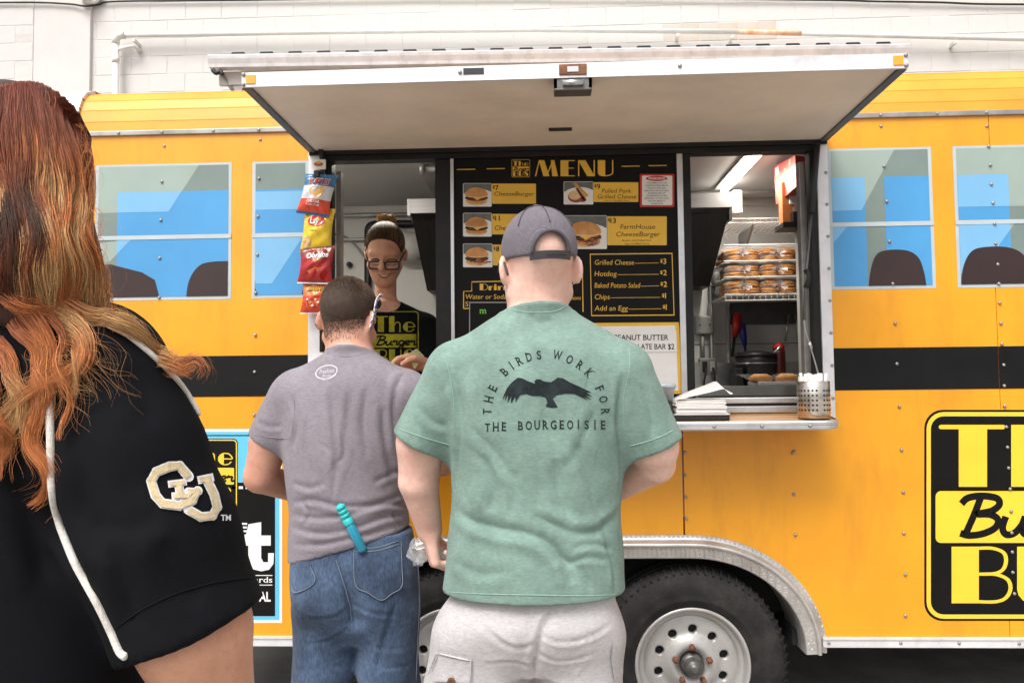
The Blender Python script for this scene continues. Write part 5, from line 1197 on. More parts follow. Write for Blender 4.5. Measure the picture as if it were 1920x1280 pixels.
def head(c, R, s=1.0, female=False):
    """skull, face, ears; local x right, y forward, z up"""
    L = lambda x, y, z: np.array([x, y, z])
    jw = .050 if female else .056
    def f(P):
        Q = ((P-c)@R)/s; ax_ = Q.copy(); ax_[:, 0] = np.abs(Q[:, 0])
        d = ellip(L(0, -.012, .038), (.077, .097, .088))(Q)
        d = smin(d, ellip(L(0, .032, -.030), (.060, .062, .085))(Q), .03)
        d = smin(d, cone(L(jw, .0, -.055), L(.020, .068, -.098), .022, .020)(ax_), .03)
        d = smin(d, ellip(L(0, .078, -.100), (.022, .018, .018))(Q), .02)
        d = smin(d, cone(L(.008, .086, .024), L(.045, .070, .022), .012, .012)(ax_), .015)
        d = smin(d, ellip(L(.042, .064, -.030), (.026, .026, .022))(ax_), .02)
        d = smax(d, -(np.linalg.norm(ax_-L(.032, .106, .004), axis=1)-.019), .012)
        d = smin(d, np.linalg.norm(ax_-L(.032, .0765, .003), axis=1)-.0132, .002)
        d = smin(d, cone(L(0, .090, .016), L(0, .113, -.026), .008, .0125)(Q), .010)
        d = smin(d, ellip(L(.012, .100, -.030), (.008, .010, .007))(ax_), .006)
        d = smin(d, ellip(L(0, .083, -.062), (.026, .016, .016))(Q), .012)
        # ear: tilted disc with a hollow
        es = .95 if female else 1.02; e = (ax_-L(.081 if female else .086, -.014, -.004))/es; Re = np.array(Matrix.Rotation(math.radians(34), 3, 'Z')); e = e@Re
        er = ellip(L(0, 0, 0), (.0085, .019, .034))(e); er = smax(er, -ellip(L(.010, .004, .004), (.010, .011, .020))(e), .003)
        d = smin(d, er, .005); d = smin(d, ellip(L(.078, .002, -.010), (.008, .010, .018))(ax_), .008)
        return d*s
    return f
def hand(w, d, n_, t, curl=(40, 50, 40), s=1.0, thumb=1.0):
    """wrist, pointing direction, palm side, thumb side"""
    w = np.asarray(w, float); d, n_, t = [np.asarray(x, float)/np.linalg.norm(x) for x in (d, n_, t)]
    fs = []
    for i, (ln, off) in enumerate(((.92, .030), (1.0, .010), (.95, -.010), (.78, -.029))):
        kn = w+d*(.088-.006*abs(i-1))*s+t*off*s; fs.append((cone(w+t*off*.55*s+d*.012, kn, .017*s, .0115*s), .012))
        p = kn; ang = 0; prev = .0105*s
        for L_, c in zip((.045, .028, .022), curl):
            ang += math.radians(c*(1+.08*i)); dr = d*math.cos(ang)+n_*math.sin(ang); q = p+dr*L_*ln*s; fs.append((cone(p, q, prev, prev*.9), .003)); p = q; prev *= .92
    b = w+d*.018*s+t*.022*s+n_*.006; k = b+(d*.55+t*.62*thumb+n_*.35)*.045*s; m_ = k+(d*.8+t*.15*thumb+n_*.55)*.032*s; e = m_+(d*.75-t*.1+n_*.6)*.026*s
    fs += [(cone(b, k, .016*s, .0125*s), .012), (cone(k, m_, .0115*s, .0105*s), .003), (cone(m_, e, .0105*s, .009*s), .003)]
    return union(fs)
def bounds(pts, pad): A_ = np.array(pts); return A_.min(0)-pad, A_.max(0)+pad
def strands(name, P, rad, col, parent, mat='hair', sides=3):
    """(S, n, 3) paths -> one mesh of thin tapering tubes with colour attribute"""
    S_n, n = P.shape[:2]; T = np.gradient(P, axis=1); T /= np.linalg.norm(T, axis=2, keepdims=True)+1e-9
    up = np.array([.31, -.87, .38]); U_ = np.cross(T, up); U_ /= np.linalg.norm(U_, axis=2, keepdims=True)+1e-9; W_ = np.cross(T, U_)
    v = np.stack([P+(U_*math.cos(a)+W_*math.sin(a))*rad[..., None] for a in [2*math.pi*k/sides for k in range(sides)]], 2)
    idx = np.arange(S_n*n*sides).reshape(S_n, n, sides); q = np.stack([idx[:, :-1], np.roll(idx, -1, 2)[:, :-1], np.roll(idx, -1, 2)[:, 1:], idx[:, 1:]], -1).reshape(-1, 4)
    me = npmesh(name, v.reshape(-1, 3), q); at_ = me.attributes.new('Col', 'FLOAT_COLOR', 'POINT')
    c4 = np.ones((S_n, n, sides, 4), np.float32); c4[..., :3] = col[:, :, None, :]; at_.data.foreach_set('color', c4.ravel())
    return link(name, me, mat, parent)

def skin_mat(name, col, red):
    m = M(name, col, .48, 0, .10, 11, .30, 300, sss=.12, spec=.35, var2=red, detail=9, bd=.002, dirt=((red[0]*.80, red[1]*.66, red[2]*.62), 70, .55, (1, 1, 1))); return m
skin_mat('skin_pale', (.79, .55, .46), (.73, .41, .335)); skin_mat('skin_ruddy', (.60, .345, .25), (.50, .235, .165)); skin_mat('skin_tan', (.66, .38, .255), (.60, .295, .19)); skin_mat('skin_warm', (.60, .325, .215), (.54, .255, .160))
def cloth(name, col, var=.10, vs=9., sheen=.08, bump=.5):
    m = M(name, col, .88, 0, var, vs, 0, 0, spec=.15, sheen=sheen, detail=8); nt = m.node_tree; N = nt.nodes; L = nt.links; b = N['Principled BSDF']
    tc = N.new('ShaderNodeTexCoord'); mp = N.new('ShaderNodeMapping'); mp.inputs['Scale'].default_value = (1, 1, .45); L.new(tc.outputs['Object'], mp.inputs[0])
    n1 = N.new('ShaderNodeTexNoise'); n1.inputs['Scale'].default_value = 30; n1.inputs['Detail'].default_value = 7; n1.inputs['Distortion'].default_value = .6; L.new(mp.outputs[0], n1.inputs['Vector'])
    n2 = N.new('ShaderNodeTexNoise'); n2.inputs['Scale'].default_value = 900; n2.inputs['Detail'].default_value = 1; L.new(tc.outputs['Object'], n2.inputs['Vector'])
    ad = N.new('ShaderNodeMath'); ad.operation = 'MULTIPLY_ADD'; ad.inputs[1].default_value = .25; L.new(n2.outputs['Fac'], ad.inputs[0]); L.new(n1.outputs['Fac'], ad.inputs[2])
    n4 = N.new('ShaderNodeTexNoise'); n4.inputs['Scale'].default_value = 230; n4.inputs['Detail'].default_value = 3; m4 = N.new('ShaderNodeMapping'); m4.inputs['Scale'].default_value = (1, 1, .3) if 'jean' in name else (.35, .35, 1.3); L.new(tc.outputs['Object'], m4.inputs[0]); L.new(m4.outputs[0], n4.inputs['Vector'])
    mr4 = N.new('ShaderNodeMapRange'); mr4.inputs[1].default_value = .3; mr4.inputs[2].default_value = .7; mr4.inputs[3].default_value = .66 if 'jean' in name else .84; mr4.inputs[4].default_value = 1.18 if 'jean' in name else 1.06; L.new(n4.outputs['Fac'], mr4.inputs[0])
    mx4 = N.new('ShaderNodeMix'); mx4.data_type = 'RGBA'; mx4.blend_type = 'MULTIPLY'; mx4.inputs[0].default_value = 1.0; L.new(N['Color Ramp'].outputs[0], mx4.inputs[6]); L.new(mr4.outputs[0], mx4.inputs[7]); L.new(mx4.outputs[2], b.inputs['Base Color'])
    bp = N.new('ShaderNodeBump'); bp.inputs['Strength'].default_value = bump; bp.inputs['Distance'].default_value = .011; L.new(ad.outputs[0], bp.inputs['Height']); L.new(bp.outputs[0], b.inputs['Normal'])
    return m
cloth('shirt_green', (.210, .315, .272), .14, 11); cloth('shirt_purple', (.255, .228, .258), .10, 8); cloth('jersey_black', (.0042, .0046, .0066), .2, 6, 0, .12); cloth('tee_black', (.0050, .0050, .0056), .2, 8, 0, .4)
cloth('jeans', (.080, .122, .205), .50, 4.5, bump=.5); cloth('shorts', (.57, .55, .56), .06, 6); cloth('stitch_green', (.26, .41, .35), .05, 9); cloth('stitch_denim', (.20, .24, .30), .1, 9); cloth('piping_white', (.80, .76, .70), .06, 40, bump=.8)
cloth('gold_patch', (.62, .50, .31), .08, 30, bump=.5); cloth('white_patch', (.74, .73, .74), .04, 30, bump=.5); cloth('cap_cloth', (.100, .088, .105), .12, 40); cloth('ink_green', (.020, .028, .030), .4, 30); cloth('ink_white', (.62, .60, .64), .1, 20); cloth('ink_yellow', (.42, .40, .03), .2, 20); cloth('ink_black', (.009, .009, .009), .2, 20)
M('hair', (1, 1, 1), .44, 0, .06, 60, attr='Col', spec=.3); M('hair_base', (.060, .020, .012), .6, 0, .3, 30, .5, 160, stretch=(1, 1, .2)); M('hair_brown', (.052, .030, .019), .75, 0, .35, 60, .6, 500); M('hair_blond', (.22, .12, .05), .45, 0, .4, 30, .6, 150)
M('shoe', (.06, .06, .065), .7, 0, .2, 10); M('shoe_sole', (.5, .5, .48), .7)
def legs(hipL, hipR, kneeL, kneeR, ankL, ankR, rh, rk, ra): return [(chain([hipL, kneeL, ankL], [rh, rk, ra], .03), .03), (chain([hipR, kneeR, ankR], [rh, rk, ra], .03), .03)]
def shoe(a, parent, yaw=0):
    a = np.array(a); f = union([(ellip((a[0], a[1]+.075, .052), (.048, .135, .055)), 0), (ellip((a[0], a[1]-.0, .075), (.042, .060, .075)), .03)]); g_ = cut(cut(f, (0, 0, .118), (0, 0, 1)), (0, 0, .022), (0, 0, -1))
    v, q = nets(g_, a+np.array([-.09, -.12, -a[2]-.02]), a+np.array([.09, .25, .2-a[2]]), .008); s_ = link('shoe', npmesh('shoe', v, q), 'shoe', parent)
    mb = MB(); n = 20; mb.prism([(0, 0)], 0, 0) if False else None
    ring = [(a[0]+.052*math.cos(t), a[1]+.07+.145*math.sin(t)) for t in np.linspace(0, 2*math.pi, n, endpoint=False)]
    mb.add([(x, y, .001) for x, y in ring]+[(x, y, .024) for x, y in ring], [tuple(range(n-1, -1, -1)), tuple(range(n, 2*n))]+[(i, (i+1) % n, n+(i+1) % n, n+i) for i in range(n)]); mb.build('sole', 'shoe_sole', s_)
SERIF = {'T': ([(.3, 0)], .6), 'H': ([(.05, 0), (.05, 1), (.6, 0), (.6, 1)], .65), 'E': ([(.04, 0), (.04, 1)], .5), 'B': ([(.04, 0), (.04, 1)], .55), 'I': ([(.05, 0), (.05, 1)], .12), 'R': ([(.04, 0), (.04, 1), (.55, 0)], .6), 'D': ([(.04, 0), (.04, 1)], .62), 'S': ([], .5), 'W': ([(.03, 1), (.5, 1), (.95, 1)], .95), 'O': ([], .7), 'K': ([(.04, 0), (.04, 1), (.58, 0), (.58, 1)], .62), 'F': ([(.04, 0), (.04, 1)], .5), 'U': ([(.04, 1), (.6, 1)], .62), 'G': ([], .68)}
def serif_letter(c, x, y, h, ang, bold=0.0):
    """capital centred at x with baseline y, rotated by ang about its base centre"""
    se, w = SERIF[c]; P_ = textpolys(c, -w*h/2, 0, w*h/2, h, bold)
    for sx, sy in se: P_.append([(-w*h/2+sx*h*1.0-.11*h+q[0], -sy*h*.97+q[1]) for q in ((0, 0), (.24*h, 0), (.24*h, -.055*h), (0, -.055*h))])
    ca, sa = math.cos(ang), math.sin(ang)
    return [[(x+p[0]*ca-p[1]*sa, y+p[0]*sa+p[1]*ca) for p in poly] for poly in P_]
# ------------------------------------------------------------------ man in the green shirt
GY = -.98
g = lambda px, py, dy=0: at(px, py, GY+dy)
gm = thing('person', 'man in a teal green t-shirt, pale cargo shorts and grey mesh cap, seen from behind', 'person', (g(1000, 1200)[0], GY, 0))
hc = g(1010, 505, .03); HR = rotm(16, 3, -2)
def row(px0, px1, py, dep, dy, gg): a, b = gg(px0, py), gg(px1, py); return (a[2], (a[0]+b[0])/2, a[1]+dy, (b[0]-a[0])/2, dep)
shR = [row(945, 1072, 592, .070, .0, g), row(900, 1120, 625, .095, .0, g), row(862, 1158, 668, .122, .0, g), row(846, 1174, 725, .140, .0, g), row(842, 1176, 800, .148, .01, g), row(846, 1170, 880, .152, .02, g), row(845, 1165, 950, .156, .025, g), row(836, 1170, 1040, .168, .025, g), row(826, 1175, 1138, .178, .025, g)]
sl1, sh1 = g(852, 706), g(789, 832, .02); sl2, sh2 = g(1170, 706), g(1226, 838, .02)
e1_, w1_ = g(785, 902, .05), g(805, 992, .10); e2_, w2_ = g(1228, 868, .05), g(1105, 940, .26)
hip = g(1000, 1170, .02); kz = .48
hL, hR = g(910, 1180, .02), g(1085, 1180, .02); kL = np.array([g(880, 0)[0], GY+.02, .50]); kR = np.array([g(1090, 0)[0], GY+.04, .50]); aL = np.array([kL[0]-.01, GY+.0, .09]); aR = np.array([kR[0]+.01, GY+.03, .09])
body = union([(head(hc, HR, 1.10), 0), (cone(hc+np.array([0, -.010, -.03]), g(1008, 606, .025), .070, .068), .03), (cone(g(1008, 640), sl1, .055, .052), .04), (cone(g(1008, 640), sl2, .055, .052), .04),
              (rings([(z, cx, cy, a*.82, b*.8) for z, cx, cy, a, b in shR]), .04), (chain([sl1, sh1+np.array([0, .01, 0]), e1_, w1_], [.060, .062, .050, .034]), .02), (chain([sl2, sh2, e2_, w2_], [.060, .060, .050, .034]), .02),
              (hand(w1_, (.12, .12, -1), (.8, .5, .2), (-.3, .9, .1), (50, 75, 50), 1.05), .012), (hand(w2_, (-.6, .7, .2), (-.4, -.3, -.7), (.4, .6, .4), (50, 55, 40), 1.0), .012),
              *legs(hL, hR, kL, kR, aL, aR, .10, .060, .042), (cone(aL, aL+np.array([0, .12, -.05]), .04, .035), .02), (cone(aR, aR+np.array([0, .12, -.05]), .04, .035), .02)])
lo, hi = (-.48, GY-.28, .0), (.50, GY+.45, 1.95)
lo = (g(735, 800)[0]-.05, GY-.25, 0.0); hi = (g(1275, 800)[0]+.05, GY+.48, hc[2]+.18)
v, q = nets(body, lo, hi, .0062); link('body', npmesh('body', v, q), 'skin_pale', gm); g_body = bvh_of(v, q)
ad1, ad2 = sh1-sl1, sh2-sl2
shirt = union([(rings(shR), 0), (cone(g(988, 622, .0), g(866, 692), .070, .070), .03), (cone(g(1032, 622, .0), g(1156, 692), .070, .070), .03),
               (cut(chain([sl1, sh1], [.074, .077]), sh1, ad1), .04), (cut(chain([sl2, sh2], [.074, .077]), sh2, ad2), .04)])
shirt = cut(union([(shirt, 0), (cone(g(1009, 628, .006), g(1009, 680, .0), .072, .09), .02)]), g(1000, 1136, -.15), (0, 0, -1), .002)
cn = g(1009, 586, .0)
def collar(P, c=cn, a=.079, b=.085, r=.0060, tilt=(-.02, .16)):
    qx, qy = P[:, 0]-c[0], P[:, 1]-c[1]; k = np.sqrt((qx/a)**2+(qy/b)**2); zr = P[:, 2]-c[2]+qy*tilt[1]+qx*tilt[0]-.008; rib = .0022*np.exp(-((zr+.008)/.007)**2)
    return smax(smax((k-1)*min(a, b)-rib, zr, .003), -zr-.06, .01)
shirt = smin_f = (lambda f0: (lambda P: smin(f0(P), collar(P), .012)))(shirt)
v, q = nets(shirt, (lo[0], GY-.25, .70), (hi[0], GY+.30, 1.62), .0054); bv = bvh_of(v, q)
GF = [([(846, 948), (880, 975), (930, 990), (985, 1000), (1030, 1020), (1062, 1058), (1075, 1095)], .018, .015), ([(1162, 955), (1130, 990), (1090, 1000), (1040, 985), (1000, 965)], .016, .010), ([(905, 850), (925, 910), (918, 960)], .020, .008), ([(1085, 830), (1105, 900), (1125, 960), (1150, 1010)], .018, .010),
      ([(960, 880), (965, 930), (955, 975)], .02, .006), ([(1040, 860), (1050, 930), (1075, 985)], .02, .008), ([(848, 700), (862, 780), (856, 860), (850, 930)], .014, .010), ([(1170, 700), (1160, 780), (1164, 860), (1160, 930)], .014, .010), ([(880, 800), (930, 850), (960, 900)], .016, .006), ([(1120, 760), (1090, 830), (1060, 880)], .018, .006),
      ([(1040, 1040), (1085, 1065), (1110, 1110)], .012, .007), ([(1070, 1030), (1110, 1020), (1150, 1030)], .009, .006), ([(1060, 1060), (1100, 1046), (1140, 1052)], .008, .005), ([(845, 1050), (900, 1075), (960, 1070)], .016, .005), ([(1130, 990), (1150, 1060), (1156, 1120)], .012, .007), ([(990, 590), (1010, 604), (1040, 600)], .012, .004), ([(1015, 650), (1024, 720), (1022, 800)], .014, .0035),
      ([(780, 760), (810, 790), (840, 800)], .012, .005), ([(1200, 720), (1220, 770), (1225, 820)], .014, .006), ([(835, 640), (845, 690), (830, 740)], .012, .004)]
v = folds(v, q, bv, GF, .0016, 40, 3); link('t_shirt', npmesh('shirt', v, q), 'shirt_green', gm); gb = bvh_of(v, q)
tshirt = gm.children[-1]
for pl_ in ([(832, 1108), (880, 1112), (940, 1114), (1000, 1115), (1060, 1116), (1120, 1116), (1169, 1112)], [(741, 800), (770, 812), (800, 822), (843, 834)], [(1264, 806), (1235, 820), (1205, 830), (1180, 836)]): rope('hem_stitch', pl_, gb, .0016, 'stitch_green', tshirt)
for pl_ in ([(824, 640), (840, 690), (850, 745), (852, 810)], [(1178, 640), (1180, 690), (1170, 745), (1168, 810)], [(948, 572), (962, 581), (985, 585), (1010, 586), (1040, 584), (1062, 574)]): rope('seam', pl_, gb, .0013, 'stitch_green', tshirt)
# back print
L_ = []; CX, CY_, RR = 1024, 775, 103
for ch_, a in zip('THEBIRDSWORKFOR', (-88, -76, -64.5, -45, -36, -27, -17, -7, 11, 23.5, 35, 46.5, 65, 76, 88)):
    t = math.radians(a); L_ += serif_letter(ch_, CX+RR*math.sin(t), CY_-RR*math.cos(t), 16.5, t, .012)
xs_ = np.linspace(0, 1, 15)
for i, ch_ in enumerate('THE BOURGEOISIE'):
    if ch_ != ' ': L_ += serif_letter(ch_, 914+i*15.5, 809-2.5*math.sin(i/14*math.pi)-i*.35, 16.5, 0, .012)
zb_ = lambda p: (730+p[0]/2.6127, 370+p[1]/2.6127)
bird = [(555, 995), (572, 960), (565, 1000), (583, 962), (578, 1008), (598, 970), (595, 1010), (617, 975), (618, 1003), (640, 968), (670, 962), (700, 972), (740, 972), (765, 980), (775, 1005), (765, 1022), (795, 1030), (825, 1028), (812, 1005), (800, 985), (820, 968), (860, 960), (905, 962), (935, 975), (975, 995), (950, 975), (990, 990), (960, 968), (995, 975), (965, 955), (990, 955), (940, 930), (890, 908), (850, 885), (825, 882), (805, 897), (790, 905), (755, 900), (740, 890), (722, 890), (710, 900), (715, 912), (680, 900), (650, 885), (630, 882), (600, 905), (575, 935), (560, 970)]
decal('back_print', [(L_, 'k', 0), ([[zb_(p) for p in bird]], 'k', 0)], {'k': 'ink_green'}, gb, tshirt, .0012)
# shorts
shoR = [row(852, 1150, 1090, .140, .02, g), row(846, 1156, 1125, .150, .02, g), row(830, 1164, 1160, .158, .02, g), row(824, 1164, 1200, .140, .02, g), row(850, 1140, 1250, .100, .02, g)]
lg1 = chain([g(905, 1200, .02), g(885, 1300, .02), np.array([g(872, 0)[0], GY+.02, .47])], [.124, .120, .110]); lg2 = chain([g(1080, 1200, .03), g(1080, 1300, .03), np.array([g(1088, 0)[0], GY+.04, .47])], [.116, .112, .104])
sh_ = cut(union([(rings(shoR, 2.6), 0), (lg1, .03), (lg2, .03)]), (0, 0, .46), (0, 0, -1), .006)
crk = chain([g(1018, 1130, -.20), g(1008, 1190, -.165), g(996, 1290, -.15)], [.012, .026, .05]); sh_ = minus(sh_, crk, .03)
v, q = nets(sh_, (g(800, 1200)[0]-.05, GY-.26, .43), (g(1180, 1200)[0]+.05, GY+.28, .95), .0066); bv = bvh_of(v, q)
v = folds(v, q, bv, [([(1012, 1192), (1060, 1204), (1110, 1192), (1150, 1168)], .007, .0050), ([(1008, 1200), (975, 1214), (940, 1204), (905, 1172)], .008, .0045), ([(1006, 1222), (1050, 1240), (1120, 1224)], .006, .0040), ([(1000, 1250), (960, 1240), (905, 1246)], .006, .0035), ([(1033, 1145), (1020, 1170), (1010, 1200), (1002, 1240), (998, 1279)], .010, .012)], .0014, 46, 5)
sho = link('shorts', npmesh('shorts', v, q), 'shorts', gm); sb_ = bvh_of(v, q)
rope('seam', [(1033, 1142), (1022, 1168), (1012, 1195), (1004, 1240), (998, 1279)], sb_, .0016, 'shorts', sho)
decal('pocket_flap', [([[(822, 1218), (885, 1232), (884, 1279), (868, 1279), (812, 1276), (806, 1262), (820, 1255)]], 'k', 0)], {'k': 'shorts'}, sb_, sho, .006)
for pl_ in ([(820, 1222), (885, 1236)], [(884, 1236), (882, 1279)], [(822, 1222), (808, 1262)]): rope('seam', pl_, sb_, .0022, 'shorts', sho, .006)
p_, n_ = hit(sb_, 847, 1275)
if p_ is not None:
    mb = MB(); mb.lathe([(.010, 0), (.010, -.004), (.006, -.006), (.003, -.004)], p_+np.array([0, -.007, 0]), 'y', 14); mb.build('button', 'rust', sho)
decal('pocket_flap', [([[(1150, 1205), (1160, 1225), (1162, 1262), (1152, 1275), (1146, 1235)]], 'k', 0)], {'k': 'shorts'}, sb_, sho, .008)
for a in (aL, aR): shoe(a, gm)
# cap
def capdome(P, c=hc, R=HR, s=1.10):
    Q = ((P-c)@R)/s; d = ellip((0, -.012, .042), (.0855, .107, .0985))(Q); return d*s
capf = cut(capdome, hc+HR@np.array([0, -.10, .012])*1.10, HR@np.array([0, .10, -1]), .004)
oc = hc+HR@np.array([0, -.10, .010])*1.1
opening = lambda P: ellip((0, -.09, .018), (.040, .06, .044))(((P-hc)@HR)/1.1)*1.1
capf = minus(capf, opening, .003)
vis = lambda P: (lambda Q: smax(ellip((0, .060, .012), (.078, .125, .010))(Q-np.stack([0*Q[:, 0], 0*Q[:, 0], -1.9*Q[:, 0]**2+.03], 1)*np.array([1, 1, 1])), -(Q[:, 1]-.055), .003))(((P-hc)@HR)/1.1)*1.1
v, q = nets(union([(capf, 0)]), hc-.2, hc+.2, .0045); 
m_ = M('cap_mesh', (.175, .155, .185), .85, 0, .10, 40, sheen=.1)
nt = m_.node_tree; N = nt.nodes; vo = N.new('ShaderNodeTexVoronoi'); vo.inputs['Scale'].default_value = 330; vo.inputs['Randomness'].default_value = .0; tcn = N.new('ShaderNodeTexCoord'); nt.links.new(tcn.outputs['Object'], vo.inputs['Vector'])
bp = N.new('ShaderNodeBump'); bp.inputs['Strength'].default_value = 1.0; bp.inputs['Distance'].default_value = .004; bp.invert = True; nt.links.new(vo.outputs['Distance'], bp.inputs['Height']); nt.links.new(bp.outputs[0], N['Principled BSDF'].inputs['Normal'])
cap = link('cap', npmesh('cap', v, q), 'cap_mesh', gm); cb = bvh_of(v, q)
v, q = nets(vis, hc-.2+HR@np.array([0, .1, 0]), hc+.2+HR@np.array([0, .1, 0]), .005); link('visor', npmesh('visor', v, q), 'cap_cloth', cap)
hl = lambda x, y, z: hc+HR@np.array([x, y, z])*1.1
arc = [hl(.042*math.cos(t), -.118+.030*math.sin(t)**2*.55, .016+.046*math.sin(t)) for t in np.linspace(-.1, math.pi+.1, 20)]
mb = MB()
P3 = []
for t in np.linspace(-.05, math.pi+.05, 22):
    x, z = .041*math.cos(t), .018+.045*math.sin(t); yy = -.012-.107*math.sqrt(max(.02, 1-(x/.0855)**2-((z-.042)/.0985)**2)); P3.append(hl(x, yy-.001, z))
mb.tube(P3, .0048, 6); mb.build('opening_binding', 'cap_cloth', cap)
mb = MB(); nS = 14; v = []
for zz in (.002, .019):
    for i in range(nS): x = -.046+.092*i/(nS-1); v.append(hl(x, -.012-.106*math.sqrt(1-(x/.0855)**2-((zz-.042)/.0985)**2)-.002, zz))
mb.add(v, [(i, nS+i, nS+i+1, i+1) for i in range(nS-1)], 0, True)
v2 = [np.array(p)+HR@np.array([0, -.003, 0]) for p in v]; mb.add(v2, [(i, i+1, nS+i+1, nS+i) for i in range(nS-1)]+[(i, i+1, nS+i+1, nS+i) for i in range(0)], 0, True)
mb.build('snap_strap', M('strap_plastic', (.055, .052, .058), .45, 0, .1, 20), cap)
for i in range(8):
    x = -.012+.0062*i; z = .0105; p = hl(x, -.012-.106*math.sqrt(1-(x/.0855)**2-((z-.042)/.0985)**2)-.0058, z); mb = MB(); mb.lathe([(.0022, .002), (.0022, -.001), (.001, -.0014)], p, 'y', 8); mb.build('snap', 'black_plastic', cap)
p = hl(0, -.012, .142); mb = MB(); mb.lathe([(.011, -.002), (.010, .004), (.006, .0065), (.001, .007)], p, 'z', 14); mb.build('top_button', 'cap_cloth', cap)
for sx in (-1, 0, 1):
    P3 = []
    for t in np.linspace(.05, 1.15, 14):
        aa = sx*.9; x = .0868*math.sin(t)*math.sin(aa); yy = -.012-.1085*math.sin(t)*math.cos(aa); z = .042+.0998*math.cos(t)
        if sx == 0 and z < .062: break
        P3.append(hl(x, yy, z))
    mb = MB(); mb.tube(P3, .0016, 5); mb.build('panel_seam', 'cap_cloth', cap)
# eyewear arm behind his ear
sg = thing('sunglasses', 'dark sunglasses arm tucked behind the ear of the man in the cap', 'sunglasses', hl(0, .1, .0))
for sx in (-1, 1):
    if sx > 0:
        mb = MB(); mb.tube([hl(.074, .095, .012), hl(.083, .04, .016), hl(.086, .012, .017)], .0022, 8); mb.build('arm', 'black_plastic', sg)
    else:
      mb = MB(); mb.tube(catmull([hl(sx*.074, .095, .012), hl(sx*.083, .04, .016), hl(sx*.088, -.004, .018), hl(sx*.087, -.026, .010), hl(sx*.084, -.036, -.012), hl(sx*.083, -.038, -.020)], 4), [.0022]*8+[.0032]*13, 8); mb.build('arm', 'black_plastic', sg)
    mb = MB(); mb.tube([hl(sx*(.036+.030*math.cos(t)), .106-.010*abs(math.cos(t)), .006+.020*math.sin(t)) for t in np.linspace(0, 2*math.pi, 16, endpoint=False)], .0022, 6, closed=True); fr = mb.build('lens_rim', 'black_plastic', sg)
    mb = MB(); mb.add([hl(sx*(.036+.030*math.cos(t)), .106-.010*abs(math.cos(t)), .006+.020*math.sin(t)) for t in np.linspace(0, 2*math.pi, 16, endpoint=False)], [tuple(range(16))]); mb.build('lens', M('lens_dark', (.02, .02, .02), .08, 0, .1, 8), sg)
# crumpled clear wrapper in his hand
wp = np.array(g(797, 1040, .13)); mb = MB(); r_ = random.Random(4); n = 12; v = []
for j in range(7):
    for i in range(n):
        a = 2*math.pi*i/n; rr = (.024*math.sin(math.pi*(j+.6)/7.4)+.004)*r_.uniform(.65, 1.25); v.append((wp[0]-.018+rr*math.cos(a), wp[1]+rr*.8*math.sin(a), wp[2]+.045-.012*j))
mb.add(v, [(j*n+i, j*n+(i+1) % n, (j+1)*n+(i+1) % n, (j+1)*n+i) for j in range(6) for i in range(n)]); tag(mb.build('plastic_wrapper', 'bag_film'), 'crumpled clear plastic wrapper in the hand of the man in green', 'wrapper')

# ------------------------------------------------------------------ man in the mauve shirt
PYc = -.66
k = lambda px, py, dy=0: at(px, py, PYc+dy)
pm = thing('person', 'man in a mauve grey t-shirt and blue jeans leaning towards the window', 'person', (k(655, 1100)[0], PYc, 0))
pc = k(653, 601, .05); PR = rotm(-14, 12, 3)
puR = [row(612, 698, 662, .070, .02, k), row(570, 742, 695, .105, .01, k), row(540, 775, 740, .128, 0, k), row(534, 778, 820, .140, 0, k), row(541, 768, 900, .138, .0, k), row(547, 764, 960, .135, .0, k), row(545, 772, 1010, .138, .0, k), row(545, 784, 1075, .142, .0, k)]
a1, b1 = k(547, 745), k(505, 828, .02); e1_, w1_ = k(488, 893, .03), k(600, 935, .30); a2, b2 = k(766, 745), k(818, 826, .03); e2_, w2_ = k(828, 862, .06), k(770, 800, .36)
hL, hR = k(602, 1100), k(728, 1100); kL = np.array([k(605, 0)[0], PYc+.02, .49]); kR = np.array([k(730, 0)[0], PYc+.04, .49]); aL = np.array([kL[0]-.0, PYc, .09]); aR = np.array([kR[0], PYc+.03, .09])
body = union([(head(pc, PR, .97), 0), (cone(pc+np.array([0, -.015, -.035]), k(655, 676, .02), .058, .066), .03), (cone(k(655, 702), a1, .05, .045), .04), (cone(k(655, 702), a2, .05, .045), .04), (rings([(z, cx, cy, a*.82, b*.8) for z, cx, cy, a, b in puR]), .04),
              (chain([a1, b1, e1_, w1_], [.055, .056, .047, .032]), .02), (chain([a2, b2, e2_, w2_], [.055, .056, .045, .032]), .02), (hand(w1_, (.6, .8, .1), (0, .2, -1), (-.6, .6, 0), (30, 40, 30)), .012), (hand(w2_, (-.4, .9, .2), (0, .2, -1), (-.6, -.4, .2), (30, 40, 30)), .012),
              *legs(hL, hR, kL, kR, aL, aR, .075, .055, .04), (cone(aL, aL+np.array([0, .12, -.05]), .04, .035), .02), (cone(aR, aR+np.array([0, .12, -.05]), .04, .035), .02)])
lo = (k(462, 800)[0]-.05, PYc-.25, 0.0); hi = (k(850, 800)[0]+.08, PYc+.60, pc[2]+.16)
v, q = nets(body, lo, hi, .007); link('body', npmesh('body', v, q), 'skin_ruddy', pm); p_body = bvh_of(v, q)
hemn = np.array(k(660, 1030)); hd = np.array(k(775, 992))-np.array(k(547, 1060)); hemnorm = np.cross(hd, (0, 1, 0)); hemnorm = hemnorm if hemnorm[2] < 0 else -hemnorm
ps = union([(rings(puR), 0), (cone(k(640, 694, .01), k(565, 732), .060, .062), .03), (cone(k(672, 694, .01), k(748, 732), .060, .062), .03), (cut(chain([a1, b1], [.068, .066]), b1, b1-a1), .04), (cut(chain([a2, b2], [.068, .066]), b2, b2-a2), .04)])
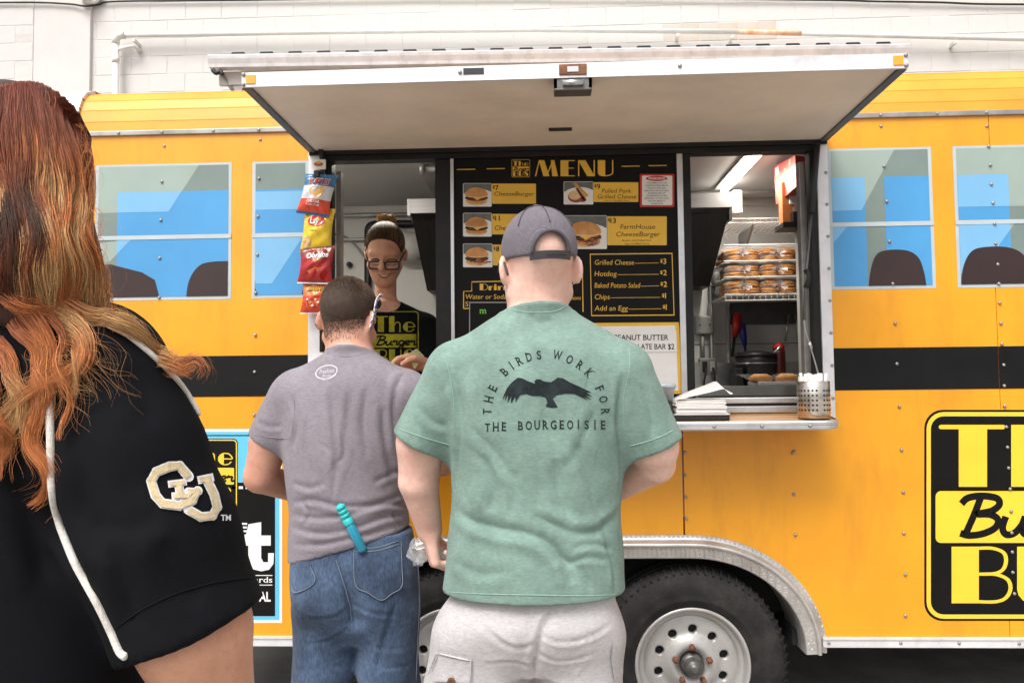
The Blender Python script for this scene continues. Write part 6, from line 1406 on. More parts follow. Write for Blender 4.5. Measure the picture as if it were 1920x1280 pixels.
ps = cut(union([(ps, 0), (cone(k(655, 690, .008), k(655, 725, .01), .062, .078), .02)]), k(547, 1060, -.12), hemnorm, .002)
cn2 = k(655, 662, .015)
ps = (lambda f0: (lambda P: smin(f0(P), collar(P, cn2, .065, .072, .0052, (.0, .22)), .010)))(ps)
v, q = nets(ps, (lo[0], PYc-.24, .82), (hi[0], PYc+.24, 1.56), .006); bv = bvh_of(v, q)
PF = [([(620, 720), (625, 790), (632, 850), (625, 890)], .013, .008), ([(655, 730), (650, 800), (640, 870)], .012, .006), ([(690, 720), (680, 790), (690, 860)], .014, .006), ([(718, 760), (722, 830), (740, 900)], .014, .008), ([(570, 790), (575, 850), (590, 900)], .012, .005), ([(640, 800), (645, 850), (632, 868)], .007, .006), ([(600, 830), (625, 850), (632, 868)], .008, .004),
      ([(548, 942), (590, 938), (640, 950), (700, 945), (760, 925)], .010, .009), ([(546, 965), (600, 972), (650, 965), (720, 945), (765, 950)], .009, .008), ([(548, 990), (600, 1000), (660, 992), (720, 970), (770, 965)], .009, .009), ([(548, 1020), (600, 1022), (650, 1010), (700, 1000), (772, 978)], .009, .008), ([(700, 905), (730, 890), (760, 880)], .010, .006), ([(548, 905), (580, 915), (610, 905)], .010, .006), ([(735, 960), (750, 985), (770, 990)], .008, .007), ([(560, 940), (580, 960), (570, 985)], .008, .006),
      ([(545, 740), (556, 790), (548, 840)], .010, .008), ([(765, 690), (745, 720), (738, 780), (745, 850)], .012, .007), ([(480, 790), (505, 800), (530, 798)], .009, .004), ([(620, 950), (628, 900), (640, 870)], .010, .004)]
v = folds(v, q, bv, PF, .0018, 38, 8); pts_ = link('t_shirt', npmesh('shirt', v, q), 'shirt_purple', pm); pb = bvh_of(v, q)
for pl_ in ([(470, 812), (500, 819), (543, 822)], [(549, 1048), (600, 1046), (660, 1024), (720, 1000), (768, 982)], [(765, 688), (745, 715), (738, 760), (738, 810)], [(545, 715), (552, 760), (548, 810)], [(612, 660), (635, 668), (660, 668), (690, 660)]): rope('seam', pl_, pb, .0013, 'shirt_purple', pts_)
LG = [(outline([(612+20*math.cos(t)+1.5*math.sin(t), 697+12*math.sin(t)-2.5*math.cos(t)) for t in np.linspace(0, 2*math.pi, 28, endpoint=False)], 1.8), 'w', 0), (stroke([(597, 706), (612, 712), (630, 704)], 1.0, 4), 'w', 0), (textpolys('FreeState', 599, 699, 626, 8, .0, .2), 'w', 0), (textpolys('Beer', 605, 706, 621, 5, .0, .1), 'w', 0)]
decal('neck_logo', [([[(x, y-(x-612)*.10) for x, y in p] for p in pl_], kk, l_) for pl_, kk, l_ in LG], {'w': 'ink_white'}, pb, pts_, .0012, maxe=5)
# jeans
jR = [row(554, 772, 990, .128, .0, k), row(551, 781, 1050, .138, .0, k), row(551, 785, 1110, .142, .0, k), row(556, 784, 1150, .115, .0, k), row(575, 765, 1200, .06, .0, k)]
l1 = chain([k(608, 1150, .0), k(606, 1250, .0), np.array([k(600, 0)[0], PYc+.0, .50]), np.array([kL[0], PYc-.0, .10])], [.088, .085, .080, .068]); l2_ = chain([k(726, 1150, .0), k(727, 1250, .01), np.array([k(728, 0)[0], PYc+.03, .50]), np.array([kR[0], PYc+.03, .10])], [.090, .088, .080, .068])
je = cut(cut(union([(rings(jR, 2.5), 0), (l1, .02), (l2_, .02)]), (0, 0, .085), (0, 0, -1), .006), k(655, 985), (0, 0, 1))
je = minus(je, chain([k(640, 1030, -.19), k(652, 1100, -.165), k(662, 1170, -.13)], [.006, .020, .03]), .03)
v, q = nets(je, (k(530, 1100)[0]-.05, PYc-.24, .06), (k(800, 1100)[0]+.05, PYc+.24, 1.10), .0066); bv = bvh_of(v, q)
v = folds(v, q, bv, [([(658, 1130), (700, 1150), (750, 1152)], .008, .0040), ([(652, 1140), (620, 1158), (575, 1160)], .008, .0040), ([(742, 1130), (722, 1190), (704, 1260)], .010, .0070), ([(655, 1175), (615, 1200), (570, 1206)], .007, .0035), ([(672, 1190), (705, 1215), (765, 1215)], .007, .0035), ([(690, 1240), (730, 1252), (770, 1246)], .007, .0040), ([(600, 1215), (620, 1245), (650, 1250)], .007, .0040), ([(632, 1045), (645, 1090), (656, 1135), (662, 1170)], .010, .008)], .0014, 46, 12)
jo = link('jeans', npmesh('jeans', v, q), 'jeans', pm); jb = bvh_of(v, q)
decal('back_pocket', [([[(664, 1026), (706, 1026), (750, 1012), (752, 1060), (752, 1098), (714, 1124), (668, 1097), (664, 1060)]], 'k', 0)], {'k': 'jeans'}, jb, jo, .0035)
decal('back_pocket', [([[(548, 1066), (583, 1060), (592, 1090), (557, 1110), (549, 1098)]], 'k', 0)], {'k': 'jeans'}, jb, jo, .0035)
for pl_ in ([(664, 1026), (706, 1026), (750, 1012)], [(750, 1014), (752, 1060), (752, 1098), (733, 1112), (714, 1124), (690, 1110), (668, 1097), (664, 1060), (664, 1030)], [(583, 1062), (592, 1090), (557, 1110), (549, 1098)], [(630, 1050), (642, 1090), (654, 1130), (660, 1165)], [(780, 1040), (784, 1120), (781, 1200), (778, 1278)], [(666, 1032), (706, 1032), (748, 1019)]): rope('seam', pl_, jb, .0014, 'stitch_denim', jo, .0038)
for a in (aL, aR): shoe(a, pm)
# cropped hair
def crop_hair(c, R, s, parent, bvh, fz, dark, light, n=26000, Lt=.020, Ls=.007, seed=1):
    r = np.random.default_rng(seed); pts = []; 
    d = r.normal(size=(n, 3)); d /= np.linalg.norm(d, axis=1)[:, None]; P = []; N_ = []; Q_ = []
    for i in range(n):
        w = R@d[i]; o = c+R@np.array([0, -.012, .03])*s; p, nn_, _, _ = bvh.ray_cast(Vector(o+w*.25), Vector(-w))
        if p is None: continue
        ql = R.T@(np.array(p)-c)/s
        if fz(ql) < r.uniform(-.010, .006): continue
        P.append(np.array(p)); N_.append(w); Q_.append(ql)
    P = np.array(P); N_ = np.array(N_); Q_ = np.array(Q_); m_ = len(P); up = R@np.array([0, 0, 1]); fw = R@np.array([0, 1, 0])
    top = np.clip((Q_[:, 2]-.03)/.08, 0, 1); L_ = (Ls+(Lt-Ls)*top)*r.uniform(.7, 1.2, m_)
    side = np.cross(N_, up); ang = np.arctan2(Q_[:, 0], -Q_[:, 1]-.01)
    flow = -up*(1-top)[:, None]*.9+fw*top[:, None]*.5+side*(.35*np.sin(4*ang))[:, None]+r.normal(size=(m_, 3))*.16
    dirv = N_*(.55+.25*top)[:, None]+flow*.75; dirv /= np.linalg.norm(dirv, axis=1)[:, None]
    t = np.linspace(0, 1, 4); path = P[:, None, :]-N_[:, None, :]*.001+dirv[:, None, :]*(t[None, :, None]*L_[:, None, None])-up*(t**2)[None, :, None]*(L_*.12)[:, None, None]
    rad = np.broadcast_to(np.array([.0006, .00055, .00045, .0002]), (m_, 4)).copy(); mixv = r.random(m_)[:, None, None]; col = np.array(dark)*(1-mixv)+np.array(light)*mixv; col = np.broadcast_to(col, (m_, 4, 3)).copy()
    return strands('hair', path, rad, col, parent)
def hairline(q_):   # positive on the scalp
    front = .055 if q_[1] > .05 else (.006 if q_[1] > .015 else -.035-.10*max(0, -q_[1]-.04)*0)
    z0_ = np.interp(q_[1], [-.12, -.06, -.035, -.01, .02, .055, .09], [-.092, -.088, -.060, .012, .004, .045, .075]); return q_[2]-z0_
crop_hair(pc, PR, 1.0, pm, p_body, hairline, (.034, .020, .014), (.25, .155, .105), 26000, .012, .005, 2)
hb_ = lambda P: (lambda Q: np.maximum(ellip((0, -.012, .037), (.0772, .0965, .0878))(Q), np.interp(Q[:, 1], [-.12, -.06, -.035, -.01, .02, .055, .09], [-.070, -.066, -.045, .022, .010, .052, .082])-Q[:, 2]))((P-pc)@PR)
v, q = nets(hb_, pc-.14, pc+.16, .005); link('hair_base', npmesh('hair_base', v, q), 'hair_brown', pm)
s2 = thing('sunglasses', 'patterned navy and white sunglasses perched on the cropped head beside the ear', 'sunglasses', k(690, 560, .05))
pl2 = lambda x, y, z: pc+PR@np.array([x, y, z])
M('pattern_arm', (.55, .57, .66), .4, 0, .0, 90, var2=(.012, .012, .06)); MATS['pattern_arm'].node_tree.nodes['Color Ramp'].color_ramp.elements[0].position = .47; MATS['pattern_arm'].node_tree.nodes['Color Ramp'].color_ramp.elements[1].position = .52
for sx in (-1, 1):
    mb = MB(); pth = catmull([pl2(sx*.060, .072, .100), pl2(sx*.080, .030, .092), pl2(sx*.090, -.012, .06), pl2(sx*.093, -.022, .015), pl2(sx*.089, -.026, -.03)], 5); n = len(pth); v = []
    if sx < 0: pth = pth[:9]; n = 9
    for p in pth: v += [p+PR@np.array([0, -.008, 0]), p+PR@np.array([0, .006, 0]), p+PR@np.array([sx*.003, .006, 0]), p+PR@np.array([sx*.003, -.008, 0])]
    mb.add(v, [(4*i+j, 4*i+(j+1) % 4, 4*i+4+(j+1) % 4, 4*i+4+j) for i in range(n-1) for j in range(4)]+[(3, 2, 1, 0), (4*n-4, 4*n-3, 4*n-2, 4*n-1)]); mb.build('arm', 'pattern_arm', s2)
    mb = MB(); mb.tube([pl2(sx*(.028+.020*math.cos(t)), .096+.008*math.sin(t), .085-.016*math.sin(t)) for t in np.linspace(0, 2*math.pi, 16, endpoint=False)], .003, 6, closed=True); mb.build('lens_rim', 'black_plastic', s2)
    mb = MB(); mb.add([pl2(sx*(.028+.020*math.cos(t)), .096+.008*math.sin(t), .085-.016*math.sin(t)) for t in np.linspace(0, 2*math.pi, 16, endpoint=False)], [tuple(range(16))]); mb.build('lens', 'lens_dark', s2)
# teal tube in his pocket
t0_, n0_ = hit(pb, 640, 958); t1_, n1_ = hit(jb, 684, 1040); t0_ = np.array(at(636, 945, t0_[1]-.022)); t1_ = np.array(at(681, 1032, t1_[1]-.002)); dv = t1_-t0_; Ln = np.linalg.norm(dv)
tb = thing('teal_tube', 'turquoise plastic tube with ribbed cap sticking out of the jeans back pocket', 'tube', t1_)
M('teal_cap', (.03, .52, .53), .35, 0, .08, 10); M('teal_clear', (.015, .26, .40), .18, 0, .12, 14, coat=.4)
pts3 = [t0_+dv*t for t in (0, .02, .03, .09, .095, .115, .12, .18, .185, .205, .21, .27, .275, .295, .30, .40, .41, .44)]; mb = MB(); mb.tube(pts3, [.006, .0085, .0125, .0125, .0105, .0105, .0125, .0125, .0105, .0105, .0128, .0128, .0108, .0108, .0130, .0132, .0132, .011], 14); mb.build('cap', 'teal_cap', tb)
mb = MB(); mb.tube([t0_+dv*t for t in (.43, .46, .75, .96, 1.0)], [.010, .0125, .0130, .0132, .012], 14); mb.build('barrel', 'teal_clear', tb)
# ------------------------------------------------------------------ server inside the window
SY = .34
w_ = lambda px, py, dy=0: at(px, py, SY+dy)
sv = thing('person', 'smiling server with glasses and blond bun in a black logo t-shirt inside the window', 'person', (w_(722, 600)[0], SY, FZ))
scn = w_(722, 476, -.02); SR = rotm(180+2, 27, -3)
svR = [row(690, 752, 566, .060, .0, w_), row(655, 792, 590, .085, .02, w_), row(640, 808, 625, .105, .03, w_), row(650, 800, 700, .105, .04, w_), row(655, 795, 780, .10, .05, w_), row(645, 805, 860, .11, .06, w_)]
sa1, sb1, se1, sw1 = w_(650, 612, .03), w_(640, 660, .0), w_(648, 712, -.02), w_(720, 715, -.20); sa2, sb2, se2, sw2 = w_(798, 612, .03), w_(812, 660, .0), w_(822, 708, -.05), w_(800, 684, -.22)
fz_ = FZ; hx = w_(722, 860)[0]
body = union([(head(scn, SR, .98, True), 0), (cone(scn+np.array([0, .035, -.05]), w_(722, 580, .03), .041, .047), .018), (cone(w_(722, 590, .03), sa1, .045, .04), .03), (cone(w_(722, 590, .03), sa2, .045, .04), .03), (rings([(z, cx, cy, a*.85, b*.85) for z, cx, cy, a, b in svR]), .03),
              (chain([sa1, sb1, se1, sw1], [.045, .044, .036, .026]), .02), (chain([sa2, sb2, se2, sw2], [.045, .044, .036, .026]), .02), (hand(sw2, (-.8, -.45, .15), (-.2, -.3, -.9), (0, -.6, .8), (25, 30, 25), .92), .01), (hand(sw1, (.7, -.6, 0), (0, -.3, -.9), (.5, .3, .8), (35, 40, 30), .92), .01),
              (cone((hx-.09, SY+.06, .95), (hx-.09, SY+.06, FZ+.06), .085, .05), .05), (cone((hx+.09, SY+.06, .95), (hx+.09, SY+.06, FZ+.06), .085, .05), .05)])
v, q = nets(body, (w_(630, 600)[0]-.06, SY-.42, FZ), (w_(830, 600)[0]+.08, SY+.26, scn[2]+.16), .0046); link('body', npmesh('body', v, q), 'skin_tan', sv); sbv = bvh_of(v, q)
tee = union([(rings(svR), 0), (cone(w_(708, 592, .03), w_(668, 614, .03), .050, .052), .03), (cone(w_(738, 592, .03), w_(778, 614, .03), .050, .052), .03), (cut(chain([sa1, se1], [.056, .052]), sb1+(se1-sb1)*.5, se1-sb1), .03), (cut(chain([sa2, se2], [.056, .052]), sb2+(se2-sb2)*.5, se2-sb2), .03)])
tee = minus(tee, ellip(w_(723, 566, -.045), (.062, .075, .044)), .006)
v, q = nets(tee, (w_(630, 600)[0]-.08, SY-.25, .95), (w_(830, 600)[0]+.08, SY+.28, w_(0, 550)[2]), .0055); bv = bvh_of(v, q)
v = folds(v, q, bv, [([(790, 600), (780, 640), (785, 680)], .012, .006), ([(760, 570), (775, 600), (800, 620)], .012, .004)], .0025, 36, 21); st = link('t_shirt', npmesh('tee', v, q), 'tee_black', sv); tb_ = bvh_of(v, q)
lg_ = burger_logo(694, 582, 786, 692)
decal('chest_logo', [(pl_, kk, l_) for pl_, kk, l_ in lg_[1:]], {'k': 'ink_black', 'y': 'ink_yellow'}, tb_, st, .0016, .0008, 6)
jr = cut(union([(cone((hx-.09, SY+.06, 1.0), (hx-.09, SY+.06, FZ+.03), .10, .07), 0), (cone((hx+.09, SY+.06, 1.0), (hx+.09, SY+.06, FZ+.03), .10, .07), .02)]), (0, 0, FZ+.02), (0, 0, -1)); v, q = nets(jr, (hx-.25, SY-.1, FZ), (hx+.25, SY+.2, 1.12), .01); link('jeans', npmesh('jeans', v, q), 'jeans', sv)
for sx in (-1, 1):
    mb = MB(); mb.box((hx+sx*.09-.045, SY-.10, FZ+.001), (hx+sx*.09+.045, SY+.13, FZ+.07), bev=.025); mb.build('shoe', 'shoe', sv)
z4 = lambda x, y: (640+x/7.53, 390+y/7.53)
Z4 = lambda pts: [z4(*p) for p in pts]
M('lip', (.33, .105, .085), .4, 0, .1, 30); M('teeth', (.78, .74, .68), .25, 0, .03, 30); M('brow', (.085, .045, .025), .8, 0, .2, 90); M('mouth_dark', (.06, .02, .016), .6)
decal('lips', [([catmull(Z4([(516, 934), (545, 940), (600, 946), (655, 940), (692, 926), (672, 958), (640, 984), (605, 992), (565, 980), (535, 958)]), 3, True)], 'l', 0), ([catmull(Z4([(530, 942), (565, 946), (605, 950), (650, 945), (680, 934), (660, 958), (630, 974), (604, 979), (570, 970)]), 3, True)], 'd', 1), ([catmull(Z4([(538, 946), (570, 948), (605, 951), (645, 947), (672, 939), (655, 956), (628, 968), (604, 971), (572, 963)]), 3, True)], 't', 2)], {'l': 'lip', 't': 'teeth', 'd': 'mouth_dark'}, sbv, sv, .0012, .0006, 2)
for nm_, pts_2 in (('eyebrow', [(415, 742), (450, 722), (500, 720), (545, 738)]), ('eyebrow', [(640, 742), (690, 722), (740, 722), (790, 745)]), ('eyelid', [(430, 790), (470, 803), (520, 802), (548, 790)]), ('eyelid', [(640, 795), (680, 808), (730, 808), (775, 795)])):
    decal(nm_, [(stroke(Z4(pts_2), 2.2 if nm_ == 'eyebrow' else 1.3, 4), 'b', 0)], {'b': 'brow'}, sbv, sv, .0012, .0006, 2)
for pts_2 in ([(520, 880), (508, 910), (505, 940)], [(690, 868), (712, 898), (715, 930)]): decal('smile_line', [(stroke(Z4(pts_2), .8, 3), 'b', 0)], {'b': 'lip'}, sbv, sv, .0008, .0006, 2)
# glasses
fy = hit(sbv, *z4(590, 800))[0][1]+.004
gs = thing('eyeglasses', 'dark rectangular eyeglasses worn by the server in the window', 'glasses', at(*z4(600, 860), fy))
G3 = lambda x, y, dy=0: at(*z4(x, y), fy+dy)
def lensring(x0, y0, x1, y1, dyl, dyr): return [G3(x, y, dyl+(dyr-dyl)*(x-x0)/(x1-x0)) for x, y in rrect(x0, y0, x1, y1, 34, 4)]
for a, dl, dr in (((388, 752, 562, 858), .018, .002), ((618, 758, 815, 866), .002, .020)):
    mb = MB(); rg = lensring(*a, dl, dr); mb.tube(rg, .0030, 6, closed=True); mb.build('lens_rim', 'black_plastic', gs)
    mb = MB(); mb.add(rg, [tuple(range(len(rg)))]); mb.build('lens', M('lens_clear', (.25, .2, .2), .05, 0, .0, 8, alpha=.07), gs)
mb = MB(); mb.tube([G3(560, 772, .002), G3(590, 764, -.001), G3(620, 774, .002)], .0026, 6); mb.build('bridge', 'black_plastic', gs)
sl_ = lambda x, y, z: scn+SR@np.array([x, y, z])*.98
mb = MB(); mb.tube([G3(388, 768, .018), sl_(.083, .02, .010), sl_(.088, -.02, .008)], .0022, 6); mb.build('arm', 'black_plastic', gs)
mb = MB(); mb.tube([G3(815, 772, .020), sl_(-.083, .02, .010), sl_(-.088, -.02, .008)], .0022, 6); mb.build('arm', 'black_plastic', gs)
# hair pulled back, bun
hb2 = lambda P: (lambda Q: np.maximum(ellip((0, -.014, .042), (.0800, .0985, .0895))(Q), -(Q[:, 2]-np.interp(Q[:, 1], [-.12, -.02, .015, .055, .09], [-.05, -.045, -.012, .070, .106]))))(((P-scn)@SR)/.98)*.98
v, q = nets(hb2, scn-.15, scn+.16, .004); link('hair_base', npmesh('hair', v, q), 'hair_brown', sv)
bc_ = np.array(w_(724, 415, .01)); r = np.random.default_rng(5); S = 2600
th_ = r.uniform(0, 2*np.pi, S); zz = r.uniform(-.2, .9, S); pth = []
root = np.stack([np.cos(th_)*.080*np.sqrt(np.maximum(0, 1-zz**2)), np.sin(th_)*.099*np.sqrt(np.maximum(0, 1-zz**2))-.014, .042+.0905*zz], 1)
okm = root[:, 2] > np.interp(root[:, 1], [-.12, -.02, .015, .055, .09], [-.05, -.045, -.012, .070, .106]); root = root[okm]; m_ = len(root); bl = (SR.T@(bc_-scn))/.98
t = np.linspace(0, 1, 10)[None, :, None]; P = root[:, None]*(1-t)+(bl+np.array([0, 0, -.018]))*t; cen = np.array([0, -.014, .042]); d = (P-cen)/np.array([.080, .099, .0905]); ln = np.linalg.norm(d, axis=2, keepdims=True); P = np.where(ln < 1.03, cen+(P-cen)*1.03/ln, P)
Pw = scn+(P*.98)@SR.T; cl = np.array([.075, .036, .015])*(1-r.random((m_, 1, 1)))+np.array([.34, .19, .07])*r.random((m_, 1, 1))**3; cl = np.broadcast_to(cl, (m_, 10, 3)); strands('hair', Pw, np.full((m_, 10), .0008), cl, sv)
S = 700; a = r.uniform(0, 2*np.pi, S); b = r.uniform(-1.1, 1.1, S); tt_ = np.linspace(-1.1, 1.1, 12); rr = .030*(1+.12*r.normal(size=S))
P = np.stack([bc_[0]+np.cos(a)[:, None]*np.cos(tt_)[None]*rr[:, None], bc_[1]+np.sin(a)[:, None]*np.cos(tt_)[None]*rr[:, None]*.9, bc_[2]+np.sin(tt_)[None]*rr[:, None]*.92+0*a[:, None]], 2)
P += np.stack([np.sin(tt_*2+x) for x in a])[:, :, None]*np.array([.008, .004, 0]); cl = np.array([.34, .20, .07])+np.array([.30, .20, .10])*r.random((S, 1, 1))**1.5; strands('bun', P, np.full((S, 12), .0010), np.broadcast_to(cl, (S, 12, 3)), sv)
v, q = nets(ellip(bc_, (.027, .026, .024)), bc_-.05, bc_+.05, .005); link('bun_core', npmesh('bun', v, q), 'hair_blond', sv)
# folded paper she hands over
c4 = [at(765, 664, .06), at(781, 654, .10), at(795, 668, .10), at(777, 692, .06)]; mb = MB(); mb.extrude(c4, (0, .006, .002)); tag(mb.build('paper_packet', M('packet', (.50, .47, .22), .7, 0, .15, 12, .1, 60)), 'pale yellow-green paper packet held out by the server', 'packet')

# ------------------------------------------------------------------ woman in the foreground
WYc = -1.95
f_ = lambda px, py, dy=0: at(px, py, WYc+dy)
wm = thing('person', 'woman with long wavy auburn hair in a black jersey with white piping', 'person', (f_(-40, 1200)[0], WYc, 0))
wc = f_(42, 345, .02); WR = rotm(22, 4, 0)
tx = f_(-60, 900)[0]
wR = [(f_(0, 585)[2], f_(35, 585)[0], WYc+.02, .060, .062), (f_(0, 640)[2], f_(0, 640)[0], WYc+.02, .135, .10), (f_(0, 720)[2], tx+.02, WYc+.02, .185, .125), (f_(0, 850)[2], tx, WYc+.03, .20, .145), (f_(0, 1050)[2], tx, WYc+.03, .185, .14), (f_(0, 1280)[2], tx, WYc+.03, .20, .15), (.80, tx, WYc+.03, .22, .165)]
wa, wb, wh = f_(182, 702, .0), f_(240, 860, -.01), f_(362, 1183, -.01); we, ww = f_(400, 1335, .02), f_(330, 1400, .30)
wa2 = np.array([2*tx-wa[0], WYc+.05, wa[2]]); wb2 = np.array([2*tx-f_(300, 900)[0], WYc+.06, wh[2]]); we2 = np.array([wb2[0]-.02, WYc+.08, we[2]]); ww2 = np.array([wb2[0]+.08, WYc+.32, we[2]+.02])
k1, k2 = np.array([tx-.10, WYc+.04, .47]), np.array([tx+.10, WYc+.04, .47]); an1, an2 = np.array([tx-.10, WYc+.02, .09]), np.array([tx+.11, WYc+.02, .09])
body = union([(head(wc, WR, 1.0, True), 0), (cone(wc+np.array([0, -.01, -.04]), f_(35, 600, .02), .050, .055), .03), (cone(f_(35, 640, .02), wa, .05, .05), .04), (rings([(z, cx, cy, a*.82, b*.82) for z, cx, cy, a, b in wR]), .04),
              (chain([wa, wb, wh, we, ww], [.060, .064, .0705, .052, .034]), .02), (chain([wa2, wb2, we2, ww2], [.065, .07, .052, .034]), .02), (hand(ww, (-.3, .9, .1), (0, .2, -1), (-.8, -.3, 0), (30, 40, 30), .95), .012), (hand(ww2, (.3, .9, .1), (0, .2, -1), (.8, -.3, 0), (30, 40, 30), .95), .012),
              *legs(np.array([tx-.10, WYc+.04, .86]), np.array([tx+.10, WYc+.04, .86]), k1, k2, an1, an2, .095, .06, .042), (cone(an1, an1+np.array([0, .12, -.05]), .04, .03), .02), (cone(an2, an2+np.array([0, .12, -.05]), .04, .03), .02)])
v, q = nets(body, (wa2[0]-.2, WYc-.22, 0.0), (f_(500, 1200)[0]+.06, WYc+.56, wc[2]+.16), .0078); link('body', npmesh('body', v, q), 'skin_warm', wm); wbv = bvh_of(v, q)
hemd = np.cross(np.array(f_(487, 1130))-np.array(f_(240, 1238)), (0, 1, 0)); hemd = hemd if hemd[2] < 0 else -hemd
jer = union([(rings(wR), 0), (cone(f_(55, 655, .02), f_(165, 705, .0), .068, .082), .04), (cut(chain([wa, wb, f_(294, 1010, -.015), wh, f_(400, 1290, -.01)], [.088, .092, .096, .090, .088], .02), f_(362, 1183, 0), hemd), .035), (cut(chain([wa2, wb2], [.094, .095]), wb2, wb2-wa2), .04), (cone(np.array([tx, WYc+.02, f_(0, 650)[2]]), wa2, .07, .085), .04)])
jer = cut(jer, (0, 0, .80), (0, 0, -1), .006)
v, q = nets(jer, (wa2[0]-.2, WYc-.24, .78), (f_(500, 1200)[0]+.06, WYc+.28, f_(0, 540)[2]), .0066); bv = bvh_of(v, q)
v = folds(v, q, bv, [([(130, 760), (150, 860), (160, 960), (200, 1060)], .020, .010), ([(210, 1020), (235, 1110), (245, 1180)], .016, .008), ([(300, 1010), (330, 1080), (380, 1130)], .02, .006), ([(60, 900), (110, 1000), (160, 1120)], .016, .012), ([(20, 820), (50, 950), (90, 1100)], .018, .010), ([(230, 700), (270, 740), (280, 800)], .018, .005), ([(160, 980), (240, 990), (300, 960)], .02, .006)], .003, 22, 31)
jo_ = link('jersey', npmesh('jersey', v, q), 'jersey_black', wm); wj = bvh_of(v, q)
rope('piping', [(22, 552), (48, 590), (72, 630), (84, 680), (92, 740), (97, 820), (99, 900), (108, 960), (122, 1005), (145, 1060), (172, 1105), (196, 1150), (214, 1190), (228, 1222), (240, 1230)], wj, .0046, 'piping_white', jo_, .002, 8, 8)
rope('piping', [(125, 575), (170, 592), (220, 617), (262, 648), (300, 682), (330, 714), (352, 744), (372, 780)], wj, .0038, 'piping_white', jo_, .002, 8, 8)
rope('hem_stitch', [(215, 1178), (270, 1140), (330, 1112), (400, 1092), (472, 1082)], wj, .0012, 'jersey_black', jo_, .0005, 8, 6)
z3 = lambda x, y: (x/3, 860+y/3)
Z3 = lambda pts: [z3(*p) for p in pts]
cpath = [(1062, 100), (1010, 38), (955, 42), (880, 72), (850, 125), (875, 205), (915, 250), (1010, 262), (1082, 232), (1112, 180), (1060, 188)]; cs1 = [(955, 140), (1040, 130)]; cs2 = [(1005, 140), (1015, 205)]; cs3 = [(975, 208), (1065, 205)]
u1 = [(1125, 118), (1190, 104)]; u2 = [(1165, 118), (1205, 200), (1222, 270), (1195, 318), (1130, 325), (1060, 285)]
CUg = [stroke(Z3(cpath), 13.5), stroke(Z3(cs1), 7), stroke(Z3(cs2), 11), stroke(Z3(cs3), 8), stroke(Z3(u1), 9), stroke(Z3(u2), 12.5)]
CUw = [stroke(Z3(cpath), 19.5), stroke(Z3([(945, 142), (1050, 129)]), 13), stroke(Z3(cs2), 17), stroke(Z3([(965, 209), (1075, 204)]), 14), stroke(Z3([(1112, 120), (1202, 101)]), 15), stroke(Z3(u2), 18.5)]
joint = lambda pts, r_: [ell(*z3(*p), r_, r_, 10) for p in pts]
decal('sleeve_patch', [([p for s_ in CUw for p in s_]+joint(cpath+u2, 9.6), 'w', 0), ([p for s_ in CUg for p in s_]+joint(cpath[1:-1]+u2[1:-1], 6.5), 'g', 1.5), (textpolys('TM', 414, 975, 433, 11, .03), 'w', 0)], {'w': 'white_patch', 'g': 'gold_patch'}, wj, jo_, .0022, .0012, 6)
wj2 = cut(union([(cone((tx-.10, WYc+.04, .88), (tx-.10, WYc+.03, .12), .13, .075), 0), (cone((tx+.10, WYc+.04, .88), (tx+.11, WYc+.03, .12), .13, .075), .03)]), (0, 0, .09), (0, 0, -1)); v, q = nets(wj2, (tx-.3, WYc-.15, .06), (tx+.3, WYc+.22, 1.02), .012); link('trousers', npmesh('trousers', v, q), 'tee_black', wm)
for a in (an1, an2): shoe(a, wm)
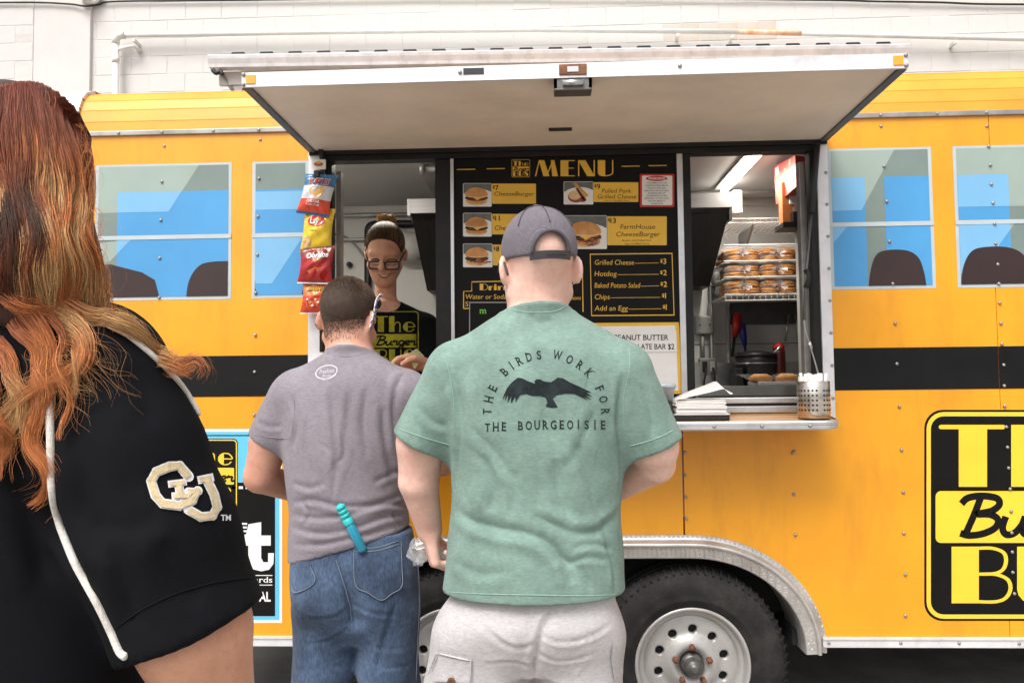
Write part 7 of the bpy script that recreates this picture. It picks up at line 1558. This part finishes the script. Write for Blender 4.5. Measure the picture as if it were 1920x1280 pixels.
# hair: dark mass plus thousands of strands in locks
def wl(x, y, z): return wc+WR@np.array([x, y, z])
mass = union([(ellip(wc+np.array([0, -.012, .036]), (.085, .103, .094)), 0), (cone(f_(40, 345, -.015), f_(62, 500, -.045), .080, .072), .03), (cone(f_(62, 500, -.045), f_(66, 560, -.050), .070, .045), .03)])
v, q = nets(mass, wc-np.array([.25, .25, .30]), wc+.2, .0065); link('hair_base', npmesh('hair_base', v, q), 'hair_base', wm)
r = np.random.default_rng(11)
ROOT = np.array([.20, .058, .034]); AUB = np.array([.33, .098, .045]); COP = np.array([.55, .195, .066]); BLO = np.array([.76, .44, .19]); DRK = np.array([.040, .018, .011])
allP, allR, allC = [], [], []
def lock(path3, n, w0, w1, cols, wave=.004, wf=3.0, rad=.00055, spread=1.0, stray=.06, phv=.45):
    """n strands following a 3-D guide; cols = colours along it"""
    G_ = np.array(catmull(path3, 8)); K = 26; s_ = np.r_[0, np.cumsum(np.linalg.norm(np.diff(G_, axis=0), axis=1))]; u = np.linspace(0, s_[-1], K); G_ = np.stack([np.interp(u, s_, G_[:, i]) for i in range(3)], 1)
    T = np.gradient(G_, axis=0); T /= np.linalg.norm(T, axis=1)[:, None]; vd = _f; A_ = np.cross(T, vd); A_ /= np.linalg.norm(A_, axis=1)[:, None]+1e-9; B_ = np.cross(T, A_)
    th_ = r.uniform(0, 2*np.pi, n); rr = np.sqrt(r.random(n)); t = np.linspace(0, 1, K); wd = w0+(w1-w0)*t; wd = wd*np.sin(np.pi*np.clip(.15+.85*(1-t**3*.55), 0, 1)/2)
    ph = r.uniform(0, 2*np.pi); ph1 = ph+r.normal(size=n)*phv; am = wave*(1+.25*r.normal(size=n)); tw = r.normal(size=n)*1.2
    aa = th_[:, None]+tw[:, None]*t[None]; oa = np.cos(aa)*rr[:, None]*wd[None]*spread+am[:, None]*np.sin(wf*2*np.pi*t[None]+ph1[:, None])*np.clip(t*3, 0, 1)[None]; ob = np.sin(aa)*rr[:, None]*wd[None]*.55+am[:, None]*.7*np.cos(wf*2*np.pi*t[None]+ph1[:, None])*np.clip(t*3, 0, 1)[None]
    st_ = r.random(n) < stray; f1 = r.uniform(1, 3, n); sa = np.where(st_, r.uniform(.008, .030, n), 0)*r.choice([-1, 1], n); oa += sa[:, None]*(t[None]**1.5)*np.sin(f1[:, None]*2.2*t[None]+ph1[:, None]*.3+.6)
    P = G_[None]+oa[..., None]*A_[None]+ob[..., None]*B_[None]
    cut_ = r.uniform(.86, 1.0, n); P2 = np.empty_like(P)
    for i in range(n):
        tt = t*cut_[i]
        for j in range(3): P2[i, :, j] = np.interp(tt, t, P[i, :, j])
    C = np.array(cols); ct = np.linspace(0, 1, len(C)); base = np.stack([np.interp(t, ct, C[:, j]) for j in range(3)], 1); var = np.exp(r.normal(size=(n, 1, 1))*.26); col = np.clip(base[None]*var, 0, .95)
    rd = rad*(1-.65*t**2)[None]*np.where(st_, .55, 1.0)[:, None]*r.uniform(.7, 1.3, n)[:, None]
    allP.append(P2); allR.append(rd); allC.append(col)
def front(px, py, lift=0.0):
    """point on the camera side of hair mass, shoulder or jersey"""
    best = None
    for b_ in (mbv, wj):
        p, n_ = hit(b_, px, py)
        if p is not None and (best is None or np.linalg.norm(p-CAM) < np.linalg.norm(best-CAM)): best = p
    if best is None: best = f_(px, py, -.03)
    return best-np.array(pray(px, py))*lift
mbv = bvh_of(v, q)
# over the head: from the parting down the back and the right side
for i in range(66):
    u = (i+.5)/66*1.15-.15; mid = 42+(u-.42)*240; top = 42+(u-.42)*165; ytop = 345-182*math.sqrt(max(.05, 1-((top-42)/132)**2))-2
    side = abs(u-.42)/.58; x_end = -70+u*262; edge = u > .70; jx = lambda s_: r.uniform(-s_, s_)
    c0_ = ROOT*r.uniform(.8, 1.2)
    if u < .55: c1_, c2_, c3_ = AUB*.8, (DRK*1.6 if r.random() < .6 else AUB*.6), (DRK*1.8 if r.random() < .5 else AUB)
    else: c1_, c2_, c3_ = (AUB if r.random() < .5 else COP*.8), (BLO*.8 if r.random() < .55 else COP), (COP if r.random() < .6 else BLO*.75)
    if r.random() < .14: c1_, c2_, c3_ = COP, BLO*.8, BLO*.8
    sw = 9*math.sin(u*9+.5)
    pth = [front(top+jx(6), ytop, .003), front(top*.45+mid*.55+jx(4), ytop+38+side*14, .005), front(min(mid*.95+x_end*.05, 150)+jx(5), 280+jx(8), .006), front(min(mid, 152)+sw+jx(5), 360+jx(10), .007), front(min(mid*.8+x_end*.2, 158)-sw+jx(6), 440+jx(10), .009+r.uniform(0, .008)), front(min(mid*.5+x_end*.5, 176)+sw*.8+jx(6), 505+jx(8), .010+r.uniform(0, .006)), front(x_end+jx(10)-4, r.uniform(548, 592), .010)]
    lock(pth, 150, .010, .011, [c0_, c0_*1.1, c1_, c2_, c2_, c3_], r.uniform(.002, .004), r.uniform(1.4, 2.4), .00042, 1.0, .03, .3)
F = lambda *pts: [front(x, y, .008+.006*math.sin(i*1.7)**2) for i, (x, y) in enumerate(pts)]
sp = [([(20, 560), (60, 590), (85, 650), (70, 710), (80, 770), (62, 830), (85, 885), (75, 930), (52, 952)], 230, .013, .006, [AUB, COP, COP, COP*1.1, COP]), ([(60, 560), (110, 590), (150, 630), (150, 680), (110, 715), (70, 735), (20, 765), (-10, 790)], 170, .014, .006, [COP, BLO*.8, COP, COP, BLO*.8]),
      ([(30, 600), (70, 660), (85, 720), (60, 780), (50, 830)], 130, .014, .005, [AUB, COP, COP, BLO*.7]), ([(-10, 640), (20, 690), (40, 740), (20, 790), (-10, 830)], 120, .012, .006, [AUB, COP, BLO*.8, BLO*.9]),
      ([(120, 565), (170, 590), (220, 604), (262, 630), (300, 660), (330, 690), (362, 700)], 120, .010, .012, [COP, BLO*.8, BLO*.75, BLO*.7, COP]), ([(150, 575), (210, 605), (270, 645), (310, 672), (345, 690), (374, 680), (362, 712)], 60, .006, .014, [COP, BLO*.7, BLO*.7, COP, COP]), ([(100, 565), (140, 600), (152, 650), (135, 700), (140, 750)], 70, .008, .003, [COP, COP, BLO*.7]), ([(80, 580), (120, 640), (112, 700), (128, 770), (115, 830)], 40, .006, .003, [AUB, COP, COP]),
      ([(170, 480), (185, 540), (200, 580), (190, 610)], 120, .012, .006, [BLO*.7, BLO*.8, BLO*.7]), ([(165, 420), (178, 500), (195, 560), (205, 600)], 90, .008, .004, [BLO*.8, BLO*.8, COP]), ([(-30, 700), (-10, 780), (10, 840), (-10, 900)], 120, .014, .006, [AUB, COP, COP]), ([(40, 560), (90, 575), (150, 572), (200, 585)], 110, .012, .006, [AUB, COP, BLO*.8]), ([(0, 540), (40, 565), (90, 580), (140, 620), (155, 660)], 130, .014, .006, [AUB, COP, BLO*.8, COP])]
for pts_2, n, a0_, a1_, cl in sp: lock(F(*pts_2), int(n*1.4), a0_, a1_, cl, .005, r.uniform(1.2, 2.4), .00033, 1.0, .16, .4)
# flyaway wisps
for i in range(60):
    x0_, y0_ = r.uniform(40, 170), r.uniform(560, 680); dx, dy = r.uniform(20, 130), r.uniform(10, 150); c = r.uniform(-40, 40)
    lock(F((x0_, y0_), (x0_+dx*.4+c, y0_+dy*.3), (x0_+dx*.7-c*.5, y0_+dy*.75), (x0_+dx, y0_+dy)), 2, .003, .004, [COP*.8, BLO*.6], .006, r.uniform(.6, 1.6), .00020, 1.0, .3)
for i in range(46):
    y0_ = r.uniform(170, 560); x0_ = np.interp(y0_, [160, 200, 300, 420, 560], [60, 135, 165, 172, 195]); p0 = front(x0_-8, y0_, .006); e = f_(x0_+r.uniform(2, 16), y0_+r.uniform(30, 110), -.06); mdl = f_(x0_+r.uniform(6, 24), y0_+r.uniform(10, 50), -.06)
    lock([p0, mdl, e], 2, .002, .003, [AUB, COP], .004, 1.0, .00024, 1.0, .3)
strands('hair', np.concatenate(allP), np.concatenate(allR), np.concatenate(allC), wm)
